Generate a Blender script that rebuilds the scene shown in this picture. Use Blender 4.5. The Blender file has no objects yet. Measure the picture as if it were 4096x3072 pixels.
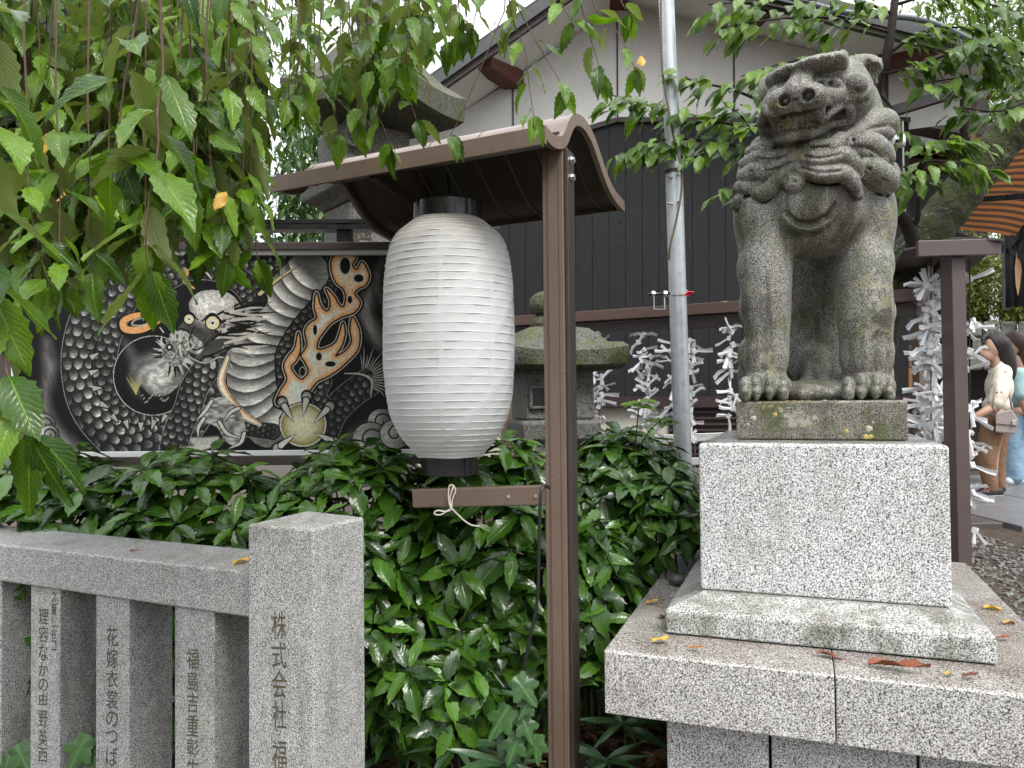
import bpy, bmesh, math, random
import numpy as np
from mathutils import Vector, Matrix, noise as mnoise

# ------------------------------------------------------------------ camera
sc = bpy.context.scene
COL = sc.collection
F = 3055.0                       # focal length in pixels of the 4096 px photograph
CAM = np.array([0.0, 0.0, 1.5])
PITCH, ROLL = math.radians(1.29), math.radians(0.55)
FWD = np.array([0, math.cos(PITCH), math.sin(PITCH)])
_r0 = np.array([1.0, 0, 0]); _u0 = np.array([0, -math.sin(PITCH), math.cos(PITCH)])
RGT = _r0*math.cos(ROLL) - _u0*math.sin(ROLL)
UPV = _u0*math.cos(ROLL) + _r0*math.sin(ROLL)
cam_data = bpy.data.cameras.new('camera'); cam = bpy.data.objects.new('camera', cam_data); COL.objects.link(cam)
cam_data.sensor_width = 36.0; cam_data.lens = F/4096*36.0
cam_data.clip_start = 0.05; cam_data.clip_end = 500
M = Matrix.Identity(4)
for i in range(3):
    M[i][0] = RGT[i]; M[i][1] = UPV[i]; M[i][2] = -FWD[i]; M[i][3] = CAM[i]
cam.matrix_world = M
sc.camera = cam

# ------------------------------------------------------------------ overcast sky, soft sun, exposure
SUN_EL, SUN_AZ = 54.0, 150.0     # degrees; azimuth measured clockwise from +Y
world = bpy.data.worlds.new('World'); sc.world = world; world.use_nodes = True
wn = world.node_tree.nodes; wl = world.node_tree.links; wn.clear()
sky = wn.new('ShaderNodeTexSky'); sky.sky_type = 'NISHITA'; sky.sun_disc = False
sky.sun_elevation = math.radians(SUN_EL); sky.sun_rotation = math.radians(SUN_AZ)
sky.air_density = 1.0; sky.dust_density = 4.0; sky.ozone_density = 1.0
hs = wn.new('ShaderNodeHueSaturation'); hs.inputs['Saturation'].default_value = 0.10
mixc = wn.new('ShaderNodeMix'); mixc.data_type = 'RGBA'; mixc.inputs['Factor'].default_value = 0.72
mixc.inputs[7].default_value = (15.0, 15.6, 16.2, 1)          # the even white of thick cloud
bg = wn.new('ShaderNodeBackground'); bg.inputs['Strength'].default_value = 0.062
wo = wn.new('ShaderNodeOutputWorld')
wl.new(sky.outputs[0], hs.inputs['Color']); wl.new(hs.outputs[0], mixc.inputs[6])
# overcast sky: three times brighter overhead than at the horizon (CIE overcast)
_tc = wn.new('ShaderNodeTexCoord'); _sx = wn.new('ShaderNodeSeparateXYZ'); _mr = wn.new('ShaderNodeMapRange')
_mr.inputs['From Min'].default_value = 0; _mr.inputs['From Max'].default_value = 1; _mr.inputs['To Min'].default_value = .55; _mr.inputs['To Max'].default_value = 1.9
_mm = wn.new('ShaderNodeMix'); _mm.data_type = 'RGBA'; _mm.blend_type = 'MULTIPLY'; _mm.inputs['Factor'].default_value = 1.0
wl.new(_tc.outputs['Generated'], _sx.inputs[0]); wl.new(_sx.outputs['Z'], _mr.inputs['Value']); wl.new(mixc.outputs[2], _mm.inputs[6]); wl.new(_mr.outputs[0], _mm.inputs[7])
wl.new(_mm.outputs[2], bg.inputs['Color']); wl.new(bg.outputs[0], wo.inputs['Surface'])
sun_data = bpy.data.lights.new('sun', 'SUN'); sun_data.energy = 1.5; sun_data.angle = math.radians(20)
sun_data.color = (1.0, 0.97, 0.92)
sun = bpy.data.objects.new('sun', sun_data); COL.objects.link(sun)
_az = math.radians(SUN_AZ); _el = math.radians(SUN_EL)
_sd = Vector((math.sin(_az)*math.cos(_el), math.cos(_az)*math.cos(_el), math.sin(_el)))
sun.rotation_euler = _sd.to_track_quat('Z', 'Y').to_euler(); sun.location = _sd*20
sc.view_settings.view_transform = 'Standard'; sc.view_settings.look = 'None'
sc.view_settings.exposure = 1.0; sc.view_settings.gamma = 1.0; sc.view_settings.use_curve_mapping = False
sc.render.engine = 'CYCLES'
sc.cycles.max_bounces = 4; sc.cycles.diffuse_bounces = 1; sc.cycles.glossy_bounces = 2; sc.cycles.transmission_bounces = 2; sc.cycles.use_adaptive_sampling = True; sc.cycles.adaptive_threshold = .02

# ------------------------------------------------------------------ helpers
rng = np.random.default_rng(7)
def V(*a): return np.array(a, float)
def at(px, py, d):
    """point at depth d (metres along the view axis) seen at pixel px,py of the 4096x3072 photograph"""
    return CAM + RGT*((px-2048)/F*d) + UPV*((1536-py)/F*d) + FWD*d
def at2(x, y, d): return at(x*1.85172, y*1.85172, d)      # the same from the 2212 px wide view
def ray2(x, y):
    p = at2(x, y, 1.0) - CAM; return p
def atz(x, y, z):
    r = ray2(x, y); return CAM + r*((z-CAM[2])/r[2])
def proj(p):
    q = np.asarray(p, float) - CAM
    d = q@FWD
    return 2048 + F*(q@RGT)/d, 1536 - F*(q@UPV)/d, d
def nrm(v):
    v = np.asarray(v, float); return v/(np.linalg.norm(v)+1e-12)

class MB:
    def __init__(s): s.v = []; s.f = []; s.n = 0
    def add(s, verts, faces):
        verts = np.asarray(verts, float).reshape(-1, 3)
        s.v.append(verts); s.f += [tuple(i+s.n for i in f) for f in faces]; s.n += len(verts); return s
    def box(s, c, ax, h):
        c = np.asarray(c, float); ax = [np.asarray(a, float)*k for a, k in zip(ax, h)]
        vs = [c + sx*ax[0] + sy*ax[1] + sz*ax[2] for sz in (-1, 1) for sy in (-1, 1) for sx in (-1, 1)]
        return s.add(vs, [(0,2,3,1),(4,5,7,6),(0,1,5,4),(2,6,7,3),(0,4,6,2),(1,3,7,5)])
    def bar(s, p0, p1, w, h, up=(0,0,1)):
        p0 = np.asarray(p0, float); p1 = np.asarray(p1, float)
        a = nrm(p1-p0); b = nrm(np.cross(a, up)); c = np.cross(b, a)
        return s.box((p0+p1)/2, (a, b, c), (np.linalg.norm(p1-p0)/2, w/2, h/2))
    def hexa(s, lo, hi):
        """lo, hi: four corners each, same winding"""
        n = len(lo); vs = list(lo)+list(hi)
        fs = [tuple(range(n))[::-1], tuple(range(n, 2*n))] + [(i, (i+1) % n, n+(i+1) % n, n+i) for i in range(n)]
        return s.add(vs, fs)
    def tube(s, pts, r, n=8, cap=True):
        pts = np.asarray(pts, float); m = len(pts)
        r = np.broadcast_to(np.asarray(r, float), (m,))
        t = np.gradient(pts, axis=0); t /= (np.linalg.norm(t, axis=1, keepdims=True)+1e-12)
        ref = V(0, 0, 1) if abs(t[0][2]) < .9 else V(1, 0, 0)
        u = nrm(np.cross(t[0], ref)); vs = []
        for i in range(m):
            u = nrm(u - t[i]*(u@t[i])); w = np.cross(t[i], u)
            for k in range(n):
                a = 2*math.pi*k/n; vs.append(pts[i] + r[i]*(u*math.cos(a)+w*math.sin(a)))
        fs = [(i*n+k, i*n+(k+1) % n, (i+1)*n+(k+1) % n, (i+1)*n+k) for i in range(m-1) for k in range(n)]
        if cap: fs += [tuple(range(n))[::-1], tuple(range((m-1)*n, m*n))]
        return s.add(vs, fs)
    def lathe(s, base, prof, n=32, squash=None, cap=True):
        """prof: list of (r, z); revolve about vertical axis at base"""
        base = np.asarray(base, float); vs = []
        for (r, z) in prof:
            for k in range(n):
                a = 2*math.pi*k/n; vs.append(base+V(r*math.cos(a), r*math.sin(a), z))
        m = len(prof)
        fs = [(i*n+k, i*n+(k+1) % n, (i+1)*n+(k+1) % n, (i+1)*n+k) for i in range(m-1) for k in range(n)]
        if cap: fs += [tuple(range(n))[::-1], tuple(range((m-1)*n, m*n))]
        return s.add(vs, fs)
    def loft(s, rings, cap=True):
        n = len(rings[0]); m = len(rings)
        vs = [p for r in rings for p in r]
        fs = [(i*n+k, i*n+(k+1) % n, (i+1)*n+(k+1) % n, (i+1)*n+k) for i in range(m-1) for k in range(n)]
        if cap: fs += [tuple(range(n))[::-1], tuple(range((m-1)*n, m*n))]
        return s.add(vs, fs)
    def sheet(s, grid):
        g = np.asarray(grid, float); a, b = g.shape[:2]
        return s.add(g.reshape(-1, 3), [(i*b+j, i*b+j+1, (i+1)*b+j+1, (i+1)*b+j) for i in range(a-1) for j in range(b-1)])

def empty(name, loc):
    o = bpy.data.objects.new(name, None); o.empty_display_size = .05
    o.location = Vector(loc); COL.objects.link(o); return o
def root_of(o):
    p = V(0, 0, 0)
    while o is not None: p = p + np.array(o.location); o = o.parent
    return p
def obj(name, mb, mat, parent=None, smooth=False, origin=None, bevel=0, seg=2, fixn=True):
    vs = np.concatenate(mb.v); me = bpy.data.meshes.new(name)
    if origin is None:
        origin = root_of(parent) if parent is not None else V((vs[:,0].min()+vs[:,0].max())/2, (vs[:,1].min()+vs[:,1].max())/2, vs[:,2].min())
    me.from_pydata((vs-origin).tolist(), [], mb.f)
    if fixn:
        bm = bmesh.new(); bm.from_mesh(me); bmesh.ops.recalc_face_normals(bm, faces=bm.faces); bm.to_mesh(me); bm.free()
    o = bpy.data.objects.new(name, me); COL.objects.link(o)
    if parent is not None:
        o.parent = parent; o.location = Vector(origin - root_of(parent))
    else: o.location = Vector(origin)
    if mat: me.materials.append(mat)
    if smooth is True: me.polygons.foreach_set('use_smooth', [True]*len(me.polygons))
    elif smooth:
        me.polygons.foreach_set('use_smooth', [True]*len(me.polygons)); me.set_sharp_from_angle(angle=math.radians(smooth))
    if bevel:
        b = o.modifiers.new('bevel', 'BEVEL'); b.width = bevel; b.segments = seg; b.limit_method = 'ANGLE'; b.angle_limit = math.radians(35)
    return o
def tag(o, label=None, cat=None, group=None, kind=None):
    if label: o['label'] = label
    if cat: o['category'] = cat
    if group: o['group'] = group
    if kind: o['kind'] = kind
    return o
def spline(pts, n=8):
    """Catmull-Rom through points"""
    p = np.asarray(pts, float)
    if len(p) < 3:
        return np.array([p[0]+(p[-1]-p[0])*t for t in np.linspace(0, 1, n+1)])
    q = np.vstack([2*p[0]-p[1], p, 2*p[-1]-p[-2]]); out = []
    for i in range(1, len(q)-2):
        for t in np.linspace(0, 1, n, endpoint=False):
            a, b, c, d = q[i-1], q[i], q[i+1], q[i+2]
            out.append(.5*((2*b)+(c-a)*t+(2*a-5*b+4*c-d)*t*t+(-a+3*b-3*c+d)*t**3))
    out.append(p[-1]); return np.array(out)

# ------------------------------------------------------------------ materials
def newmat(name):
    m = bpy.data.materials.new(name); m.use_nodes = True
    nt = m.node_tree; nt.nodes.clear()
    out = nt.nodes.new('ShaderNodeOutputMaterial'); b = nt.nodes.new('ShaderNodeBsdfPrincipled')
    nt.links.new(b.outputs[0], out.inputs[0]); return m, nt, b, out
class N:
    """tiny node helper"""
    def __init__(s, nt): s.nt = nt
    def node(s, t, **kw):
        n = s.nt.nodes.new(t)
        for k, v in kw.items(): setattr(n, k, v)
        return n
    def lk(s, a, b): s.nt.links.new(a, b); return s
    def coord(s, rnd=True, kind='Object'):
        tc = s.node('ShaderNodeTexCoord'); c = tc.outputs[kind]
        if not rnd: return c
        oi = s.node('ShaderNodeObjectInfo'); mu = s.node('ShaderNodeMath', operation='MULTIPLY'); mu.inputs[1].default_value = 37.0
        s.lk(oi.outputs['Random'], mu.inputs[0]); ad = s.node('ShaderNodeVectorMath', operation='ADD')
        s.lk(c, ad.inputs[0]); s.lk(mu.outputs[0], ad.inputs[1]); return ad.outputs[0]
    def noise(s, co, scale, detail=3, rough=.55, dist=0):
        n = s.node('ShaderNodeTexNoise'); n.inputs['Scale'].default_value = scale; n.inputs['Detail'].default_value = detail
        n.inputs['Roughness'].default_value = rough; n.inputs['Distortion'].default_value = dist
        if co is not None: s.lk(co, n.inputs['Vector'])
        return n.outputs['Fac']
    def scalev(s, co, v):
        m = s.node('ShaderNodeMapping'); m.inputs['Scale'].default_value = v; s.lk(co, m.inputs['Vector']); return m.outputs[0]
    def ramp(s, fac, stops, interp='LINEAR'):
        r = s.node('ShaderNodeValToRGB'); r.color_ramp.interpolation = interp; e = r.color_ramp.elements
        while len(e) < len(stops): e.new(.5)
        for i, (p, c) in enumerate(stops):
            e[i].position = p; e[i].color = (*c, 1) if isinstance(c, (tuple, list)) else (c, c, c, 1)
        s.lk(fac, r.inputs[0]); return r.outputs[0]
    def mix(s, fac, a, b, mode='MIX'):
        m = s.node('ShaderNodeMix', data_type='RGBA', blend_type=mode)
        for v, i in ((fac, 0), (a, 6), (b, 7)):
            if isinstance(v, (int, float)): m.inputs[i].default_value = v if i == 0 else (v, v, v, 1)
            elif isinstance(v, (tuple, list)): m.inputs[i].default_value = (*v, 1)
            else: s.lk(v, m.inputs[i])
        return m.outputs[2]
    def math(s, op, a, b=None, c=None):
        m = s.node('ShaderNodeMath', operation=op)
        for v, i in ((a, 0), (b, 1), (c, 2)):
            if v is None: continue
            if isinstance(v, (int, float)): m.inputs[i].default_value = v
            else: s.lk(v, m.inputs[i])
        return m.outputs[0]
    def sep(s, co):
        x = s.node('ShaderNodeSeparateXYZ'); s.lk(co, x.inputs[0]); return x.outputs
    def bump(s, h, strength, dist=.01):
        b = s.node('ShaderNodeBump'); b.inputs['Strength'].default_value = strength; b.inputs['Distance'].default_value = dist
        s.lk(h, b.inputs['Height']); return b.outputs[0]

def granite(name, light=.62, mid=.36, dark=.05, sc_=230, warm=(1, 1, 1), stain=.25, stain_col=(.16, .15, .07), rough=.55, moss=0.0, low=.40, wet=.0, wet_col=(.50, .44, .40), bumpy=.25, streak=0.0, lichen=0.0, moss_cols=((.02, .024, .008), (.10, .115, .035))):
    m, nt, b, out = newmat(name); n = N(nt); co = n.coord()
    f = n.noise(co, sc_, 2.5, .62)
    def w(v): return tuple(v*k for k in warm)
    c = n.ramp(f, [(low-.04, w(dark)), (low+.03, w(mid*.62)), (low+.085, w(mid)), (low+.16, w(light)), (.72, w(min(light*1.12, .8)))])
    oi_ = n.node('ShaderNodeObjectInfo'); c = n.mix(1.0, c, n.ramp(oi_.outputs['Random'], [(0, .86), (1, 1.06)]), 'MULTIPLY'); big = n.noise(co, 26, 3, .6); c = n.mix(.35, c, n.ramp(big, [(.3, .55), (.7, 1.25)]), 'MULTIPLY')
    st = n.noise(co, 5.5, 6, .68); sm = n.ramp(st, [(.52, 0.0), (.70, 1.0)])
    fine = n.ramp(n.noise(co, 90, 3), [(.35, .2), (.6, 1.0)])
    sm2 = n.math('MULTIPLY', n.math('MULTIPLY', sm, fine), stain)
    c = n.mix(sm2, c, stain_col)
    if streak:
        zs_ = n.noise(n.scalev(co, (1, 1, .12)), 16, 5, .65); sk = n.ramp(n.math('MULTIPLY', zs_, n.ramp(n.noise(co, 3.0, 3), [(.3, .6), (.7, 1.15)])), [(.46, 0.0), (.60, 1.0)])
        c = n.mix(n.math('MULTIPLY', sk, streak), c, n.mix(1.0, c, (.22, .19, .14), 'MULTIPLY'))
    if moss:
        mm = n.ramp(n.noise(n.scalev(co, (1, 1, .7)), 9, 7, .72), [(.47, 0.0), (.62, 1.0)])
        c = n.mix(n.math('MULTIPLY', mm, moss), c, n.ramp(f, [(.35, moss_cols[0]), (.6, moss_cols[1])]))
    if lichen:
        lm = n.ramp(n.math('MULTIPLY', n.noise(co, 26, 5, .7), n.ramp(n.noise(co, 4.5, 2), [(.40, .6), (.62, 1.2)])), [(.60, 0.0), (.66, 1.0)])
        c = n.mix(n.math('MULTIPLY', lm, lichen), c, n.ramp(n.noise(co, 7, 2), [(.42, (.40, .40, .30)), (.58, (.36, .34, .10))]))
    rr = n.ramp(n.noise(co, 14, 4), [(.3, rough-.12), (.7, rough+.12)])
    if wet:      # rain soaks the upward faces: darker, browner and smoother stone
        g = n.node('ShaderNodeNewGeometry'); up = n.ramp(n.sep(g.outputs['True Normal'])[2], [(.80, 0.0), (.97, 1.0)])
        patch = n.ramp(n.noise(n.coord(False), 3.2, 5, .6), [(.32, .35), (.62, 1.0)]); wm = n.math('MULTIPLY', n.math('MULTIPLY', up, patch), wet)
        c = n.mix(wm, c, n.mix(1.0, c, wet_col, 'MULTIPLY')); rr = n.mix(wm, rr, .14)
    n.lk(c, b.inputs['Base Color']); n.lk(rr, b.inputs['Roughness'])
    n.lk(n.bump(f, bumpy, .004), b.inputs['Normal']); b.inputs['Specular IOR Level'].default_value = .5
    return m
def plain(name, col, rough=.5, metal=0, var=.12, vs=6, spec=.5, bump=0, bs=60, bd=.004, dirt=0, dirt_col=(.1, .09, .05), ds=8):
    m, nt, b, out = newmat(name); n = N(nt); co = n.coord()
    f = n.noise(co, vs, 5, .6)
    c = n.mix(f, tuple(k*(1-var) for k in col), tuple(min(1, k*(1+var)) for k in col))
    if dirt:
        dm = n.ramp(n.noise(co, ds, 6, .7), [(.5, 0.0), (.68, 1.0)]); c = n.mix(n.math('MULTIPLY', dm, dirt), c, dirt_col)
    n.lk(c, b.inputs['Base Color']); b.inputs['Metallic'].default_value = metal; b.inputs['Specular IOR Level'].default_value = spec
    n.lk(n.ramp(n.noise(co, vs*3, 4), [(.3, max(.03, rough-.1)), (.7, min(1, rough+.1))]), b.inputs['Roughness'])
    if bump: n.lk(n.bump(n.noise(co, bs, 4), bump, bd), b.inputs['Normal'])
    return m
def leafmat(name, dark, light, rough=.3, trans=.22, veins=9.0, vein_col=None, drops=True, back=None, spots=0, spec=.5, vb=.4):
    m, nt, b, out = newmat(name); n = N(nt)
    uv = n.node('ShaderNodeUVMap'); xyz = n.sep(uv.outputs[0])
    at_ = n.node('ShaderNodeAttribute', attribute_name='tint'); oi = n.node('ShaderNodeObjectInfo')
    rnd = n.math('FRACT', n.math('ADD', at_.outputs['Fac'], oi.outputs['Random']))
    c = n.mix(rnd, dark, light)
    geo = n.node('ShaderNodeNewGeometry')
    off = n.math('ABSOLUTE', n.math('SUBTRACT', xyz[0], .5))
    ph = n.math('SUBTRACT', n.math('MULTIPLY', xyz[1], veins), n.math('MULTIPLY', off, veins*.55))
    fr = n.math('ABSOLUTE', n.math('SUBTRACT', n.math('FRACT', ph), .5))
    lat = n.ramp(fr, [(0.0, 1.0), (.10, 0.0)]); mid = n.ramp(off, [(.012, 1.0), (.04, 0.0)])
    v = n.math('MAXIMUM', n.math('MULTIPLY', lat, .45), mid)
    vc = vein_col or tuple(min(1, k*1.9+.01) for k in light)
    c = n.mix(n.math('MULTIPLY', v, .38), c, vc)
    nz = n.noise(n.coord(False), 45, 4); c = n.mix(.5, c, n.ramp(nz, [(.3, .6), (.7, 1.3)]), 'MULTIPLY')
    if spots:
        sp = n.ramp(n.noise(n.coord(), 60, 2), [(.66, 0.0), (.7, 1.0)]); c = n.mix(n.math('MULTIPLY', sp, spots), c, (.06, .03, .01))
    if back: c = n.mix(geo.outputs['Backfacing'], c, back)
    n.lk(c, b.inputs['Base Color']); b.inputs['Specular IOR Level'].default_value = spec
    hgt = n.math('ADD', n.math('MULTIPLY', n.ramp(fr, [(0.0, 0.0), (.3, 1.0)]), vb), n.math('MULTIPLY', mid, -.8))
    if drops:
        dn = n.node('ShaderNodeTexVoronoi'); dn.inputs['Scale'].default_value = 150; n.lk(n.coord(), dn.inputs['Vector'])
        dd = n.ramp(dn.outputs['Distance'], [(.10, 1.0), (.32, 0.0)]); gate = n.ramp(n.noise(n.coord(), 30, 2), [(.52, 0.0), (.56, 1.0)])
        hgt = n.math('ADD', hgt, n.math('MULTIPLY', n.math('MULTIPLY', dd, gate), 1.6))
    n.lk(n.bump(hgt, .32, .004), b.inputs['Normal'])
    n.lk(n.ramp(nz, [(.3, rough-.1), (.7, rough+.15)]), b.inputs['Roughness'])
    tr = n.node('ShaderNodeBsdfTranslucent'); n.lk(n.mix(1.0, c, (1.0, 1.15, .45), 'MULTIPLY'), tr.inputs[0])
    ms = n.node('ShaderNodeMixShader'); ms.inputs[0].default_value = trans
    n.lk(b.outputs[0], ms.inputs[1]); n.lk(tr.outputs[0], ms.inputs[2]); n.lk(ms.outputs[0], out.inputs[0])
    return m

# ------------------------------------------------------------------ leaves
def leaf_template(n=9, cols=3, wmax=.42, peak=.42, tip=1.5, fold=.25, droop=.25, serr=.03, wave=.02, seed=0, petiole=.0, base=.85):
    """a leaf one unit long along +Y, face up +Z; returns verts, faces, uvs per vertex"""
    r = np.random.default_rng(seed); vs = []; uv = []; us = np.linspace(-1, 1, cols)
    for i in range(n+1):
        t = i/n
        a = peak/(1-peak)*tip if peak < .99 else 1
        w = wmax/2*((t/peak)**base*math.exp(base*(1-t/peak)) if t < peak else 1.0)
        if t >= peak: w = wmax/2*(max(0, 1-((t-peak)/(1-peak))**tip))**.92
        if t > .86: w = max(w*.75, wmax*.03*(1-t)/.14)
        k = serr*(1 if i % 2 else -1) if 0 < i < n else 0
        for u in us:
            x = u*(w*(1+(k/ max(wmax, .01))*abs(u)) + (k*abs(u) if abs(u) > .99 else 0)*.5)
            if i in (0, n): x = u*.012
            z = abs(x)*fold - droop*t*t + wave*math.sin(t*9+u*2+seed)*abs(u)
            vs.append((x, t, z)); uv.append((.5+.5*u, t))
    fs = [(i*cols+j, i*cols+j+1, (i+1)*cols+j+1, (i+1)*cols+j) for i in range(n) for j in range(cols-1)]
    return np.array(vs), fs, np.array(uv)
def lobed_template(seed=0):
    """a five-lobed vine leaf with toothed edge"""
    vs = [(0, .30, .03)]; th = np.radians(np.linspace(-158, 158, 37))
    for i, t in enumerate(th):
        r = .34+sum(a*math.exp(-((t-math.radians(c))/math.radians(w))**2) for c, a, w in ((0, .40, 22), (-68, .30, 20), (68, .30, 20), (-128, .16, 18), (128, .16, 18)))+.022*(-1)**i
        x, y = math.sin(t)*r*.80, .30+math.cos(t)*r; vs.append((x, y, -.25*(x*x+(y-.3)**2)+.035*math.cos(t*5)))
    m = len(th); fs = [(0, i+1, i) for i in range(1, m)]+[(0, 1, m)]
    return np.array(vs), fs, np.array([(.5+.6*v[0], v[1]) for v in vs])
def mesh_from_template(name, tpl, mat):
    vs, fs, uv = tpl; me = bpy.data.meshes.new(name); me.from_pydata(vs.tolist(), [], fs)
    ul = me.uv_layers.new(name='UVMap'); li = np.zeros(len(me.loops), int); me.loops.foreach_get('vertex_index', li)
    ul.data.foreach_set('uv', uv[li].astype(np.float32).ravel())
    me.polygons.foreach_set('use_smooth', [True]*len(me.polygons)); me.materials.append(mat); return me
def frame(dirv, up):
    y = nrm(dirv); x = np.cross(y, up)
    if np.linalg.norm(x) < 1e-4: x = np.cross(y, V(.3, .5, .8))
    x = nrm(x); z = np.cross(x, y); return np.stack([x, y, z], 1)
class Leaves:
    """collects leaves of one plant; the ones that show largest become objects, the rest one stuff part"""
    def __init__(s): s.L = []
    def add(s, p, d, up, length, width=1.0, var=None): s.L.append((np.asarray(p, float), frame(d, up), length, width, var))
    def build(s, parent, tpls, meshes, mat, nmax=300, name='leaf', stuffname='foliage'):
        base = root_of(parent)
        def score(l):
            c = l[0]+l[1][:, 1]*l[2]*.5; x, y, d = proj(c)
            if d < .2 or not (-60 < x < 4156 and -60 < y < 3132): return -1
            return l[2]*l[3]/d*(.35+abs(nrm(c-CAM)@l[1][:, 2]))/(1+max(0, d-2.0)*.5)
        order = sorted(range(len(s.L)), key=lambda i: -score(s.L[i]))
        big = set(i for i in order[:nmax] if score(s.L[i]) > 0)
        av, af, auv, at_, off = [], [], [], [], 0
        for i, (p, R, ln, w, var) in enumerate(s.L):
            k = int(rng.integers(len(tpls))) if var is None else var
            if i in big:
                o = bpy.data.objects.new(name, meshes[k]); COL.objects.link(o); o.parent = parent
                Mx = Matrix.Identity(4)
                for a in range(3):
                    Mx[a][0] = R[a, 0]*ln*w; Mx[a][1] = R[a, 1]*ln; Mx[a][2] = R[a, 2]*ln; Mx[a][3] = p[a]-base[a]
                o.matrix_basis = Mx
            else:
                vs, fs, uv = tpls[k]; q = (vs*V(ln*w, ln, ln))@R.T + p - base
                av.append(q); auv.append(uv); at_.append(np.full(len(q), rng.random())); af.append(np.array([f for f in fs if len(f) == 4] or fs)+off); off += len(q)
        if av:
            me = bpy.data.meshes.new(stuffname); me.from_pydata(np.concatenate(av).tolist(), [], np.concatenate(af).tolist())
            ul = me.uv_layers.new(name='UVMap'); li = np.zeros(len(me.loops), int); me.loops.foreach_get('vertex_index', li)
            ul.data.foreach_set('uv', np.concatenate(auv)[li].astype(np.float32).ravel())
            ta = me.attributes.new('tint', 'FLOAT', 'POINT'); ta.data.foreach_set('value', np.concatenate(at_).astype(np.float32))
            me.polygons.foreach_set('use_smooth', [True]*len(me.polygons)); me.materials.append(mat)
            o = bpy.data.objects.new(stuffname, me); COL.objects.link(o); o.parent = parent; o['kind'] = 'stuff'

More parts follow.
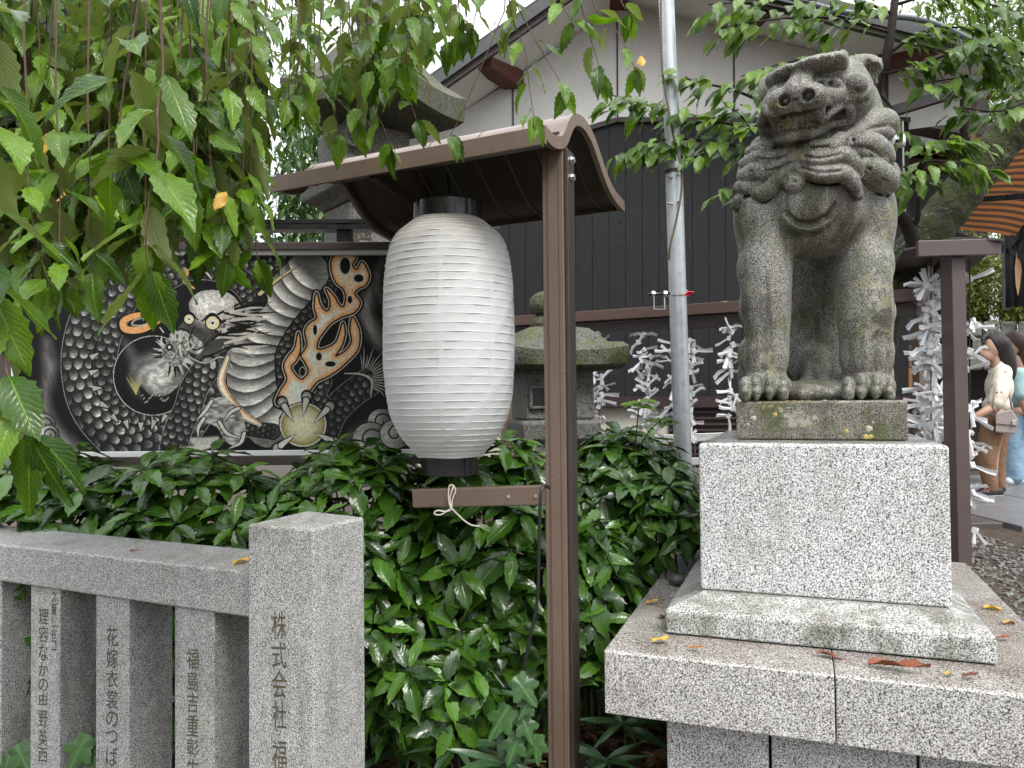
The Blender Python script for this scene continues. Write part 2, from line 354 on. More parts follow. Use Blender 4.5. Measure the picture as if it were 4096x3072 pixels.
# ------------------------------------------------------------------ solid sculpting on a distance grid
import openvdb
class SDF:
    def __init__(s, lo, hi, vx):
        s.lo = np.asarray(lo, float); s.vx = vx; s.n = np.ceil((np.asarray(hi)-s.lo)/vx).astype(int)+1
        s.D = np.full(s.n, .06, np.float32)
    def sub(s, lo, hi):
        a = np.clip(np.floor((lo-s.lo)/s.vx).astype(int), 0, s.n-1); b = np.clip(np.ceil((hi-s.lo)/s.vx).astype(int)+1, 1, s.n)
        sl = tuple(slice(i, j) for i, j in zip(a, b))
        g = np.meshgrid(*[(np.arange(i, j)*s.vx+o).astype(np.float32) for i, j, o in zip(a, b, s.lo)], indexing='ij', sparse=True)
        return sl, g
    def comb(s, sl, d, k, cut):
        A = s.D[sl]
        if cut:
            d = -d; h = np.clip(.5-.5*(A-d)/k, 0, 1) if k > 0 else (d > A).astype(np.float32)
            s.D[sl] = A*(1-h)+d*h + k*h*(1-h)
        else:
            h = np.clip(.5+.5*(A-d)/k, 0, 1); s.D[sl] = A*(1-h)+d*h - k*h*(1-h)
    def ell(s, c, r, k=.012, R=None, cut=False):
        c = np.asarray(c, float); r = np.broadcast_to(np.asarray(r, float), (3,)); m = r.max()+k+.03
        sl, (x, y, z) = s.sub(c-m, c+m); x = x-c[0]; y = y-c[1]; z = z-c[2]
        if R is not None:
            R = np.asarray(R, np.float32); x, y, z = (R[0, i]*x+R[1, i]*y+R[2, i]*z for i in range(3))
        q = np.sqrt((x/r[0])**2+(y/r[1])**2+(z/r[2])**2); g = np.sqrt((x/r[0]**2)**2+(y/r[1]**2)**2+(z/r[2]**2)**2)+1e-6
        s.comb(sl, q*(q-1)/g, k, cut); return s
    def cap(s, a, b, ra, rb, k=.012, cut=False):
        a = np.asarray(a, float); b = np.asarray(b, float); m = max(ra, rb)+k+.03
        sl, (x, y, z) = s.sub(np.minimum(a, b)-m, np.maximum(a, b)+m); ab = b-a; L = ab@ab+1e-9
        t = np.clip(((x-a[0])*ab[0]+(y-a[1])*ab[1]+(z-a[2])*ab[2])/L, 0, 1)
        d = np.sqrt((x-a[0]-t*ab[0])**2+(y-a[1]-t*ab[1])**2+(z-a[2]-t*ab[2])**2)-(ra+(rb-ra)*t)
        s.comb(sl, d, k, cut); return s
    def chain(s, pts, rs, k=.012, cut=False, n=5):
        pts = np.asarray(pts, float); rs = np.broadcast_to(np.asarray(rs, float), (len(pts),))
        q = spline(np.hstack([pts, rs[:, None]]), n)
        # union of the chain first, so that the pieces blend only with the rest
        m = rs.max()+k+.03; sl, (x, y, z) = s.sub(q[:, :3].min(0)-m, q[:, :3].max(0)+m); best = None
        for a, b in zip(q[:-1], q[1:]):
            ab = b[:3]-a[:3]; L = ab@ab+1e-9
            t = np.clip(((x-a[0])*ab[0]+(y-a[1])*ab[1]+(z-a[2])*ab[2])/L, 0, 1)
            d = np.sqrt((x-a[0]-t*ab[0])**2+(y-a[1]-t*ab[1])**2+(z-a[2]-t*ab[2])**2)-(a[3]+(b[3]-a[3])*t)
            best = d if best is None else np.minimum(best, d)
        s.comb(sl, best.astype(np.float32), k, cut); return s
    def rbox(s, c, R, h, rad, k=.006, cut=False):
        c = np.asarray(c, float); m = np.linalg.norm(h)+k+.03; sl, (x, y, z) = s.sub(c-m, c+m)
        x = x-c[0]; y = y-c[1]; z = z-c[2]; R = np.asarray(R, np.float32)
        q = [np.abs(R[0, i]*x+R[1, i]*y+R[2, i]*z)-(h[i]-rad) for i in range(3)]
        d = np.sqrt(sum(np.maximum(a, 0)**2 for a in q))+np.minimum(np.maximum(np.maximum(q[0], q[1]), q[2]), 0)-rad
        s.comb(sl, d, k, cut); return s
    def below(s, z0):
        sl, (x, y, z) = s.sub(s.lo, s.lo+s.n*s.vx); s.D = np.maximum(s.D, z0-z).astype(np.float32)
    def surf(s, px, py, d0=2.45, d1=3.3, step=.004):
        ds = np.arange(d0, d1, step); P = np.array([at(px, py, d) for d in (d0, d1)])
        Q = P[0]+(P[1]-P[0])*((ds-d0)/(d1-d0))[:, None]; I = np.round((Q-s.lo)/s.vx).astype(int)
        ok = np.all((I >= 0) & (I < s.n), 1); I = np.clip(I, 0, s.n-1); val = np.where(ok, s.D[I[:, 0], I[:, 1], I[:, 2]], 1)
        w = np.where(val < 0)[0]; return ds[w[0]] if len(w) else None
    def mesh(s, name, mat, parent=None, origin=None, smooth_it=0):
        g = openvdb.FloatGrid(background=.06); g.copyFromArray(s.D); p, t, q = g.convertToPolygons(isovalue=0.0, adaptivity=0.0)
        v = p*s.vx+s.lo; org = root_of(parent) if parent is not None else np.asarray(origin, float)
        me = bpy.data.meshes.new(name); fs = [tuple(f[::-1]) for f in q.tolist()] + [tuple(f[::-1]) for f in t.tolist()]
        me.from_pydata((v-org).tolist(), [], fs); me.polygons.foreach_set('use_smooth', [True]*len(me.polygons)); me.materials.append(mat)
        bm = bmesh.new(); bm.from_mesh(me); bmesh.ops.recalc_face_normals(bm, faces=bm.faces); bm.to_mesh(me); bm.free()
        o = bpy.data.objects.new(name, me); COL.objects.link(o)
        if parent is not None: o.parent = parent
        else: o.location = Vector(org)
        return o

# ================================================================== materials of the place
G_SLAB = granite('granite_slab', .70, .40, .03, 215, (1, .975, .93), .62, (.13, .065, .045), .36, low=.41, wet=.85)
G_PED = granite('granite_pedestal', .76, .44, .03, 205, (1, 1, .99), .22, (.20, .19, .10), .5, low=.405, wet=1.0, wet_col=(.36, .32, .30), streak=.18)
G_TIER = granite('granite_tier', .68, .40, .03, 215, (1, 1, .97), .75, (.08, .08, .03), .48, low=.41, wet=.5, moss=.55, streak=.5)
G_PLINTH = granite('granite_plinth', .25, .125, .015, 230, (1, .95, .78), .95, (.045, .035, .012), .45, moss=.8, streak=.5, lichen=.6)
G_FENCE = granite('granite_fence', .62, .34, .05, 310, (1, 1, .97), .30, (.26, .25, .13), .55, low=.42, wet=.45, wet_col=(.6, .58, .56), streak=.25)
G_STAT = granite('granite_statue', .36, .145, .012, 235, (1, .965, .86), .85, (.07, .055, .038), .62, moss=.55, low=.40, bumpy=.4, streak=.85, lichen=.3)
G_OLD = granite('old_stone', .19, .13, .05, 80, (1, .98, .90), .5, (.09, .085, .05), .8, moss=.25, low=.36, bumpy=.7)
G_OLDM = granite('mossy_stone', .12, .08, .03, 90, (1, .99, .78), .6, (.06, .07, .02), .85, moss=.95, low=.38, bumpy=.8, moss_cols=((.018, .022, .004), (.095, .105, .018)))
BROWN = plain('brown_metal', (.150, .105, .078), .34, 0, .14, 3, .55, dirt=.25, dirt_col=(.20, .16, .12), ds=30)
BROWN_D = plain('dark_brown_metal', (.045, .033, .030), .38, 0, .15, 3, .5)
ROOFM = plain('roof_sheet', (.15, .095, .068), .27, 0, .12, 4, .6, bump=.15, bs=160, dirt=.3, dirt_col=(.22, .17, .13), ds=25)
BLACK = plain('black_lacquer', (.012, .012, .013), .22, 0, .2, 5, .55)
STEEL = plain('galvanised_steel', (.47, .50, .52), .42, .55, .16, 14, .5, dirt=.5, dirt_col=(.28, .30, .31), ds=22)
BOLT = plain('bolt_steel', (.6, .6, .6), .3, .9)
ROPE = plain('rope', (.17, .13, .08), .9, 0, .3, 60, bump=.8, bs=200)
CORD = plain('white_cord', (.62, .56, .48), .9, 0, .2, 60, bump=.6, bs=300)
CABLE = plain('black_cable', (.015, .015, .016), .4)
PLASTER = plain('plaster', (.86, .845, .80), .85, 0, .06, 1.3, .3, bump=.2, bs=90, dirt=.3, dirt_col=(.58, .56, .50), ds=2.2)
PURLIN = plain('red_timber', (.13, .045, .028), .7, 0, .3, 9, .4)
CONC = plain('concrete', (.42, .40, .34), .9, 0, .12, 5, .3, bump=.4, bs=60, dirt=.5, dirt_col=(.25, .23, .18))
ALU = plain('aluminium', (.55, .55, .54), .4, .7)
TIN = plain('painted_white', (.62, .63, .64), .45)
DARKW = plain('dark_timber', (.035, .022, .018), .6, 0, .3, 8)
def charred(name):
    m, nt, b, out = newmat(name); n = N(nt); co = n.coord()
    g = n.noise(n.scalev(co, (26, 26, 1.2)), 2.2, 6, .65)
    c = n.mix(g, (.007, .007, .008), (.022, .0225, .024)); kn = n.ramp(n.noise(n.scalev(co, (5, 5, 3)), 2.0, 1), [(.73, 0.0), (.77, 1.0)])
    n.lk(n.mix(kn, c, (.004, .004, .004)), b.inputs['Base Color']); b.inputs['Roughness'].default_value = .6; b.inputs['Specular IOR Level'].default_value = .22
    n.lk(n.bump(g, .35, .01), b.inputs['Normal']); return m
PLANK = charred('charred_plank')

# ================================================================== ground
def sstep(a, b, x): t = np.clip((x-a)/(b-a), 0, 1); return t*t*(3-2*t)
def gz(x, y): return .20 + .38*np.maximum(sstep(1.35, 1.75, x)*sstep(1.2, 2.2, y), sstep(3.3, 4.6, y))
def soilmat():
    m, nt, b, out = newmat('soil'); n = N(nt); co = n.coord(False)
    f = n.noise(co, 14, 8, .7); c = n.ramp(f, [(.3, (.018, .012, .008)), (.55, (.06, .04, .025)), (.75, (.12, .085, .05))])
    n.lk(c, b.inputs['Base Color']); b.inputs['Roughness'].default_value = .75; n.lk(n.bump(f, .9, .03), b.inputs['Normal']); return m
SOIL = soilmat()
xs = np.concatenate([[-70, -30, -12], np.linspace(-6, 6, 61), [12, 30, 70]]); ys = np.concatenate([[-30, -6], np.linspace(-1, 12, 66), [20, 45, 120]])
GX, GY = np.meshgrid(xs, ys, indexing='ij'); GZ = gz(GX, GY)+.02*np.sin(GX*5.1+GY*3.3)*np.sin(GY*4.7)*(np.abs(GX) < 6)*(GX < 1.3)
mb = MB(); mb.sheet(np.stack([GX, GY, GZ], -1)); tag(obj('ground', mb, SOIL, smooth=True, origin=V(0, 0, 0)), kind='structure')

# wet paving where the visitors stand
PAVE = plain('wet_flagstone', (.15, .15, .155), .36, 0, .2, 6, .5, bump=.1, bs=40)
PAVED = plain('brown_flagstone', (.075, .062, .055), .45, 0, .2, 6, .5, bump=.2, bs=60)
zp = .60
pav = empty('pavement', (3.4, 6.5, .5)); tag(pav, kind='structure')
for (x0, x1, y0, y1, mt) in [(2.2, 3.42, 5.35, 5.62, PAVED), (2.2, 3.42, 5.64, 6.9, PAVED), (2.2, 3.42, 6.92, 8.2, PAVED), (3.45, 4.4, 5.2, 6.25, PAVE), (3.45, 4.4, 6.27, 7.3, PAVE), (3.45, 4.4, 7.32, 8.6, PAVE), (4.42, 5.5, 5.2, 6.6, PAVE), (4.42, 5.5, 6.62, 8.6, PAVE)]:
    obj('flagstone', MB().box(((x0+x1)/2, (y0+y1)/2, zp-.03), np.eye(3), ((x1-x0)/2, (y1-y0)/2, .05)), mt, pav, bevel=.008)

# gravel at the right
GRAV = []
gm, gnt, gb, _ = newmat('gravel'); gn = N(gnt); ga = gn.node('ShaderNodeAttribute', attribute_name='tint')
gn.lk(gn.ramp(ga.outputs['Fac'], [(0, (.045, .04, .036)), (.5, (.11, .105, .095)), (.8, (.17, .15, .12)), (1, (.10, .13, .12))]), gb.inputs['Base Color']); gb.inputs['Roughness'].default_value = .45
ico = bmesh.new(); bmesh.ops.create_icosphere(ico, subdivisions=1, radius=1); iv = np.array([v.co[:] for v in ico.verts]); iff = np.array([[v.index for v in f.verts] for f in ico.faces]); ico.free()
pv, pf, pt = [], [], []
for i in range(5200):
    y = rng.uniform(2.2, 5.4); x = rng.uniform(1.55, 3.1); s = rng.uniform(.006, .017)
    q = iv*V(1, rng.uniform(.6, 1), rng.uniform(.45, .8))*s*(1+.2*rng.standard_normal((len(iv), 1))); a = rng.uniform(0, 6.28)
    R = np.array([[math.cos(a), -math.sin(a), 0], [math.sin(a), math.cos(a), 0], [0, 0, 1]])
    pv.append(q@R.T+V(x, y, float(gz(x, y))+s*.25)); pf.append(iff+i*len(iv)); pt.append(np.full(len(iv), rng.random()))
me = bpy.data.meshes.new('gravel'); me.from_pydata(np.concatenate(pv).tolist(), [], np.concatenate(pf).tolist()); me.materials.append(gm)
ta = me.attributes.new('tint', 'FLOAT', 'POINT'); ta.data.foreach_set('value', np.concatenate(pt).astype(np.float32))
o = bpy.data.objects.new('gravel', me); COL.objects.link(o); tag(o, 'grey brown wet gravel beside the granite slab', 'gravel', kind='stuff')

# ================================================================== granite fence
ang = math.radians(25); fa = V(-math.cos(ang), math.sin(ang), 0); fb = V(math.sin(ang), math.cos(ang), 0); UZ = V(0, 0, 1)
fence = empty('stone_fence', (-.62, 2.24, .1)); tag(fence, 'grey granite fence with carved square post, sloping rail and upright slabs', 'fence')
C0 = V((675-1106)/1650*2.10, 2.10, 0)
W = .235
def sq(c, a, b, w, d, z): return [c+a*0+V(0, 0, z), c+a*w+V(0, 0, z), c+a*w+b*d+V(0, 0, z), c+b*d+V(0, 0, z)]
mb = MB(); lo = sq(C0, fa, fb, W, W, .1); hi = sq(C0, fa, fb, W, W, 1.153)
mb.add(lo+hi+[C0+fa*W/2+fb*W/2+V(0, 0, 1.182)], [(0, 1, 2, 3)[::-1], (0, 1, 5, 4), (1, 2, 6, 5), (2, 3, 7, 6), (3, 0, 4, 7), (4, 5, 8), (5, 6, 8), (6, 7, 8), (7, 4, 8)])
post = obj('post', mb, G_FENCE, fence, bevel=.006)
R0 = C0+fa*W+fb*.045                       # rail and uprights start at the post's left face
zt = 1.004
mb = MB(); ln = 2.4
def railring(s): p = R0+fa*s; return [p+V(0, 0, zt-.132), p+V(0, 0, zt), p+fb*.19+V(0, 0, zt+.022), p+fb*.19+V(0, 0, zt-.132)]
mb.loft([railring(.002), railring(ln)]); obj('rail', mb, G_FENCE, fence, bevel=.006)
def s_of(px, off=.012):
    t = (px-1106)/1650; p = R0+fb*off
    # (p.x + fa.x s)/(p.y + fa.y s) = t
    return (t*p[1]-p[0])/(fa[0]-t*fa[1])
ups = []
for (xl, xr) in [(377, 462), (208, 280), (68, 131), (-70, 5), (-190, -130)]:
    s0, s1 = s_of(xr), s_of(xl); p = R0+fb*.012
    mb = MB(); mb.loft([sq(p+fa*s0, fa, fb, s1-s0, .17, .1), sq(p+fa*s0, fa, fb, s1-s0, .17, zt-.1345)])
    ups.append((obj('upright', mb, G_FENCE, fence, bevel=.004), s0, s1))
CARVE = plain('carved_letters', (.075, .066, .036), .9, 0, .5, 60)
def carve(parent, p0, width, chars, heights, z0, squeeze=1.0):
    """characters stacked downwards on a face whose left-to-right axis is -fa"""
    z = z0
    for ch, h in zip(chars, heights):
        if ch != ' ':
            cu = bpy.data.curves.new('t', 'FONT'); cu.body = ch; cu.size = 1; cu.offset = .0; to = bpy.data.objects.new('t', cu); COL.objects.link(to)
            bpy.context.view_layer.update()
            tm = bpy.data.meshes.new_from_object(to.evaluated_get(bpy.context.evaluated_depsgraph_get()))
            v = np.array([x.co[:] for x in tm.vertices]); fs = [tuple(f.vertices) for f in tm.polygons]
            bpy.data.objects.remove(to); bpy.data.curves.remove(cu); bpy.data.meshes.remove(tm)
            mn, mx = v.min(0), v.max(0); c = (mn+mx)/2; full = max(mx[0]-mn[0], mx[1]-mn[1])
            v = (v-c)/full
            v = v*V(width, h*.92, 0)
            v[:, 0] += .12*v[:, 1]*0; v[:, 1] += .10*v[:, 0]          # brush-written slant
            P = p0+np.outer(v[:, 0], -fa)+np.outer(v[:, 1], UZ)+V(0, 0, z-h/2)-fb*.0012
            mb = MB(); mb.add(P, fs); obj('carved_letter', mb, CARVE, parent, fixn=False)
        z -= h
carve(post, C0+fa*W*.51, .052, '株式会社 福井', [.088, .078, .085, .085, .022, .094, .088], .925)
def face_c(i, fr=.5): o, s0, s1 = ups[i]; return R0+fb*.012+fa*(s1+(s0-s1)*fr)
carve(ups[0][0], face_c(0, .47), .05, '福島吉重彰生会', [.07, .066, .066, .072, .063, .06, .066], .752)
carve(ups[1][0], face_c(1, .5), .055, '花嫁衣裳のつばた', [.068, .072, .062, .07, .058, .058, .068, .072], .775)
carve(ups[2][0], face_c(2, .45), .05, '理容なかの由 野英西', [.062, .06, .064, .055, .05, .05, .008, .068, .062, .056], .80)
carve(ups[2][0], face_c(2, .80), .026, 'ス爾し谷コ', [.04, .045, .04, .04, .04], .86)

# ================================================================== granite steps that carry the lion dog
ca = math.radians(20.5); e1 = V(math.cos(ca), -math.sin(ca), 0); e2 = V(math.sin(ca), math.cos(ca), 0)
ped = empty('statue_pedestal', (1.1, 3.0, .2)); tag(ped, 'speckled grey granite stepped pedestal under the stone lion dog', 'pedestal')
def blk(fc, w, d, z0, z1, inset=0, l=0, r=0):
    def ring(i, z): return [fc-e1*(w/2-i)+e2*i+V(0, 0, z), fc+e1*(w/2-i)+e2*i+V(0, 0, z), fc+e1*(w/2-i)+e2*(d-i)+V(0, 0, z), fc-e1*(w/2-i)+e2*(d-i)+V(0, 0, z)]
    return ring
fs_ = V(.875, 2.188, 0)
SW, SD = 1.27, 1.74
for k, (a, b) in enumerate([(-SW/2, .03), (.0335, SW/2+.03)]):
    mb = MB(); c = fs_
    lo_ = [c+e1*a+V(0, 0, .522), c+e1*b+V(0, 0, .522), c+e1*b+e2*SD+V(0, 0, .522), c+e1*a+e2*SD+V(0, 0, .522)]
    h0 = [p+V(0, 0, .192) for p in lo_]; 
    hi_ = [c+e1*a+e2*.012+V(0, 0, .718), c+e1*b+e2*.012+V(0, 0, .718), c+e1*b+e2*(SD-.01)+V(0, 0, .728), c+e1*a+e2*(SD-.01)+V(0, 0, .728)]
    mb.loft([lo_, h0, hi_]); obj('slab', mb, G_SLAB, ped, bevel=.010, seg=3)
for k, (a, b) in enumerate([(-SW/2+.17, -.155), (-.147, .25), (.258, SW/2-.1)]):
    mb = MB(); c = fs_+e2*.13
    mb.hexa([c+e1*a+V(0, 0, .1), c+e1*b+V(0, 0, .1), c+e1*b+e2*1.4+V(0, 0, .1), c+e1*a+e2*1.4+V(0, 0, .1)], [c+e1*a+V(0, 0, .5205), c+e1*b+V(0, 0, .5205), c+e1*b+e2*1.4+V(0, 0, .5205), c+e1*a+e2*1.4+V(0, 0, .5205)])
    obj('footing_stone', mb, G_PED, ped, bevel=.006)
ft = V(.951, 2.395, 0); ring = blk(ft, .955, 1.33, 0, 0)
mb = MB(); mb.loft([ring(0, .7235), ring(0, .797), ring(.006, .804), ring(.112, .843)]); obj('base_tier', mb, G_TIER, ped, bevel=.006)
fp = V(1.004, 2.522, 0); ring = blk(fp, .765, 1.06, 0, 0)
mb = MB(); mb.loft([ring(0, .8445), ring(0, 1.344), ring(.012, 1.350)]); obj('pedestal_block', mb, G_PED, ped, bevel=.006)
fl = fp+e2*.222+e1*.012; ring = blk(fl, .567, .64, 0, 0)
mb = MB(); mb.loft([ring(.004, 1.3515), ring(0, 1.3555), ring(0, 1.485), ring(.006, 1.491)]); plinth = obj('plinth', mb, G_PLINTH, ped, bevel=.005)
LICH = plain('yellow_lichen', (.42, .34, .10), .9, 0, .4, 120, bump=.5)
PALE = plain('pale_lichen', (.42, .40, .30), .9, 0, .3, 120, bump=.5)
for (bx, by, r, mt) in [(213, 1423, .010, PALE), (370, 1397, .008, LICH), (1063, 1500, .011, PALE), (1040, 1562, .009, LICH), (1075, 1560, .008, LICH), (895, 1520, .008, LICH), (170, 1470, .005, PALE), (1090, 1455, .004, PALE)]:
    x = (2900+bx/1.843)/1.85172; y = (900+by/1.843)/1.85172
    rr = ray2(x, y); t = ((fl-CAM)@e2)/(rr@e2); p = CAM+rr*t; k = 11
    mb = MB(); mb.add([p-e2*.003]+[p-e2*.0006+(e1*math.cos(a)+UZ*math.sin(a))*r*(1+.12*math.sin(a*3+bx)+.10*math.sin(a*5+by)) for a in np.linspace(0, 6.283, k, endpoint=False)], [(0, 1+i, 1+(i+1) % k) for i in range(k)])
    obj('lichen', mb, mt, ped, fixn=False)

# ================================================================== lion dog, sculpted as one solid
def hc(x, y): return 2900+x/2.0733, 150+y/2.0733
def bc(x, y): return 2900+x/1.843, 900+y/1.843
lo = at(2850, 1640, 2.95); S = SDF(V(.66, 2.42, 1.45), V(1.62, 3.62, 2.86), .0047)
H = lambda x, y, d: at(*hc(x, y), d)
B = lambda x, y, d: at(*bc(x, y), d)
def He(x, y, d, r, k=.02, cut=False): S.ell(H(x, y, d), r, k, RS, cut)
RS = np.stack([e1, e2, UZ], 1)              # statue axes: right, back, up
# masses
S.ell(H(740, 1430, 2.98), (.205, .20, .195), .05, RS)
He(262, 1500, 3.0, (.088, .12, .15), .03); He(1212, 1470, 3.0, (.092, .13, .16), .03)
He(745, 1130, 3.02, (.272, .22, .19), .05)
He(845, 790, 3.10, (.212, .24, .285), .05)
S.ell(B(660, 420, 3.42), (.235, .22, .42), .06, RS); S.ell(B(660, 950, 3.42), (.26, .20, .25), .05, RS)
S.ell(B(250, 1120, 3.33), (.09, .16, .12), .04, RS); S.ell(B(1080, 1120, 3.33), (.09, .16, .12), .04, RS)
S.ell(B(660, 1250, 3.1), (.23, .22, .06), .03, RS); S.cap(B(662, 980, 3.24), B(660, 1230, 3.18), .05, .06, .03)
# front legs
S.chain([B(300, 20, 3.02), B(298, 250, 2.97), B(300, 450, 2.955), B(308, 650, 2.945), B(312, 850, 2.94), B(300, 985, 2.93), B(300, 1100, 2.92)], [.098, .102, .096, .089, .081, .085, .070], .035)
S.chain([B(1020, 20, 3.02), B(1020, 250, 2.97), B(1018, 450, 2.955), B(1030, 650, 2.945), B(1038, 850, 2.94), B(1043, 985, 2.93), B(1045, 1100, 2.92)], [.10, .106, .103, .104, .095, .096, .078], .035)
# muscles on the outer forelegs
for (x, y, r) in [(150, 330, .03), (150, 620, .025), (150, 960, .03), (1190, 300, .03), (1200, 640, .03), (1190, 930, .03)]:
    S.ell(B(x, y, 2.97), (r, r*1.3, r*2), .02, RS)
def paw(cx, xs, d):
    S.ell(B(cx, 1190, d+.06), (.096, .11, .058), .02, RS)
    for i, x in enumerate(xs):
        y0 = 1170 if i in (1, 2) else 1195
        S.ell(B(x, y0, d-.012), (.0245, .05, .040), .006, RS)
        S.ell(B(x, y0+55, d-.035), (.022, .03, .030), .005, RS)
        S.cap(B(x, 1232, d-.060), B(x+2, 1296, d-.062), .016, .006, .003)
    for a, b in zip(xs[:-1], xs[1:]):
        S.cap(B((a+b)/2, 1110, d-.045), B((a+b)/2, 1290, d-.07), .006, .008, .004, cut=True)
paw(305, [150, 232, 326, 424], 2.86); paw(1055, [908, 1003, 1108, 1208], 2.86)
# head: turned towards the left of the picture
He(800, 520, 2.93, (.185, .17, .165), .03)
He(590, 590, 2.80, (.125, .135, .105), .03)
He(960, 500, 2.85, (.105, .10, .085), .03)
He(1090, 480, 2.85, (.045, .06, .05), .02); He(1090, 378, 2.85, .036, .004); He(1040, 330, 2.87, .03, .01)
He(700, 400, 2.83, (.150, .13, .085), .03); He(360, 1010, 3.0, (.085, .10, .09), .03); He(250, 1160, 3.02, (.07, .11, .09), .03); He(1235, 960, 3.06, (.07, .13, .17), .03)
# everything finer is laid on the plain masses: D0 remembers their surface
D0 = S.D.copy()
def base_d(x, y, dflt=2.9):
    cur = S.D; S.D = D0; d = S.surf(*hc(x, y)); S.D = cur; return d if d else dflt
def on(x, y, lift=0.0): return H(x, y, base_d(x, y)-lift)
def feat(x, y, lift, r, k=.006, cut=False): S.ell(on(x, y, lift), r, k, RS, cut)
def ridge(pts, rs, lift=0.0, k=.006, cut=False):
    rs = np.broadcast_to(np.asarray(rs, float), (len(pts),)); lift = np.broadcast_to(np.asarray(lift, float), (len(pts),)); S.chain([on(x, y, l) for (x, y), l in zip(pts, lift)], rs, k, cut)
# snout: bridge, nose, wings, folds running back to the cheek
ridge([(660, 330), (625, 390), (600, 450)], [.034, .044, .050], [.0, .012, .014], .02)
feat(485, 522, .012, (.056, .045, .046), .010); feat(700, 488, .016, (.060, .05, .046), .010); feat(595, 470, .018, (.05, .04, .036), .012)
ridge([(770, 470), (860, 485), (960, 470), (1040, 440)], [.032, .034, .030, .022], .0, .016)
ridge([(345, 590), (372, 622), (460, 612), (545, 578), (630, 574), (735, 552), (815, 528), (900, 556), (995, 510)], [.018, .019, .020, .018, .020, .018, .017, .020, .017], .018, .005)
for (x, y, sx) in [(494, 520, 1), (690, 480, 1)]:
    feat(x, y, .050, (.021, .036, .019), .006, True); feat(x+8, y+10, .024, (.010, .012, .008), .003)
ridge([(588, 500), (585, 545), (570, 590)], .006, .045, .004, True)
# mouth: deep slot, two rows of teeth set back in it, fangs
ridge([(352, 690), (420, 712), (560, 698), (690, 674), (790, 652), (870, 640)], [.032, .046, .048, .048, .040, .020], .004, .003, True)
for i in range(6):
    t = i/5; x = 404+t*322
    S.rbox(on(x, 668-t*26, -.024), RS, (.0188, .022, .0175), .004, .001); S.rbox(on(x+12, 744-t*28, -.026), RS, (.0188, .022, .0175), .004, .001)
for t in (0, .2, .4, .6, .8, 1):
    x = 372+t*386; S.cap(on(x, 692-t*28, .0), on(x+2, 640-t*26, .0), .0055, .0055, .001, cut=True); S.cap(on(x+14, 720-t*28, -.002), on(x+16, 778-t*30, -.002), .0055, .0055, .001, cut=True)
ridge([(380, 710), (560, 694), (750, 666)], .0075, .0, .001, True)
S.cap(on(778, 590, .006), on(802, 712, .016), .024, .006, .002); S.cap(on(392, 655, .010), on(400, 730, .012), .015, .006, .002)
ridge([(365, 808), (425, 836), (540, 822), (690, 796), (805, 756), (880, 720)], [.018, .021, .022, .022, .021, .018], .018, .005)
ridge([(440, 862), (560, 850), (700, 826), (800, 790)], [.022, .03, .03, .024], .0, .012)
ridge([(835, 665), (880, 610), (960, 568), (1028, 600), (1018, 682), (930, 715)], [.013, .017, .021, .021, .021, .018], .012, .004); feat(948, 632, .014, (.020, .03, .026), .004, True)
ridge([(345, 610), (312, 700), (328, 790), (390, 845)], [.020, .02, .02, .02], .008, .005); feat(362, 735, .006, (.011, .03, .024), .004, True)
# eyes: sunk sockets, ball, lids; curl at the temple
ridge([(735, 392), (830, 386), (945, 380)], [.018, .027, .018], .012, .008, True); S.ell(on(840, 386, .000), (.050, .028, .027), .001, RS); feat(872, 384, .024, (.009, .010, .009), .002, True)
ridge([(722, 384), (775, 350), (860, 338), (955, 370)], [.008, .010, .010, .008], .018, .002); ridge([(728, 402), (790, 432), (880, 430), (962, 396)], [.007, .010, .010, .008], .012, .002)
feat(450, 440, .004, (.034, .035, .030), .008, True); feat(452, 448, -.012, (.032, .028, .026), .002); ridge([(398, 486), (412, 432), (470, 402), (530, 392)], .010, .008, .003)
feat(1085, 385, .010, (.042, .04, .038), .004); ridge([(985, 470), (1060, 490), (1140, 470), (1172, 400)], [.018, .024, .026, .016], .006, .008); ridge([(1040, 350), (1030, 400), (1060, 430), (1120, 428)], .0045, .036, .003, True)
ridge([(1050, 540), (1120, 560), (1165, 500)], [.018, .022, .018], .004, .008)
# brow: a heavy overhanging slab of curled hair in two lobes, flat on top
def slabby(pts, kk):
    for (x, y, l, *r) in pts: S.ell(on(x, y, l), r, kk, RS)
slabby([(405, 360, .006, .032, .060, .025), (465, 338, .018, .040, .075, .025), (535, 306, .024, .036, .075, .025)], .012)
slabby([(645, 280, .022, .034, .085, .024), (720, 256, .024, .044, .09, .024), (820, 238, .024, .048, .09, .024), (910, 222, .026, .042, .09, .025), (965, 205, .030, .026, .08, .030), (988, 186, .032, .010, .06, .026)], .012)
S.cap(on(592, 262, .10), on(602, 350, .09), .010, .014, .005, cut=True); S.cap(on(684, 292, .12), on(690, 320, .11), .009, .014, .005, cut=True)
ridge([(385, 402), (470, 384), (545, 340)], .007, .040, .003, True); ridge([(650, 322), (760, 310), (900, 292), (985, 258)], [.006, .012, .012, .008], .024, .003, True)
# ears
He(1120, 262, 2.92, (.080, .06, .052), .008); S.cap(H(1150, 235, 2.92), H(1284, 186, 2.92), .040, .009, .008); S.cap(H(1190, 300, 2.92), H(1242, 372, 2.92), .034, .012, .008)
S.ell(H(1222, 300, 2.872), (.044, .036, .038), .004, RS, cut=True); S.ell(H(1195, 265, 2.85), (.02, .03, .05), .004, RS, cut=True)
He(345, 430, 2.95, (.032, .04, .05), .008)
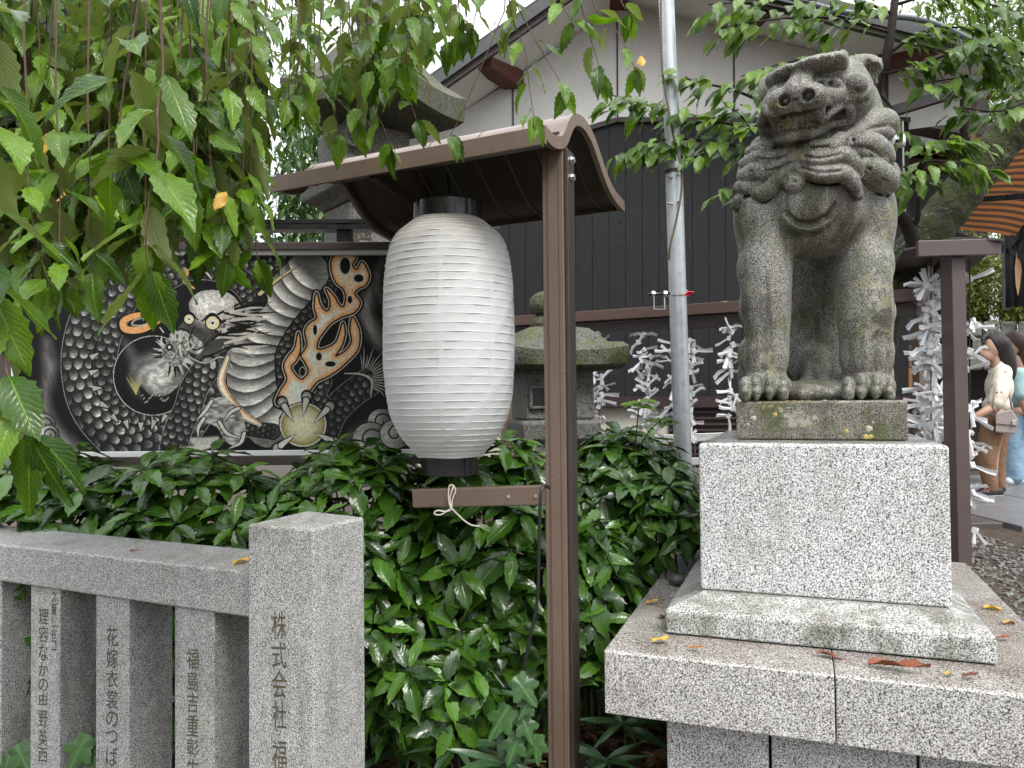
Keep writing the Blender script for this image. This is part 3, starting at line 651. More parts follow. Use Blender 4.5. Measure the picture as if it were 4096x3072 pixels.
# mane: rows of locks laid on the neck
def lock(pts, rs, lift=.55, k=.0025):
    P = []; rs = np.broadcast_to(np.asarray(rs, float), (len(pts),))*1.08
    for (x, y), r in zip(pts, rs):
        P.append(on(x, y, r*(lift*1.7-.75)+.016))
    locks.append((P, rs, k)); cuts.append(([on(x, y+r*2150, -.004) for (x, y), r in zip(pts, rs)], .0105))
locks = []; cuts = []
lock([(640, 900), (760, 925), (880, 915), (960, 850)], [.026, .032, .032, .028], .6)
lock([(1000, 815), (1120, 770), (1240, 700), (1330, 700), (1365, 760)], [.014, .030, .042, .044, .03], .35)
lock([(1020, 800), (1130, 790), (1260, 770), (1350, 800)], [.012, .022, .03, .024], .4)
lock([(1020, 900), (1120, 880), (1230, 910), (1320, 980), (1360, 1035)], [.022, .042, .045, .035, .018], .45)
lock([(1060, 940), (1170, 960), (1280, 1010)], [.02, .03, .03], .4)
lock([(1150, 1060), (1240, 1110), (1330, 1170), (1375, 1230)], [.03, .042, .042, .026], .45)
lock([(1160, 1150), (1260, 1200), (1340, 1260)], [.02, .03, .02], .4)
lock([(1385, 1080), (1400, 1130), (1395, 1190)], [.02, .022, .016], .3)
lock([(625, 965), (720, 1020), (860, 1005), (990, 985), (1075, 1060), (1100, 1140)], [.026, .032, .032, .03, .027, .020], .62)
lock([(610, 1065), (720, 1125), (850, 1140), (970, 1130), (1050, 1200), (1105, 1310)], [.018, .027, .030, .030, .028, .017], .62)
lock([(580, 930), (480, 985), (370, 1000), (270, 985), (200, 1030), (145, 1045)], [.02, .026, .026, .02, .024, .016], .5)
lock([(585, 1010), (470, 1060), (360, 1115), (240, 1120), (150, 1150)], [.022, .028, .032, .034, .024], .5)
lock([(560, 1085), (460, 1165), (380, 1245), (310, 1290), (255, 1270), (262, 1225)], [.016, .026, .03, .03, .022, .02], .5)
lock([(390, 880), (310, 870), (255, 890)], [.016, .024, .018], .4); lock([(370, 930), (280, 925), (205, 945)], [.016, .024, .018], .4)
lock([(210, 1240), (150, 1250), (115, 1290)], [.028, .034, .028], .35); lock([(115, 1350), (100, 1400)], [.022, .018], .3)
for P, r in cuts: S.chain(P, r, .004, cut=True)
for P, rs, k in locks: S.chain(P, rs, k)
def groove(pts, r, lift=.3):
    P = [H(x, y, (S.surf(*hc(x, y)) or 2.9)) for x, y in pts]; S.chain(P, r, .004, cut=True)
for g in [[(660, 985), (800, 1000), (980, 960)], [(640, 1085), (800, 1120), (960, 1105)], [(560, 970), (420, 1010), (260, 1010)], [(540, 1045), (380, 1100), (200, 1110)], [(1060, 860), (1200, 760), (1330, 735)], [(1050, 905), (1180, 915), (1310, 1000)], [(700, 915), (850, 905)], [(1180, 1080), (1330, 1190)]]:
    groove(g, .005)
# bell and the crease of the chest
bd = S.surf(*hc(585, 1230)); S.ell(H(585, 1212, bd+.005), .0445, .003, RS); S.cap(H(585, 1215, bd-.045), H(586, 1290, bd-.03), .004, .003, .002, cut=True)
S.ell(H(578, 1190, bd-.040), (.009, .014, .009), .003, RS, cut=True); S.chain([H(540, 1165, bd-.02), H(585, 1145, bd-.015), H(640, 1165, bd-.01), H(680, 1190, bd+.005)], .008, .006)
P = [(500, 1445), (560, 1505), (640, 1545), (730, 1545), (820, 1500), (880, 1440), (908, 1385)]
S.chain([H(x, y+34, S.surf(*hc(x, y+34))+.012) for x, y in P[:-1]], [.012, .018, .022, .022, .018, .010], .014)
S.chain([H(x, y, S.surf(*hc(x, y))+.002) for x, y in P], [.006, .010, .013, .013, .012, .010, .006], .008, cut=True)
S.below(1.4925)
base = fl+e2*.3+V(0, 0, 1.4925)
lion = S.mesh('lion_dog_statue', G_STAT, origin=base)
sm = lion.modifiers.new('smooth', 'SMOOTH'); sm.factor = .35; sm.iterations = 1
tag(lion, 'weathered granite lion dog with curled mane and bell sitting on the pedestal', 'statue')

# coins and scraps left on the plinth and pedestal
COIN = [plain('bronze_coin', (.30, .16, .06), .35, .8), plain('silver_coin', (.5, .5, .5), .3, .8)]
for i, (bx, t, m) in enumerate([(455, .03, 0), (500, .02, 0), (560, .05, 0), (730, .03, 1), (800, .025, 0), (610, .035, 0)]):
    x = (2900+bx/1.843)/1.85172; rr = ray2(x, 868); q = CAM+rr*(((fl+e2*t-CAM)@e2)/(rr@e2)); q[2] = 1.4915
    o = obj('coin', MB().lathe(q, [(.0115, 0), (.012, .0006), (.012, .0012), (.0115, .0018)], 18), COIN[m], smooth=40)
    tag(o, ['bronze coin nearest the left paw on the plinth edge', 'bronze coin second from the left paw on the plinth edge', 'bronze coin third from the left paw, lying deeper on the plinth', 'silver coin on the plinth between the front paws', 'bronze coin nearest the right paw on the plinth edge', 'bronze coin in the middle between both paws, left of the silver one'][i], 'coin', 'coins offered on the plinth')

# ================================================================== white gabled hall behind
def atY(x, y, Y): r = ray2(x, y); return CAM + r*(Y/r[1])
hall = empty('hall', (1.5, 8.0, .55)); tag(hall, 'white plastered gabled hall with charred black plank wall and red purlins', 'building')
YW = 8.0
wp = [(885, 960), (885, 316), (1108, 172), (1345, 4), (1590, 68), (2095, 190), (2095, 262), (1925, 285), (1925, 960)]
mb = MB(); mb.hexa([atY(x, y, YW) for x, y in wp], [atY(x, y, YW+.15) for x, y in wp]); obj('wall', mb, PLASTER, hall)
JOINT = plain('joint', (.03, .028, .027), .7)
for x, y0, y1 in [(1108, 190, 300), (1333, 35, 262), (1585, 86, 262), (1905, 165, 262)]:
    obj('wall_joint', MB().bar(atY(x, y0, YW-.006), atY(x+1, y1, YW-.006), .014, .012, (0, 1, 0)), JOINT, hall)
# roof: rakes with dark verge boards, plaster soffit
def rake(pw, pf, th, name):
    w0, w1 = pw; f0, f1 = pf
    a, b = atY(*w0, YW+.2), atY(*w1, YW+.2); c, d = atY(*f0, 7.2), atY(*f1, 7.2)
    sof = MB(); sof.hexa([a, b, d, c], [p+V(0, 0, .03) for p in (a, b, d, c)]); obj('soffit', sof, PLASTER, hall)
    r = MB(); up = V(0, 0, th); e = V(0, -.10, 0)
    r.hexa([p+V(0, 0, .033) for p in (a, b, d+e, c+e)], [p+V(0, 0, .033)+up for p in (a, b, d+e, c+e)]); ro = obj('roof', r, ROOFT, hall)
    v = MB(); q = V(0, -.06, 0)
    v.hexa([c+q-V(0, 0, .03), d+q-V(0, 0, .03), d-V(0, 0, .03)-V(0, .004, 0), c-V(0, 0, .03)-V(0, .004, 0)], [c+q+V(0, 0, .20), d+q+V(0, 0, .20), d+V(0, 0, .20)-V(0, .004, 0), c+V(0, 0, .20)-V(0, .004, 0)])
    obj('verge_board', v, DARKW if name == 'l' else GREENW, hall)
    return c, d
ROOFT = plain('roof_tile', (.06, .065, .07), .6); GREENW = plain('green_board', (.06, .075, .03), .6, 0, .3, 4)
rake(((860, 353), (1345, 22)), ((850, 268), (1345, -81)), .12, 'l')
rake(((1345, 22), (2130, 213)), ((1345, -62), (2160, 140)), .10, 'r')
for (x, y, x2, y2) in [(1113, 176, 1040, 128), (1337, 8, 1330, -75), (1587, 74, 1650, 10), (1880, 150, 2010, 95)]:
    a, b = atY(x, y, YW+.02), atY(x2, y2, 7.26); obj('purlin', MB().bar(a, b, .20, .17), PURLIN, hall)
gut = spline([atY(1560, -60, 7.0), atY(1800, 22, 7.0), atY(2000, 45, 7.0), atY(2160, 120, 7.0)], 5)
obj('gutter', MB().tube(gut, .028, 10), plain('gutter', (.10, .12, .13), .4), hall, smooth=True)
for x in (1908, 2085):
    obj('downpipe', MB().tube([atY(x, 100, 7.7), atY(x, 330, 7.7)], .05, 10), BROWN_D, hall, smooth=True)
# plank wall: each board a part
xw = list(np.arange(884, 1962, 36.0)); 
def plank_top(x): return 262 if x > 1332 else 262+(1332-x)*.30
boards = []
for i, x in enumerate(xw):
    x1 = x+35.0
    dy = rng.uniform(0, .006)
    q = [(x, 864), (x1, 864), (x1, plank_top(x1)), (x, plank_top(x))]
    mb = MB(); mb.hexa([atY(a, b, YW-.055+dy) for a, b in q], [atY(a, b, YW-.018) for a, b in q]); obj('plank', mb, PLANK, hall)
obj('plank_backing', MB().hexa([atY(a, b, YW-.0165) for a, b in [(884, 866), (1962, 866), (1962, 262), (1332, 262), (884, 397)]], [atY(a, b, YW-.004) for a, b in [(884, 866), (1962, 866), (1962, 262), (1332, 262), (884, 397)]]), DARKW, hall)
for (a, b) in [((884, 394), (1332, 260)), ((1332, 260), (1964, 260))]:
    obj('plank_cap', MB().bar(atY(*a, YW-.06), atY(*b, YW-.06), .06, .05), DARKW, hall)
obj('sill', MB().bar(atY(884, 869, YW-.09), atY(1964, 867, YW-.09), .12, .11), plain('sill_timber', (.028, .012, .012), .45), hall)
obj('foundation', MB().hexa([atY(a, b, YW-.05) for a, b in [(884, 1010), (1500, 1010), (1500, 881), (884, 881)]], [atY(a, b, YW-.003) for a, b in [(884, 1010), (1500, 1010), (1500, 881), (884, 881)]]), CONC, hall)
vent = obj('vent', MB().hexa([atY(a, b, YW-.04) for a, b in [(1502, 1010), (1964, 1010), (1964, 881), (1502, 881)]], [atY(a, b, YW-.003) for a, b in [(1502, 1010), (1964, 1010), (1964, 881), (1502, 881)]]), DARKW, hall)
for y in range(890, 1006, 13): obj('slat', MB().bar(atY(1445, y, YW-.07), atY(1962, y, YW-.07), .05, .022), DARKW, vent)
obj('vent_panel', MB().hexa([atY(a, b, YW-.066) for a, b in [(1445, 1010), (1501, 1010), (1501, 881), (1445, 881)]], [atY(a, b, YW-.051) for a, b in [(1445, 1010), (1501, 1010), (1501, 881), (1445, 881)]]), DARKW, hall)

# ladder lying along the wall
lad = empty('ladder', atY(1450, 1010, 7.5)); tag(lad, 'aluminium ladder leaning along the foot of the black plank wall', 'ladder')
for y in (948, 1000): obj('rail', MB().bar(atY(1205, y+7, 7.5), atY(1620, y-8, 7.5), .03, .07), ALU, lad, bevel=.003)
for x in np.arange(1240, 1620, 48): obj('rung', MB().bar(atY(x, 952, 7.51), atY(x+1, 998, 7.51), .03, .05, (0, 1, 0)), ALU, lad, bevel=.003)

# ================================================================== shop at the right: dark interior, awning, curtain, counter
SHOPD = plain('shop_interior', (.02, .016, .014), .8); TIMB = plain('brown_timber', (.10, .045, .025), .6, 0, .3, 8)
shop = empty('shop_stall', (4.9, 9.5, .6)); tag(shop, 'dark timber shop stall under the eaves at the right', 'stall')
q = [(1895, 1010), (2135, 1010), (2135, 215), (1895, 215)]
obj('back_wall', MB().hexa([atY(a, b, 9.6) for a, b in q], [atY(a, b, 9.75) for a, b in q]), SHOPD, shop)
obj('ceiling', MB().hexa([atY(1895, 318, 8.1), atY(2120, 318, 8.1), atY(2120, 300, 9.6), atY(1895, 300, 9.6)], [atY(1895, 312, 8.1), atY(2120, 312, 8.1), atY(2120, 294, 9.6), atY(1895, 294, 9.6)]), SHOPD, shop)
for y, h, mt in [(330, .14, TIMB), (352, .16, TIMB), (760, .1, DARKW)]:
    obj('beam', MB().bar(atY(1895, y, 8.6), atY(2100, y+3, 8.6), .1, h), mt, shop)
obj('brace', MB().bar(atY(1925, 242, 7.6), atY(2125, 180, 7.2), .07, .10), BROWN_D, shop)
obj('post', MB().bar(atY(2084, 320, 8.2), atY(2092, 130, 8.2), .16, .12, (0, 1, 0)), TIMB, shop)
obj('post', MB().bar(atY(1935, 960, 8.4), atY(1935, 300, 8.4), .10, .12, (0, 1, 0)), DARKW, shop)
obj('sail', MB().add([atY(1945, 262, 8.3), atY(2095, 292, 8.1), atY(2095, 318, 8.2), atY(1945, 285, 8.4)], [(0, 1, 2, 3)]), plain('tarpaulin', (.09, .065, .055), .7), shop, fixn=False)
cnt = obj('wooden_counter', MB().box(atY(1962, 822, 8.3), np.eye(3), (.20, .18, .125)), plain('honey_wood', (.36, .16, .045), .45, 0, .2, 3), bevel=.006)
tag(cnt, 'honey coloured wooden counter box between statue and paper rack', 'counter')
frm = empty('picture_frame', atY(1945, 790, 8.2)); tag(frm, 'tall leaning frame with a pale pane beside the wooden counter', 'frame')
obj('pane', MB().hexa([atY(1937, 790, 8.15), atY(1950, 790, 8.15), atY(1942, 705, 8.35), atY(1932, 705, 8.35)], [atY(1937, 790, 8.17), atY(1950, 790, 8.17), atY(1942, 705, 8.37), atY(1932, 705, 8.37)]), plain('pane', (.45, .48, .5), .2), frm)
obj('frame', MB().bar(atY(1953, 792, 8.14), atY(1944, 703, 8.34), .03, .05, (1, 0, 0)), plain('frame_wood', (.25, .11, .07), .5), frm)
def stripes():
    m, nt, b, out = newmat('striped_awning'); n = N(nt); uv = n.node('ShaderNodeUVMap'); x = n.sep(uv.outputs[0])
    f = n.math('FRACT', n.math('MULTIPLY', x[1], 17.0)); st = n.ramp(f, [(.48, 0.0), (.52, 1.0)])
    nz = n.noise(n.coord(), 5, 4)
    c = n.mix(st, n.mix(nz, (.26, .10, .032), (.34, .135, .045)), n.mix(nz, (.06, .035, .027), (.09, .05, .037))); n.lk(c, b.inputs['Base Color']); b.inputs['Roughness'].default_value = .8
    tr = n.node('ShaderNodeBsdfTranslucent'); n.lk(c, tr.inputs[0]); ms = n.node('ShaderNodeMixShader'); ms.inputs[0].default_value = .55
    n.lk(b.outputs[0], ms.inputs[1]); n.lk(tr.outputs[0], ms.inputs[2]); n.lk(ms.outputs[0], out.inputs[0]); return m
awn = empty('awning', atY(2140, 520, 7.4)); tag(awn, 'orange and brown striped awning with black struts at the right edge', 'awning')
c00, c01, c10, c11 = atY(2010, 478, 8.1), atY(2330, 545, 7.1), atY(2110, 290, 7.6), atY(2420, 250, 6.3)
gr = np.array([[(c00*(1-u)+c01*u)*(1-v)+(c10*(1-u)+c11*u)*v - V(0, 0, .02*math.sin(u*9)) for u in np.linspace(0, 1, 14)] for v in np.linspace(0, 1, 10)])
mb = MB(); mb.sheet(gr); o = obj('canvas', mb, stripes(), awn, smooth=True)
ul = o.data.uv_layers.new(name='UVMap'); li = np.zeros(len(o.data.loops), int); o.data.loops.foreach_get('vertex_index', li)
uvs = np.array([(u, v) for v in np.linspace(0, 1, 10) for u in np.linspace(0, 1, 14)]); ul.data.foreach_set('uv', uvs[li].astype(np.float32).ravel())
for a, b in [((2065, 498, 7.7), (2260, 560, 7.0)), ((2080, 425, 7.5), (2300, 408, 6.6)), ((2190, 520, 7.2), (2290, 380, 6.6)), ((2175, 660, 7.3), (2172, 505, 7.3))]:
    obj('strut', MB().bar(atY(*a)-V(0, 0, .04), atY(*b)-V(0, 0, .04), .05, .05), BLACK, awn)
cur = [[atY(x, y, 7.25)+V(0, .03*math.sin(x*.35), 0) for x in np.linspace(2172, 2300, 30)] for y in (508, 580, 662)]
mb = MB(); mb.sheet(np.array(cur)); o = obj('shop_curtain', mb, plain('black_cloth', (.014, .012, .016), .8), smooth=True, fixn=False); o.modifiers.new('t', 'SOLIDIFY').thickness = .004
tag(o, 'black shop curtain hanging below the striped awning', 'curtain')
e_ = [(2196, 545), (2204, 552), (2207, 585), (2203, 620), (2199, 640), (2194, 615), (2192, 580)]
mb = MB(); mb.add([atY(x, y, 7.19) for x, y in e_], [tuple(range(7))]); obj('painted_leaf_mark', mb, plain('gold_print', (.40, .24, .12), .7), o, fixn=False)

# small loudspeaker-camera under the eave and a hanging cord
sc1 = empty('security_camera', atY(1942, 305, 6.6)); tag(sc1, 'small white and black security camera under the eave by the mane', 'camera')
obj('body', MB().lathe(atY(1942, 318, 6.6), [(.0, 0), (.05, .005), (.055, .05), (.05, .10), (.0, .11)], 16), TIN, sc1, smooth=True)
obj('lens_band', MB().lathe(atY(1942, 307, 6.55), [(.02, 0), (.03, .003), (.03, .02), (.02, .023)], 14), BLACK, sc1, smooth=True)
o = obj('hanging_cord', MB().tube([atY(1950, 262, 7.0), atY(1951, 340, 7.0), atY(1955, 470, 7.0)], .008, 6), plain('grey_cord', (.3, .29, .27), .8)); tag(o, 'thin grey cord hanging from the dark brace behind the statue', 'cord')

# ================================================================== dragon billboard
bb = empty('billboard', at2(470, 1000, 3.62)); tag(bb, 'wide billboard printed with a black and white dragon in flames', 'billboard')
DB = 3.6
def bp(cx, cy, d=DB):                        # photograph crop pixel -> board
    return at(cx/1.3012, 1000+cy/1.3012, d)
def bq(u, v, dd=0.0):                        # u 0..1 left-right, v 0..1 top-bottom on the print
    tl, tr_, bl, br = bp(84, 36), bp(2225, 30), bp(88, 1054), bp(2225, 1036)
    return (tl*(1-u)+tr_*u)*(1-v)+(bl*(1-u)+br*u)*v + V(0, dd, 0)
FR = plain('frame_brown', (.062, .045, .045), .35, 0, .15, 4, .5)
def member(u0, v0, u1, v1, w, dep, mt, dy, name):
    a, b = bq(u0, v0, dy), bq(u1, v1, dy); obj(name, MB().bar(a, b, dep, w), mt, bb, bevel=.003)
tlx = .012
member(-.012, -.013, 1.012, -.013, .022, .03, TIN, -.016, 'white_trim'); member(-.012, 1.013, 1.012, 1.013, .026, .03, TIN, -.016, 'white_trim')
a, b = bq(-.006, -.025, -.017), bq(-.006, 1.025, -.017); obj('white_trim', MB().bar(a, b, .03, .02, (0, 1, 0)), TIN, bb)
member(-.03, -.043, 1.03, -.043, .036, .07, FR, -.012, 'frame_bar'); member(-.03, 1.048, 1.03, 1.048, .045, .07, FR, -.012, 'frame_bar')
a, b = bq(-.0225, -.06, -.012), bq(-.0225, 1.07, -.012); obj('frame_bar', MB().bar(a, b, .07, .03, (0, 1, 0)), FR, bb)
a, b = bq(1.0225, -.06, -.012), bq(1.0225, 1.07, -.012); obj('frame_bar', MB().bar(a, b, .07, .03, (0, 1, 0)), FR, bb)
q = [bq(-.02, -.04, .02), bq(1.02, -.04, .02), bq(1.02, 1.04, .02), bq(-.02, 1.04, .02)]
obj('back_board', MB().hexa(q, [p+V(0, .02, 0) for p in q]), FR, bb)
for x in (745, 200, -10, 980):
    obj('post', MB().bar(at2(x, 545, 3.72), at2(x, 480, 3.72), .07, .05, (0, 1, 0)), BLACK, bb)
for x in (60, 700): obj('leg', MB().bar(at2(x, 1330, 3.70), at2(x, 980, 3.70), .07, .06, (0, 1, 0)), FR, bb)
for y, h in [(481, .018), (487, .012), (494, .020)]:
    obj('top_rail', MB().bar(at2(-30, y+4, 3.72), at2(1080, y-1, 3.72), .08 if h > .013 else .05, h), BLACK if h > .013 else plain('rail_cap', (.25, .25, .26), .3), bb)

# ---- the print itself: painted pixel by pixel into the colours of a fine grid
GW, GH = 800, 384
def paint_dragon():
    X, Y = np.meshgrid(np.linspace(84, 2225, GW), np.linspace(34, 1050, GH)); X = X.astype(np.float32); Y = Y.astype(np.float32)
    I = np.zeros((GH, GW, 3), np.float32); I[:] = (.012, .012, .013)
    r = np.random.default_rng(3)
    def vnoise(sx, sy, seed, ang=0.0):
        q = np.random.default_rng(seed); g = q.random((64, 64)).astype(np.float32)
        a = X*math.cos(ang)+Y*math.sin(ang); b = -X*math.sin(ang)+Y*math.cos(ang); a = (a/sx) % 63; b = (b/sy) % 63
        i, j = a.astype(int), b.astype(int); fa_, fb_ = a-i, b-j; fa_ = fa_*fa_*(3-2*fa_); fb_ = fb_*fb_*(3-2*fb_)
        return (g[i, j]*(1-fa_)+g[(i+1) % 64, j]*fa_)*(1-fb_)+(g[i, (j+1) % 64]*(1-fa_)+g[(i+1) % 64, (j+1) % 64]*fa_)*fb_
    n1 = vnoise(28, 11, 1); n2 = vnoise(9, 9, 2); n3 = vnoise(60, 18, 5, 1.2)
    def put(mask, col, a=1.0):
        m = np.clip(mask, 0, 1)*a; c = np.asarray(col, np.float32)
        I[:] = I*(1-m[..., None])+(c if c.ndim == 3 else c[None, None, :])*m[..., None]
    def grey(v): return np.stack([v*1.0, v*.985, v*.94], -1)
    def curve(pts, n=9): return spline(np.array(pts, float), n).astype(np.float32)
    def near(c):
        """distance, arc position, side for a polyline"""
        best = np.full(X.shape, 1e9, np.float32); S_ = np.zeros_like(X); T_ = np.zeros_like(X); acc = 0
        for a, b in zip(c[:-1], c[1:]):
            ab = b[:2]-a[:2]; L = ab@ab+1e-6; ln = math.sqrt(L)
            t = np.clip(((X-a[0])*ab[0]+(Y-a[1])*ab[1])/L, 0, 1); dx = X-a[0]-t*ab[0]; dy = Y-a[1]-t*ab[1]
            d = np.sqrt(dx*dx+dy*dy); sd = np.sign(ab[0]*dy-ab[1]*dx); m = d < best
            best = np.where(m, d, best); S_ = np.where(m, acc+t*ln, S_); T_ = np.where(m, d*sd, T_); acc += ln
        return best, S_, T_, acc
    def stroke(pts, w, col, a=1.0, soft=2.0, n=9):
        """w: width or list of widths along the way"""
        p = np.array(pts, float); w = np.broadcast_to(np.asarray(w, float), (len(p),)); c = spline(np.hstack([p, w[:, None]]), n)
        m = np.zeros_like(X)
        for q0, q1 in zip(c[:-1], c[1:]):
            x0, x1 = min(q0[0], q1[0])-q0[2]-8, max(q0[0], q1[0])+q0[2]+8; y0, y1 = min(q0[1], q1[1])-q0[2]-8, max(q0[1], q1[1])+q0[2]+8
            i0 = max(0, int((x0-84)/2141*GW)); i1 = min(GW, int((x1-84)/2141*GW)+2); j0 = max(0, int((y0-34)/1016*GH)); j1 = min(GH, int((y1-34)/1016*GH)+2)
            if i1 <= i0 or j1 <= j0: continue
            xx, yy = X[j0:j1, i0:i1], Y[j0:j1, i0:i1]; ab = q1[:2]-q0[:2]; L = ab@ab+1e-6
            t = np.clip(((xx-q0[0])*ab[0]+(yy-q0[1])*ab[1])/L, 0, 1); d = np.hypot(xx-q0[0]-t*ab[0], yy-q0[1]-t*ab[1])-(q0[2]+(q1[2]-q0[2])*t)/2
            m[j0:j1, i0:i1] = np.maximum(m[j0:j1, i0:i1], np.clip(.5-d/soft, 0, 1))
        put(m, col, a); return m
    def poly(pts, soft=0):
        p = np.array(pts, float); ins = np.zeros(X.shape, bool); j = len(p)-1
        for i in range(len(p)):
            cnd = ((p[i, 1] > Y) != (p[j, 1] > Y)) & (X < (p[j, 0]-p[i, 0])*(Y-p[i, 1])/(p[j, 1]-p[i, 1]+1e-9)+p[i, 0]); ins ^= cnd; j = i
        return ins.astype(np.float32)
    def blob(pts, n=8): return poly(spline(np.array(list(pts)+[pts[0]], float), n))
    K = (.01, .01, .011); Wt = (.72, .70, .65)
    # smoke
    for pts, w, v in [([(240, 480), (255, 620), (230, 800), (300, 950), (380, 1040)], [50, 70, 50, 60, 90], .30), ([(1930, 210), (1900, 330), (1950, 450), (1985, 520)], [30, 80, 70, 20], .42), ([(1990, 60), (1960, 160), (1985, 280)], [30, 40, 20], .25), ([(270, 200), (330, 110), (430, 60)], [40, 60, 40], .3), ([(1780, 1040), (1850, 960), (1960, 900)], [40, 50, 20], .25), ([(1690, 60), (1720, 160), (1690, 260)], [10, 24, 8], .2)]:
        stroke(pts, w, (v, v*.96, v*.93), .9, 60)
    I *= (.75+.5*n3[..., None])
    # scaled body bands
    def band(pts, hw, sw=46.0, sl=40.0, lo=.02, hi=.62, edge=True, rows=None, dark=0.0):
        c = curve(pts); d, s, t, L = near(c); hwv = hw
        m = (d < hwv).astype(np.float32)
        if edge: put(((d < hwv+9)).astype(np.float32), K); put(((d > hwv+5) & (d < hwv+8.5)).astype(np.float32), (.5, .5, .48), .8)
        row0 = np.floor(s/sl); v = np.zeros_like(X); done = np.zeros(X.shape, bool)
        for k in (1, 0):
            row = row0-k; a_ = t/sw+(row % 2)*.5+50; cc_ = np.round(a_); fu = a_-cc_; fv = s/sl-row
            el = (fu/.53)**2+((fv-.42)/.86)**2; ins = (el < 1) & ~done
            hs_ = np.sin(row*12.9+cc_*7.7)*.5+.5; sh = (.12+.88*np.clip((fv-.3)/.95, 0, 1)**1.5)*(.55+.45*hs_)*(1-.75*np.clip(np.abs(fu)*1.9, 0, 1)**3)
            v = np.where(ins, np.where(el > .84, 0.0, sh), v); done |= ins
        v = lo+(hi-lo)*v*(.75+.5*n2)*(1-dark)*np.clip(1.25-(d/hwv)**2*.6, .3, 1.2)
        put(m, grey(v*(1.0))); return d, s, t, m
    band([(1290, 60), (1400, 95), (1520, 70), (1640, 50)], 70, 46, 42, hi=.66)
    band([(1700, 20), (1680, 200), (1580, 360), (1490, 470), (1460, 640), (1470, 760)], 62, 40, 34, hi=.5, dark=.1)
    band([(760, 60), (620, 170), (530, 320), (475, 470), (462, 620), (500, 790), (610, 930), (740, 985), (860, 960), (960, 840), (1020, 700), (1075, 590)], 140, 56, 50, hi=.70)
    stroke([(560, 330), (480, 560), (500, 740), (620, 880), (760, 920), (900, 860)], [6, 10, 10, 12, 10, 6], K, .9)
    for (x, y, a) in [(470, 560, 2.6), (465, 640, 2.8), (480, 720, 3.1), (520, 800, 3.6), (580, 860, 4.0), (650, 890, 4.4), (730, 900, 4.7), (800, 890, 5.0), (860, 860, 5.2)]:
        u = np.array([math.cos(a), math.sin(a)]); w_ = np.array([-u[1], u[0]]); p = np.array([x, y])
        put(poly([p-w_*17, p+w_*17, p+u*-52]), (.55, .54, .5)); stroke([p-w_*17, p-u*52, p+w_*17], 5, K)
    # the crystal ball with swirl
    e = np.hypot((X-795)/205, (Y-655)/205); put((e < 1.03).astype(np.float32), K); put(((e > 1.0) & (e < 1.02)).astype(np.float32), (.6, .6, .57))
    q = np.hypot((X-820)/160, (Y-660)/150); angn = np.arctan2(Y-660, X-820); sw_ = .5+.5*np.sin(angn*3+q*16+n1*3)
    put((e < .97).astype(np.float32), grey(np.clip(.95-q*.85, .02, .8)*(.65+.35*sw_)))
    stroke([(650, 480), (690, 560), (700, 650)], [40, 60, 10], (.38, .36, .37), .5, 40); stroke([(730, 720), (780, 790), (880, 790), (960, 700)], [20, 60, 70, 30], K, .95, 10)
    for k in range(26):
        x = 735+k*9; y = 770+22*math.sin(k*.6)+r.uniform(-10, 10)-max(0, k-12)*4; stroke([(x, y), (x+8, y-9)], [7, 2], (.6, .6, .56), .8)
    for k in range(11):
        stroke([(705, 750), (675+k*5, 700), (655+k*8+r.uniform(-8, 8), 640+r.uniform(0, 30))], [6, 4, 1.5], (.55, .52, .28), .85)
    # belly plates
    bl = curve([(1600, 120), (1470, 260), (1370, 390), (1310, 520), (1305, 660), (1330, 790), (1400, 910)]); d, s, t, L = near(bl)
    hw = 112+14*np.clip((s-200)/400, 0, 1); m = (d < hw).astype(np.float32); put((d < hw+9).astype(np.float32), K)
    ss = s+ (t/95)**2*26; f = (ss/66) % 1.0; v = np.clip(.25+.85*f, 0, 1)*(1-.85*np.clip((f-.93)/.04, 0, 1)); v *= np.clip(1.08-np.abs(t)/hw*.45, .1, 1)*(.85+.3*n1)
    put(m, grey(v*.84)); 
    band([(1085, 600), (1010, 720), (975, 830), (930, 930), (900, 1030)], 66, 46, 42, hi=.66)
    band([(1180, 905), (1300, 935), (1420, 955)], 38, 30, 28, hi=.45)
    # skull, mane and horn
    band([(860, 150), (980, 95), (1130, 100), (1260, 170), (1330, 260)], 58, 42, 38, hi=.6)
    hd = blob([(985, 330), (990, 260), (1060, 212), (1190, 225), (1262, 320), (1240, 450), (1170, 530), (1060, 548), (985, 470), (905, 440), (940, 390)])
    gs = np.hypot((X-1110)/150, (Y-290)/120); put(hd, grey(np.clip(.80-.42*gs**2, .22, .8)*(.85+.25*n2)))
    for (x, y, w_, h_) in [(1010, 420, 60, 40), (1150, 450, 70, 50), (1060, 500, 60, 30), (1215, 400, 30, 60)]: put(np.exp(-((X-x)/w_)**2-((Y-y)/h_)**2)*hd*.45, (.05, .05, .05))
    put(blob([(880, 440), (930, 420), (1000, 440), (1060, 500), (1020, 545), (940, 500), (885, 480)]), grey(.50*(.6+.7*n2)))
    for k in range(46):
        a = r.uniform(-.5, .75); x0, y0 = 1160+r.uniform(-40, 70), 400+r.uniform(-90, 130); ln = r.uniform(90, 260)
        x1, y1 = x0+math.cos(a)*ln, y0-math.sin(a)*ln*.55
        stroke([(x0, y0), ((x0+x1)/2, (y0+y1)/2+r.uniform(-14, 14)), (x1, y1)], [14, 12, 2], K if k % 2 else (.62, .6, .56), .95)
    stroke([(1345, 235), (1440, 160), (1560, 78)], [30, 26, 5], K); stroke([(1352, 230), (1440, 158), (1552, 82)], [20, 17, 3], (.62, .55, .40))
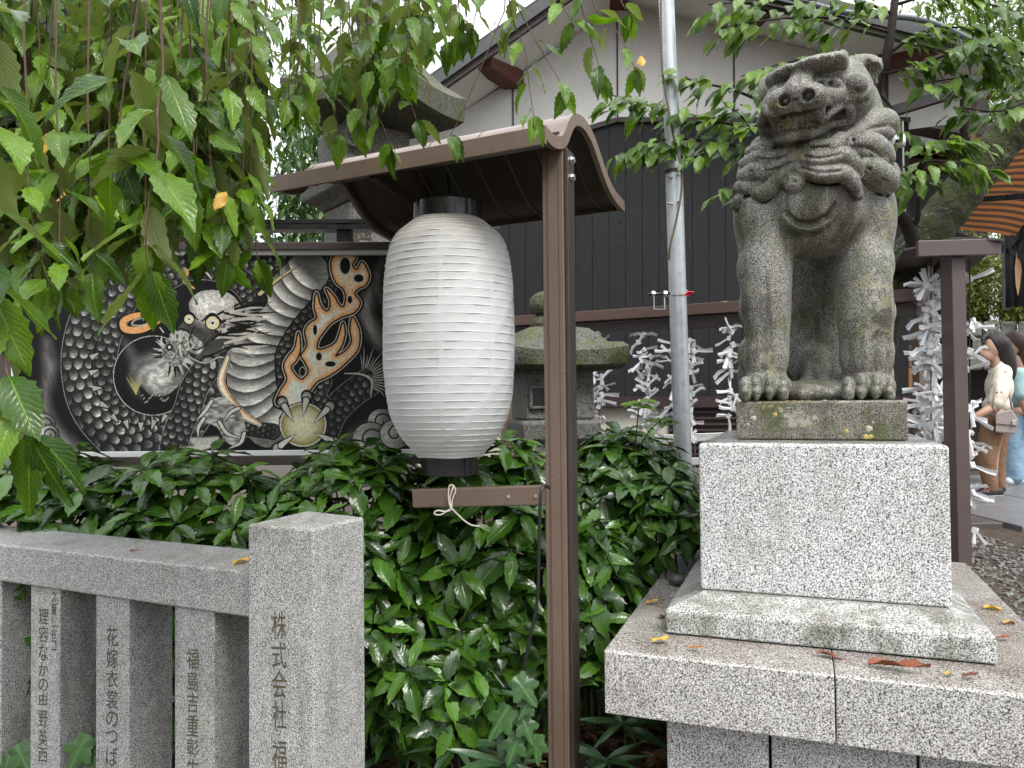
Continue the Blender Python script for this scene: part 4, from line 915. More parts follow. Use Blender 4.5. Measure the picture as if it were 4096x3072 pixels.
    stroke([(1060, 90), (980, 110), (960, 160), (1010, 200)], [10, 24, 20, 8], (.75, .52, .30)); stroke([(1150, 70), (1060, 85), (1100, 150)], [10, 16, 6], (.7, .66, .6))
    for k in range(16): x = 1080+r.uniform(0, 140); stroke([(x, 330-r.uniform(0, 14)), (x+r.uniform(-15, 25), 285-r.uniform(0, 30))], [8, 2], (.66, .64, .6), .9)
    # snout lines, nostril, whiskers, eyes
    stroke([(1010, 400), (985, 470), (1005, 520), (1050, 510), (1090, 470)], [6, 9, 10, 8, 4], K); stroke([(900, 430), (940, 410), (980, 430), (1000, 470)], [4, 8, 8, 4], K)
    stroke([(915, 440), (935, 465), (960, 455)], [6, 14, 6], K); stroke([(1100, 470), (1140, 440), (1150, 420)], [10, 12, 4], K)
    stroke([(1060, 560), (1120, 540), (1200, 500)], [8, 9, 3], K)
    for (x, y, q_) in [(983, 362, 24), (1106, 381, 34)]:
        g = np.hypot(X-x, Y-y); put((g < q_+7).astype(np.float32), K); put((g < q_).astype(np.float32), (.74, .69, .50)); put((g < q_*.62).astype(np.float32), (.72, .71, .66)); put((g < q_*.22).astype(np.float32), K)
        stroke([(x-q_-20, y-10), (x, y-q_-12), (x+q_+22, y+2)], [8, 16, 6], K)
    stroke([(985, 560), (1060, 590), (1150, 560), (1200, 600), (1215, 650)], [10, 10, 10, 9, 4], K); stroke([(985, 560), (1060, 590), (1150, 560), (1200, 600), (1215, 650)], [5, 5, 5, 5, 2], (.7, .69, .65))
    stroke([(850, 430), (815, 380), (790, 330), (740, 330), (745, 370)], [12, 11, 10, 10, 5], K); stroke([(850, 430), (815, 380), (790, 330), (740, 330), (745, 370)], [6, 6, 5, 5, 2], (.7, .69, .65))
    # small dragon in the ball
    put(blob([(850, 470), (910, 455), (970, 500), (985, 570), (930, 610), (860, 590), (830, 530)]), grey(.40*(.4+1.0*n2)))
    for k in range(30):
        a = r.uniform(0, 6.28); x, y = 905+math.cos(a)*70, 540+math.sin(a)*75
        stroke([(x, y), (x+math.cos(a)*44, y+math.sin(a)*50)], [16, 2], (.62, .61, .57) if k % 3 else K, .95)
    g = np.hypot(X-880, Y-508); put((g < 19).astype(np.float32), K); put((g < 8).astype(np.float32), Wt); stroke([(840, 450), (838, 480), (850, 515)], [4, 12, 3], (.66, .65, .6)); stroke([(935, 500), (938, 540), (946, 560)], [10, 8, 2], Wt)
    # left flame curl
    stroke([(760, 330), (690, 345), (632, 370), (650, 420), (740, 425), (830, 370), (870, 320)], [30, 40, 46, 50, 48, 50, 20], K); stroke([(760, 330), (690, 345), (640, 372), (655, 412), (740, 412), (825, 360), (860, 310)], [20, 30, 34, 36, 34, 36, 12], (.78, .52, .29)); stroke([(770, 345), (700, 365), (690, 390), (750, 390), (810, 350)], [4, 10, 10, 10, 6], (.75, .70, .62), .8, 8)
    # orange flame behind the belly
    def flame(pts, w, tone=0):
        w = np.asarray(w, float); stroke(pts, w+20, K); stroke(pts, w+13, (.66, .64, .6)); stroke(pts, w+5, K); stroke(pts, w, (.80, .54, .30)); pp = np.array(pts, float); tg = np.gradient(pp, axis=0); tg /= np.linalg.norm(tg, axis=1, keepdims=True)+1e-6
        pp = pp+np.stack([-tg[:, 1], tg[:, 0]], 1)*w[:, None]*.12; stroke(pp, w*.62, (.82, .72, .58), .95, 10); stroke(pp, w*.42, (.82, .80, .74), .95, 8)
    flame([(1185, 560), (1150, 690), (1200, 790), (1260, 860), (1350, 915)], [12, 30, 26, 34, 10])
    # the paw with the pearl, the arm, the flames above
    band([(1930, 690), (1830, 760), (1740, 850), (1690, 960)], 66, 42, 40, hi=.42)
    for k in range(34):
        a = -1.9+k*.075; x, y = 1900+math.cos(a)*55, 690+math.sin(a)*70; ln = r.uniform(60, 130)
        stroke([(x, y), (x+math.cos(a)*ln*.5+6, y+math.sin(a)*ln*.5), (x+math.cos(a+.12)*ln, y+math.sin(a+.12)*ln)], [8, 5, 1.5], (.62, .6, .57) if k % 2 else K, .95)
    stroke([(1795, 650), (1880, 655), (1935, 690), (1930, 770)], [6, 10, 12, 6], (.66, .65, .6))
    band([(1680, 690), (1650, 770), (1690, 820)], 40, 40, 34, hi=.6)
    FP = [(1515, 835), (1440, 805), (1460, 740), (1494, 680), (1478, 610), (1500, 560), (1535, 515), (1553, 435), (1562, 520), (1540, 580), (1514, 612), (1530, 650), (1570, 682), (1607, 640), (1586, 585), (1568, 555), (1600, 500), (1588, 430), (1610, 388), (1650, 358), (1638, 300), (1647, 228), (1665, 285), (1690, 320), (1712, 318), (1722, 270), (1698, 205), (1738, 245), (1765, 292), (1790, 300), (1802, 250), (1788, 205), (1750, 170), (1726, 100), (1742, 34), (1850, 34), (1833, 80), (1860, 106), (1886, 66), (1920, 130), (1905, 182), (1868, 202), (1845, 232), (1874, 278), (1845, 328), (1780, 352), (1720, 388), (1690, 425), (1658, 470), (1650, 520), (1690, 520), (1745, 490), (1768, 440), (1785, 385), (1795, 440), (1778, 505), (1745, 560), (1800, 532), (1832, 480), (1824, 420), (1836, 355), (1870, 430), (1862, 522), (1802, 592), (1742, 642), (1690, 672), (1650, 692), (1612, 742), (1592, 810)]
    fo = spline(np.array(FP+[FP[0]], float), 6); dF, _, _, _ = near(fo.astype(np.float32)); inF = poly(fo)
    sd_ = np.where(inF > .5, -dF, dF); put(np.clip((24-sd_)/3, 0, 1), K); put(np.clip((13-sd_)/2, 0, 1), (.70, .68, .64)); put(np.clip((8.5-sd_)/2, 0, 1), K)
    tt = np.clip((-sd_-4)/24, 0, 1)*(.55+.6*vnoise(70, 70, 9)); put(np.clip(-sd_/2, 0, 1), np.stack([.82+0*tt, .54+.26*tt, .30+.42*tt], -1))
    for (x, y, rx_, ry_) in [(1797, 84, 26, 42), (1868, 150, 24, 20), (1700, 400, 0, 0), (1640, 420, 10, 26), (1574, 640, 14, 22), (1720, 600, 26, 14), (1660, 560, 14, 20), (1822, 262, 12, 20)]:
        if rx_: g = np.hypot((X-x)/rx_, (Y-y)/ry_); put(np.clip((1.28-g)*8, 0, 1), (.70, .68, .64)); put(np.clip((1.08-g)*8, 0, 1), K)
    g = np.hypot((X-1577)/118, (Y-918)/112); put((g < 1.08).astype(np.float32), K); put((g < 1.0).astype(np.float32), np.stack([np.clip(.80-.45*g**3, 0, 1), np.clip(.77-.46*g**3, 0, 1), np.clip(.62-.52*g**3, 0, 1)], -1)); put((np.abs(g-1.0) < .03).astype(np.float32), Wt)
    for (x, y, tx, ty) in [(1480, 820, 1528, 905), (1592, 790, 1577, 875), (1700, 840, 1632, 912), (1462, 1025, 1540, 965), (1720, 1000, 1635, 962)]:
        stroke([(x+(x-tx)*.3, y+(y-ty)*.3), (x, y)], [62, 50], K); stroke([(x+(x-tx)*.25, y+(y-ty)*.25), (x, y)], [46, 38], (.45, .43, .41)); stroke([(x+(x-tx)*.2-6, y+(y-ty)*.2-6), (x-6, y-6)], [20, 16], (.66, .64, .6), .8, 8)
        stroke([(x, y), ((x+tx)/2, (y+ty)/2), (tx, ty)], [44, 28, 4], K); stroke([(x, y), ((x+tx)/2, (y+ty)/2), (tx, ty)], [30, 18, 2], (.68, .66, .62))
    # lower left claw
    put(blob([(1090, 790), (1160, 770), (1240, 830), (1270, 900), (1280, 980), (1240, 1030), (1170, 1000), (1130, 930), (1060, 890)]), grey(.46*(.45+1.0*n1)))
    for pts in [[(1100, 790), (1060, 850), (1020, 890)], [(1240, 830), (1200, 850), (1160, 900)], [(1140, 900), (1180, 960), (1260, 990)], [(1270, 960), (1250, 1010), (1190, 1040)], [(1060, 880), (1030, 930), (1030, 980)]]:
        stroke(pts, [26, 26, 6], K); stroke(pts, [16, 16, 2], (.66, .64, .6))
    stroke([(1010, 1000), (1060, 1010), (1130, 985)], [40, 60, 20], (.60, .59, .55), .9, 14); stroke([(960, 1050), (1040, 1035), (1120, 1020)], [40, 30, 10], (.62, .6, .56), .9, 12)
    # clouds
    for (x, y, q_) in [(1985, 905, 70), (1930, 1000, 95), (2060, 970, 80), (2120, 880, 60), (225, 905, 55), (250, 960, 50)]:
        g = np.hypot(X-x, (Y-y)*1.05); put((g < q_+6).astype(np.float32), K); put((g < q_).astype(np.float32), grey(np.clip(.62-.55*np.abs((X-x)/q_*.5+.3), .06, .62)*(.8+.3*n1)))
        sp = [(x+math.cos(a)*q_*(.15+.09*a), y+math.sin(a)*q_*(.15+.09*a)) for a in np.linspace(0, 7.2, 22)]; stroke(sp, 8, K, n=3)
    put(np.clip((X-1900)/300, 0, 1)*.5*(np.hypot(X-2050, Y-600) < 330), K)
    I[:] = np.clip(I*(.90+.2*n2[..., None]), 0, 1)**1.75*1.12
    return I
pic = paint_dragon()
us = np.linspace(0, 1, GW+1); vs = np.linspace(0, 1, GH+1)
tl, tr_, bl_, br_ = bq(0, 0), bq(1, 0), bq(0, 1), bq(1, 1)
U, Vv = np.meshgrid(us, vs); G = ((tl*(1-U[..., None])+tr_*U[..., None])*(1-Vv[..., None])+(bl_*(1-U[..., None])+br_*U[..., None])*Vv[..., None])
me = bpy.data.meshes.new('printed_panel'); idx = np.arange((GW+1)*(GH+1)).reshape(GH+1, GW+1)
fq = np.stack([idx[:-1, :-1], idx[1:, :-1], idx[1:, 1:], idx[:-1, 1:]], -1).reshape(-1, 4)
Gf = (G.reshape(-1, 3)-root_of(bb)).astype(np.float32)
me.vertices.add(len(Gf)); me.vertices.foreach_set('co', Gf.ravel()); me.loops.add(fq.size); me.loops.foreach_set('vertex_index', fq.ravel().astype(np.int32))
me.polygons.add(len(fq)); me.polygons.foreach_set('loop_start', (np.arange(len(fq))*4).astype(np.int32)); me.update(calc_edges=True)
ca_ = me.attributes.new('print', 'FLOAT_COLOR', 'FACE'); ca_.data.foreach_set('color', np.concatenate([pic.reshape(-1, 3), np.ones((GW*GH, 1), np.float32)], 1).astype(np.float32).ravel())
pm, pnt, pb, _ = newmat('dragon_print'); pn = N(pnt); pa = pn.node('ShaderNodeAttribute', attribute_name='print'); pn.lk(pa.outputs['Color'], pb.inputs['Base Color']); pb.inputs['Roughness'].default_value = .45; pb.inputs['Specular IOR Level'].default_value = .3
me.materials.append(pm); po = bpy.data.objects.new('printed_panel', me); COL.objects.link(po); po.parent = bb
po['label'] = 'dragon print with scales, orange flames and pearl'

# ================================================================== lantern stand: post, roof, cross bar
st = empty('lantern_stand', at2(1215, 1659, 2.6)-V(0, 0, .15)); tag(st, 'brown metal lantern stand with curved sheet roof and square post', 'stand')
UNDERSHADE = plain('roof_underside_shade', (.038, .026, .020), .5, 0, .2, 5, .35); ra = math.radians(27); r1 = V(math.cos(ra), -math.sin(ra), 0); r2 = V(math.sin(ra), math.cos(ra), 0)  # dark brown here paints in the shade beneath the roof
RC = V(.12, 2.45, 1.5); RL = 1.165
prof = spline([(0, .885), (.05, .877), (.10, .884), (.145, .908), (.195, .971), (.235, 1.004), (.285, 1.020), (.35, 1.02), (.43, .992), (.50, .94), (.573, .882), (.66, .840), (.785, .818)], 5)
def ribbon(p, th, s0, s1, name, mat, zoff=0.0):
    t = np.gradient(p, axis=0); t /= np.linalg.norm(t, axis=1, keepdims=True); nn = np.stack([-t[:, 1], t[:, 0]], 1)
    up = p+nn*zoff; dn = p+nn*(zoff-th); ringp = np.vstack([up, dn[::-1]])
    rings = [[RC-V(0, 0, 0)+r1*s+r2*w+V(0, 0, h) for w, h in ringp] for s in (s0, s1)]
    n = len(ringp); mb = MB(); vs_ = rings[0]+rings[1]; m = len(p)
    fs = [(i, (i+1) % n, n+(i+1) % n, n+i) for i in range(n)]
    for k, fl_ in ((0, 1), (n, -1)):
        for i in range(m-1): fs.append((k+i, k+i+1, k+n-2-i, k+n-1-i)[::fl_])
    mb.add(vs_, fs); return obj(name, mb, mat, st, smooth=35)
prof2 = np.array(prof)
ribbon(prof2, .010, -RL, -.02, 'roof_sheet', ROOFM); ribbon(prof2, .004, -RL+.002, -.022, 'roof_underside_shade', UNDERSHADE, -.0112)  # thin dark sheet added below: underside shade put into its colour
ribbon(prof2, .042, -.02, .0, 'roof_end_trim', BROWN, .002); ribbon(prof2, .042, -RL-.02, -RL, 'roof_end_trim', BROWN, .002)
# front fascia, rear lip, ribs under the sheet
mb = MB(); a, b = RC-r1*(RL+.021)+V(0, 0, .858)-r2*.006, RC+r1*.001+V(0, 0, .858)-r2*.006; mb.bar(a, b, .010, .062); obj('fascia', mb, BROWN, st, bevel=.002)
mb = MB(); a, b = RC-r1*RL+V(0, 0, .803)+r2*.782, RC+V(0, 0, .803)+r2*.782; mb.bar(a, b, .012, .03); obj('rear_lip', mb, BROWN_D, st)
inner = prof2[(prof2[:, 0] > .10)]
for s in np.linspace(-RL+.10, -.10, 8):
    pts = [RC+r1*s+r2*w+V(0, 0, h-.016) for w, h in inner]; obj('roof_rib', MB().tube(pts, .006, 6), BROWN_D, st, smooth=True)
for s in np.linspace(-RL+.15, -.15, 5):
    pts = [RC+r1*s+r2*w+V(0, 0, h+.0005) for w, h in prof2]; obj('roof_seam', MB().tube(pts, .0016, 5), BROWN_D, st, smooth=True)
obj('hanger_channel', MB().bar(RC-r1*(RL-.12)+r2*.17+V(0, 0, .905), RC-r1*.02+r2*.17+V(0, 0, .905), .05, .03), BROWN_D, st)
# brackets carrying the roof
for s in (-RL+.34,):
    obj('bracket', MB().bar(RC+r1*s+r2*.17+V(0, 0, .90), RC+r1*s+r2*.76+V(0, 0, .79), .03, .045), BROWN_D, st)
obj('bracket', MB().bar(RC-r1*(RL-.42)+r2*.30+V(0, 0, .965), RC-r1*(RL-.30)+r2*.70+V(0, 0, .80), .012, .05), BROWN_D, st)
pa2 = math.radians(20); q1 = V(math.cos(pa2), -math.sin(pa2), 0); q2 = V(math.sin(pa2), math.cos(pa2), 0)
pt0 = at2(1192, 1659, 2.56); pt0[2] = .1
PX0 = V(.1095, 2.601, 0)
# front box section, grooved, and the dark channel at its right side
def column(off1, off2, w, d, name, mat, z1=2.362, bev=.003):
    c = PX0+q1*off1+q2*off2; mb = MB(); mb.loft([[c+V(0, 0, z), c+q1*w+V(0, 0, z), c+q1*w+q2*d+V(0, 0, z), c+q2*d+V(0, 0, z)] for z in (.12, z1)]); return obj(name, mb, mat, st, bevel=bev)
col_ = column(0, 0, .074, .06, 'post', BROWN); column(.0745, .010, .014, .085, 'post_channel', BROWN_D); column(.01, .0605, .06, .03, 'post_channel', BROWN_D)
for k in (.014, .019, .056): column(k, -.0008, .0014, .001, 'post_groove', BROWN_D, bev=0)
for z in (2.33, 2.27):
    p = PX0+q1*.089+q2*.055+V(0, 0, z); obj('bolt', MB().tube([p, p+q1*.012], .011, 6), BOLT, st)
    p = PX0+q1*.089+q2*.055+V(0, 0, z); obj('washer', MB().tube([p, p+q1*.003], .016, 12), BOLT, st)
# cross bar
b1 = PX0+q2*.03+V(0, 0, 1.178); b0 = at2(897, 1076, 2.80)
bar = obj('cross_bar', MB().bar(b0, b1, .05, .066), BROWN, st, bevel=.004)
for t in (.735, .93):
    p = b0*(1-t)+b1*t; nn = nrm(np.cross(b1-b0, UZ)); p = p+nn*.0255*np.sign(-(nn@V(0, 1, 0))); obj('screw', MB().tube([p, p-V(0, .004, 0)], .006, 8), BOLT, st)

# paper lantern
LD = 2.86
lc = at2(970, 730, LD); sl_ = LD/1650
lan = empty('paper_lantern', at2(970, 1018, LD)); tag(lan, 'large white ribbed paper lantern with black rings hanging under the roof', 'lantern')
zc = lambda y: (867+1-y)*sl_+1.5-.008
raw = np.array([(74, 474), (84, 482), (104, 494), (120, 512), (129, 535), (135, 565), (139, 610), (141.5, 680), (142, 740), (140.5, 800), (136, 850), (128, 890), (115, 922), (98, 948), (80, 968), (66, 980)], float)
yy = np.linspace(474, 980, 400); Rr = np.interp(yy, raw[:, 1], raw[:, 0])
Rr = np.convolve(np.pad(Rr, 12, 'edge'), np.ones(25)/25, 'valid')
# arc length spacing of the bamboo hoops
arc = np.concatenate([[0], np.cumsum(np.hypot(np.diff(yy), np.diff(Rr)))]); arc /= arc[-1]
NR = 36; hw_ = .5+.5*np.sin(np.pi*(np.arange(NR)+.5)/NR)**.6*(1+.10*rng.standard_normal(NR)); hoop = np.concatenate([[0], np.cumsum(hw_)]); hoop /= hoop[-1]; rows = []
for i in range(NR):
    for t in (0, .06, .3, .55, .8, .94):
        a = hoop[i]+(hoop[i+1]-hoop[i])*t; y = np.interp(a, arc, yy); r_ = np.interp(a, arc, Rr); sag = math.sin(math.pi*t)**.8*.42
        rows.append((y, r_-sag))
rows.append((980, Rr[-1]))
mb = MB(); nseg = 96; axis = at2(970, 730, LD); ax = axis[:2]
ringsL = []
for j, (y, r_) in enumerate(rows):
    a = np.linspace(0, 2*math.pi, nseg, endpoint=False); wob = 1+.0035*np.sin(a*7+j*.13)+.003*np.sin(a*17+j*.31)
    ringsL.append([V(ax[0]+math.cos(t)*r_*sl_*w_, ax[1]+math.sin(t)*r_*sl_*w_, zc(y)+.0012*math.sin(t*5+j*.2)) for t, w_ in zip(a, wob)])
mb.loft(ringsL, cap=False)
def papermat():
    m, nt, b, out = newmat('lantern_paper'); n = N(nt); co = n.coord(False); z = n.sep(co)[2]
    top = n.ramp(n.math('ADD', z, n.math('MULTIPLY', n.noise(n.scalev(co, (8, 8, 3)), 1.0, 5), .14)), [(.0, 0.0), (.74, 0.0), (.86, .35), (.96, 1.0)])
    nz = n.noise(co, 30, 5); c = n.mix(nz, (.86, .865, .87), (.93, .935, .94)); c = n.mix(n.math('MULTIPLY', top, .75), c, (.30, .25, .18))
    sp = n.ramp(n.noise(co, 22, 6, .7), [(.62, 0.0), (.74, 1.0)]); c = n.mix(n.math('MULTIPLY', sp, .35), c, (.52, .47, .36))
    n.lk(c, b.inputs['Base Color']); b.inputs['Roughness'].default_value = .6; n.lk(n.bump(n.noise(n.scalev(co, (1, 1, 3)), 60, 4), .25, .004), b.inputs['Normal'])
    tr = n.node('ShaderNodeBsdfTranslucent'); n.lk(c, tr.inputs[0]); ms = n.node('ShaderNodeMixShader'); ms.inputs[0].default_value = .32
    n.lk(b.outputs[0], ms.inputs[1]); n.lk(tr.outputs[0], ms.inputs[2]); n.lk(ms.outputs[0], out.inputs[0]); return m
PAPER = papermat(); obj('paper_body', mb, PAPER, lan, smooth=50)
HOOP = plain('hoop_paper', (.80, .79, .76), .7)
for i in range(1, NR):
    y = np.interp(hoop[i], arc, yy); r_ = (np.interp(hoop[i], arc, Rr)+.2)*sl_
    a = np.linspace(0, 2*math.pi, 65); obj('hoop', MB().tube([V(ax[0]+math.cos(t)*r_, ax[1]+math.sin(t)*r_, zc(y)) for t in a], .0012, 5, cap=False), HOOP, lan, smooth=True)
SEAM = plain('seam_paper', (.84, .835, .80), .7)
for k in range(8):
    t0 = math.radians(-92+k*45)
    g_ = [[V(ax[0]+math.cos(t0+w)*(r_+.7)*sl_, ax[1]+math.sin(t0+w)*(r_+.7)*sl_, zc(y)) for w in (-.035, 0, .035)] for y, r_ in rows]
    mb = MB(); mb.sheet(np.array(g_)); obj('seam', mb, PAPER, lan, smooth=True, fixn=False)
for nm, y0, y1, rr in [('top_ring', 437, 484, 74.5), ('bottom_ring', 976, 1019, 60.5)]:
    R_ = rr*sl_; z0, z1 = zc(y1), zc(y0); mb = MB(); c = V(ax[0], ax[1], 0)
    mb.lathe(c, [(R_-.006, z0), (R_, z0+.001), (R_, z1-.001), (R_-.006, z1), (R_-.008, z1-.03), (R_-.008, z0+.03), (R_-.006, z0)], 56, cap=False); obj(nm, mb, BLACK, lan, smooth=40)
obj('cap_plate', MB().lathe(V(ax[0], ax[1], 0), [(.001, zc(445)), (.125, zc(445)), (.125, zc(443)), (.001, zc(443))], 40), BLACK, lan)
hk = V(ax[0], ax[1], 0); obj('hanging_hook', MB().tube([hk+V(0, 0, zc(440)), hk+V(.004, 0, zc(410)), hk+V(0, 0, zc(370))], .004, 8), BLACK, lan)
obj('bottom_hook', MB().tube([hk+V(0, 0, zc(1014)), hk+V(-.006, 0, zc(1030)), hk+V(.006, 0, zc(1042)), hk+V(.0, 0, zc(1052))], .0025, 6), plain('rusty_wire', (.12, .06, .04), .8), lan)
# tie cord on the bar
bm_ = at2(974, 1075, 2.735)
fr_ = lambda x, y, d=2.715: at2(x, y, d)
cordp = spline([fr_(975, 1050, 2.77), fr_(979, 1052), fr_(972, 1075), fr_(974, 1098), fr_(965, 1105), fr_(945, 1103), fr_(938, 1110), fr_(952, 1112), fr_(974, 1100), fr_(985, 1108), fr_(1002, 1124), fr_(1018, 1134), fr_(1036, 1137)], 6)
cd = empty('tie_cord', fr_(1036, 1140)); tag(cd, 'knotted white cord tied round the cross bar under the lantern', 'cord')
obj('cord', MB().tube(cordp, .0028, 7), CORD, cd, smooth=True)
obj('loop', MB().tube(spline([fr_(974, 1100), fr_(969, 1080), fr_(970, 1052), fr_(978, 1048), fr_(984, 1060), fr_(977, 1080), fr_(976, 1100)], 6), .0026, 7), CORD, cd, smooth=True)
for k in range(5): obj('frayed_end', MB().tube([fr_(1030, 1136), fr_(1042+k*2, 1128+k*4)], .0008, 4), CORD, cd)
# black cable down the post
cab = spline([at2(1187, 1054, 2.53), at2(1175, 1050, 2.50), at2(1168, 1075, 2.48), at2(1164, 1180, 2.48), at2(1160, 1300, 2.48), at2(1140, 1400, 2.48), at2(1128, 1480, 2.48), at2(1140, 1540, 2.48), at2(1143, 1580, 2.48), at2(1126, 1659, 2.48), at2(1118, 1720, 2.48)], 8)
o = obj('power_cable', MB().tube(cab, .0058, 8), CABLE, smooth=True); tag(o, 'black power cable hanging down beside the brown post', 'cable')

# ================================================================== galvanised pole with rope and clamp
PD = 4.2
pole = empty('steel_pole', at2(1487, 1330, PD)-V(0, 0, .6)); tag(pole, 'galvanised steel pole with rope, clamp and screws', 'pole')
lp, up_ = at2(1489, 1400, PD), at2(1434, -120, PD)
dirp = nrm(up_-lp); pr = 17.6*PD/1650
mb = MB(); mb.tube([lp-dirp*.8, lp, at2(1464, 640, PD)], [pr*1.06]*3, 24); obj('lower_tube', mb, STEEL, pole, smooth=50)
mid = at2(1456, 372, PD); mb = MB(); mb.tube([at2(1464, 640, PD), mid], [pr*1.06, pr*1.06], 24); obj('middle_tube', mb, STEEL, pole, smooth=50)
mb = MB(); mb.tube([mid, up_], [pr*.93, pr*.93], 24); obj('upper_tube', mb, STEEL, pole, smooth=50)
obj('collar', MB().tube([mid-dirp*.01, mid+dirp*.012], pr*1.1, 24), BROWN_D, pole, smooth=50)
for (x, y) in [(1448, 383), (1468, 378), (1449, 441), (1468, 437)]:
    s_ = -1 if x < 1458 else .3; p = at2(1457+(x-1457)*.6, y, PD-.045); obj('screw', MB().tube([p, p+V(s_*.035, -.02, 0)], .007, 6), BOLT, pole)
ropep = spline([at2(1427, -20, 4.141), at2(1429, 120, 4.141), at2(1434, 180, 4.141), at2(1452, 280, 4.129), at2(1470, 360, 4.117), at2(1472, 410, 4.117), at2(1462, 470, 4.117), at2(1448, 530, 4.117), at2(1445, 560, 4.141)], 10)
def twist(pts, r, n=2, turns=60):
    mb = MB(); m = 260; t_ = np.linspace(0, 1, m); idx_ = t_*(len(pts)-1); P = np.array([[np.interp(i, range(len(pts)), pts[:, k]) for k in range(3)] for i in idx_])
    for s in range(n): a = t_*turns*6.283+s*6.283/n; mb.tube(P+np.stack([np.cos(a), np.sin(a), 0*a], 1)*r*.55, r*.62, 5)
    return mb
obj('rope', twist(ropep, .0065), ROPE, pole, smooth=True)
cl = at2(1464, 633, PD); obj('clamp_band', MB().tube([cl-dirp*.016, cl+dirp*.016], pr*1.16, 24), STEEL, pole, smooth=50)
obj('clamp_bolt', MB().tube([at2(1446, 634, 4.141), at2(1402, 636, 4.094)], .009, 8), BLACK, pole, smooth=True)
obj('clamp_wire', MB().tube([at2(1412, 632, 4.094), at2(1413, 668, 4.094), at2(1436, 668, 4.094), at2(1435, 630, 4.105)], .0035, 6), STEEL, pole)
for x in (1411, 1437): p = at2(x, 635, 4.10); obj('nut', MB().tube([p-V(.008, 0, 0), p+V(.008, 0, 0)], .016, 6), BOLT, pole)
mb = MB(); g_ = [at2(1479, 636, 4.070), at2(1488, 630, 4.058), at2(1500, 631, 4.046), at2(1492, 638, 4.070), at2(1484, 641, 4.070)]; mb.hexa(g_, [p+V(.003, .02, .006) for p in g_]); obj('red_tape', mb, plain('red_tape', (.75, .03, .06), .5), pole)

# ================================================================== stone lanterns
def squarering(c, h, z, rot, corner=0.0, n=5, lift=0.0):
    """ring of a square with raised corners"""
    out = []
    for k in range(4):
        a0, a1 = rot+math.pi/4+k*math.pi/2, rot+math.pi/4+(k+1)*math.pi/2
        p0 = V(math.cos(a0), math.sin(a0), 0)*h*1.4142; p1 = V(math.cos(a1), math.sin(a1), 0)*h*1.4142
        for i in range(n):
            t = i/n; u = abs(2*t-1); out.append(c+p0*(1-t)+p1*t+V(0, 0, z+lift*u**2.2))
    return out
bl = empty('stone_lantern', at2(782, 1010, 5.0)); tag(bl, 'tall mossy stone lantern with wide square cap behind the billboard', 'stone lantern')
c = at2(815, 600, 4.82); c[2] = 0; k_ = 5.0/1650; zz = lambda y: 1.5+(867-y)*k_
rot = math.radians(-27); rb = math.radians(38)
mb = MB(); prof_s = [(.15, 3.255, .0), (.36, 3.275, .015), (.405, 3.30, .035), (.415, 3.43, .06), (.39, 3.45, .06), (.31, 3.53, .03), (.235, 3.63, .01), (.17, 3.74, .0), (.12, 3.80, 0)]
mb.loft([squarering(c, h, z, rot, n=6, lift=l) for h, z, l in prof_s]); capo = obj('cap', mb, G_OLDM, bl, smooth=40)
obj('finial', MB().lathe(c, [(.13, 3.79), (.15, 3.82), (.10, 3.86), (.15, 3.96), (.13, 4.06), (.02, 4.2)], 20), G_OLD, bl, smooth=40)
cb = at2(787, 600, 5.0); cb[2] = 0
mb = MB(); mb.loft([squarering(cb, .225, z, rb, n=1) for z in (zz(362), 3.26)]); obj('light_chamber', mb, G_OLD, bl, bevel=.02)
nb = V(-.25, -1, 0); nb = nrm(nb)
for (x, y) in [(776, 286)]:
    p = at2(x, y, 4.66); u_ = nrm(np.cross(UZ, nb)); 
    obj('round_window', MB().tube([p+nb*.01, p-nb*.05], .075, 24), BLACK, bl, smooth=40); obj('window_rim', MB().tube([p+u_*.085*math.cos(a)+UZ*.085*math.sin(a)+nb*.004 for a in np.linspace(0, 6.283, 30)], .012, 6, cap=False), G_OLD, bl, smooth=True)
mb = MB(); mb.loft([squarering(cb, h, zz(y), rb, n=2) for h, y in [(.20, 452), (.24, 440), (.30, 428), (.31, 396), (.29, 380), (.25, 362)]]); obj('platform', mb, G_OLD, bl, bevel=.01)
mb = MB(); mb.loft([squarering(cb, h, zz(y), rb, n=2) for h, y in [(.23, 1040), (.20, 800), (.195, 453)]]); sh = obj('shaft', mb, G_OLD, bl, bevel=.012)
for i, (t_, x, y) in enumerate([('富', 764, 507), ('山', 764, 527), ('徳', 789, 505), ('三', 789, 527)]):
    cu = bpy.data.curves.new('t', 'FONT'); cu.body = t_; cu.size = .10; to = bpy.data.objects.new('t', cu); COL.objects.link(to); bpy.context.view_layer.update()
    tm = bpy.data.meshes.new_from_object(to.evaluated_get(bpy.context.evaluated_depsgraph_get())); v = np.array([q.co[:] for q in tm.vertices]); fs = [tuple(f.vertices) for f in tm.polygons]; bpy.data.objects.remove(to)
    nf = V(math.cos(rb-math.pi/2), math.sin(rb-math.pi/2), 0); fx = V(math.cos(rb), math.sin(rb), 0)
    nf = min([V(math.cos(rb+k*math.pi/2), math.sin(rb+k*math.pi/2), 0) for k in range(4)], key=lambda q: q@nrm(cb-CAM*V(1, 1, 0))); fx = np.cross(UZ, nf)
    rr_ = ray2(x, y); p = CAM+rr_*(((cb+nf*.201-CAM)@nf)/(rr_@nf)); v = v-v.mean(0)
    mb = MB(); mb.add(p+np.outer(v[:, 0], fx)+np.outer(v[:, 1], UZ), fs); obj('carved_letter', mb, CARVE, sh, fixn=False)

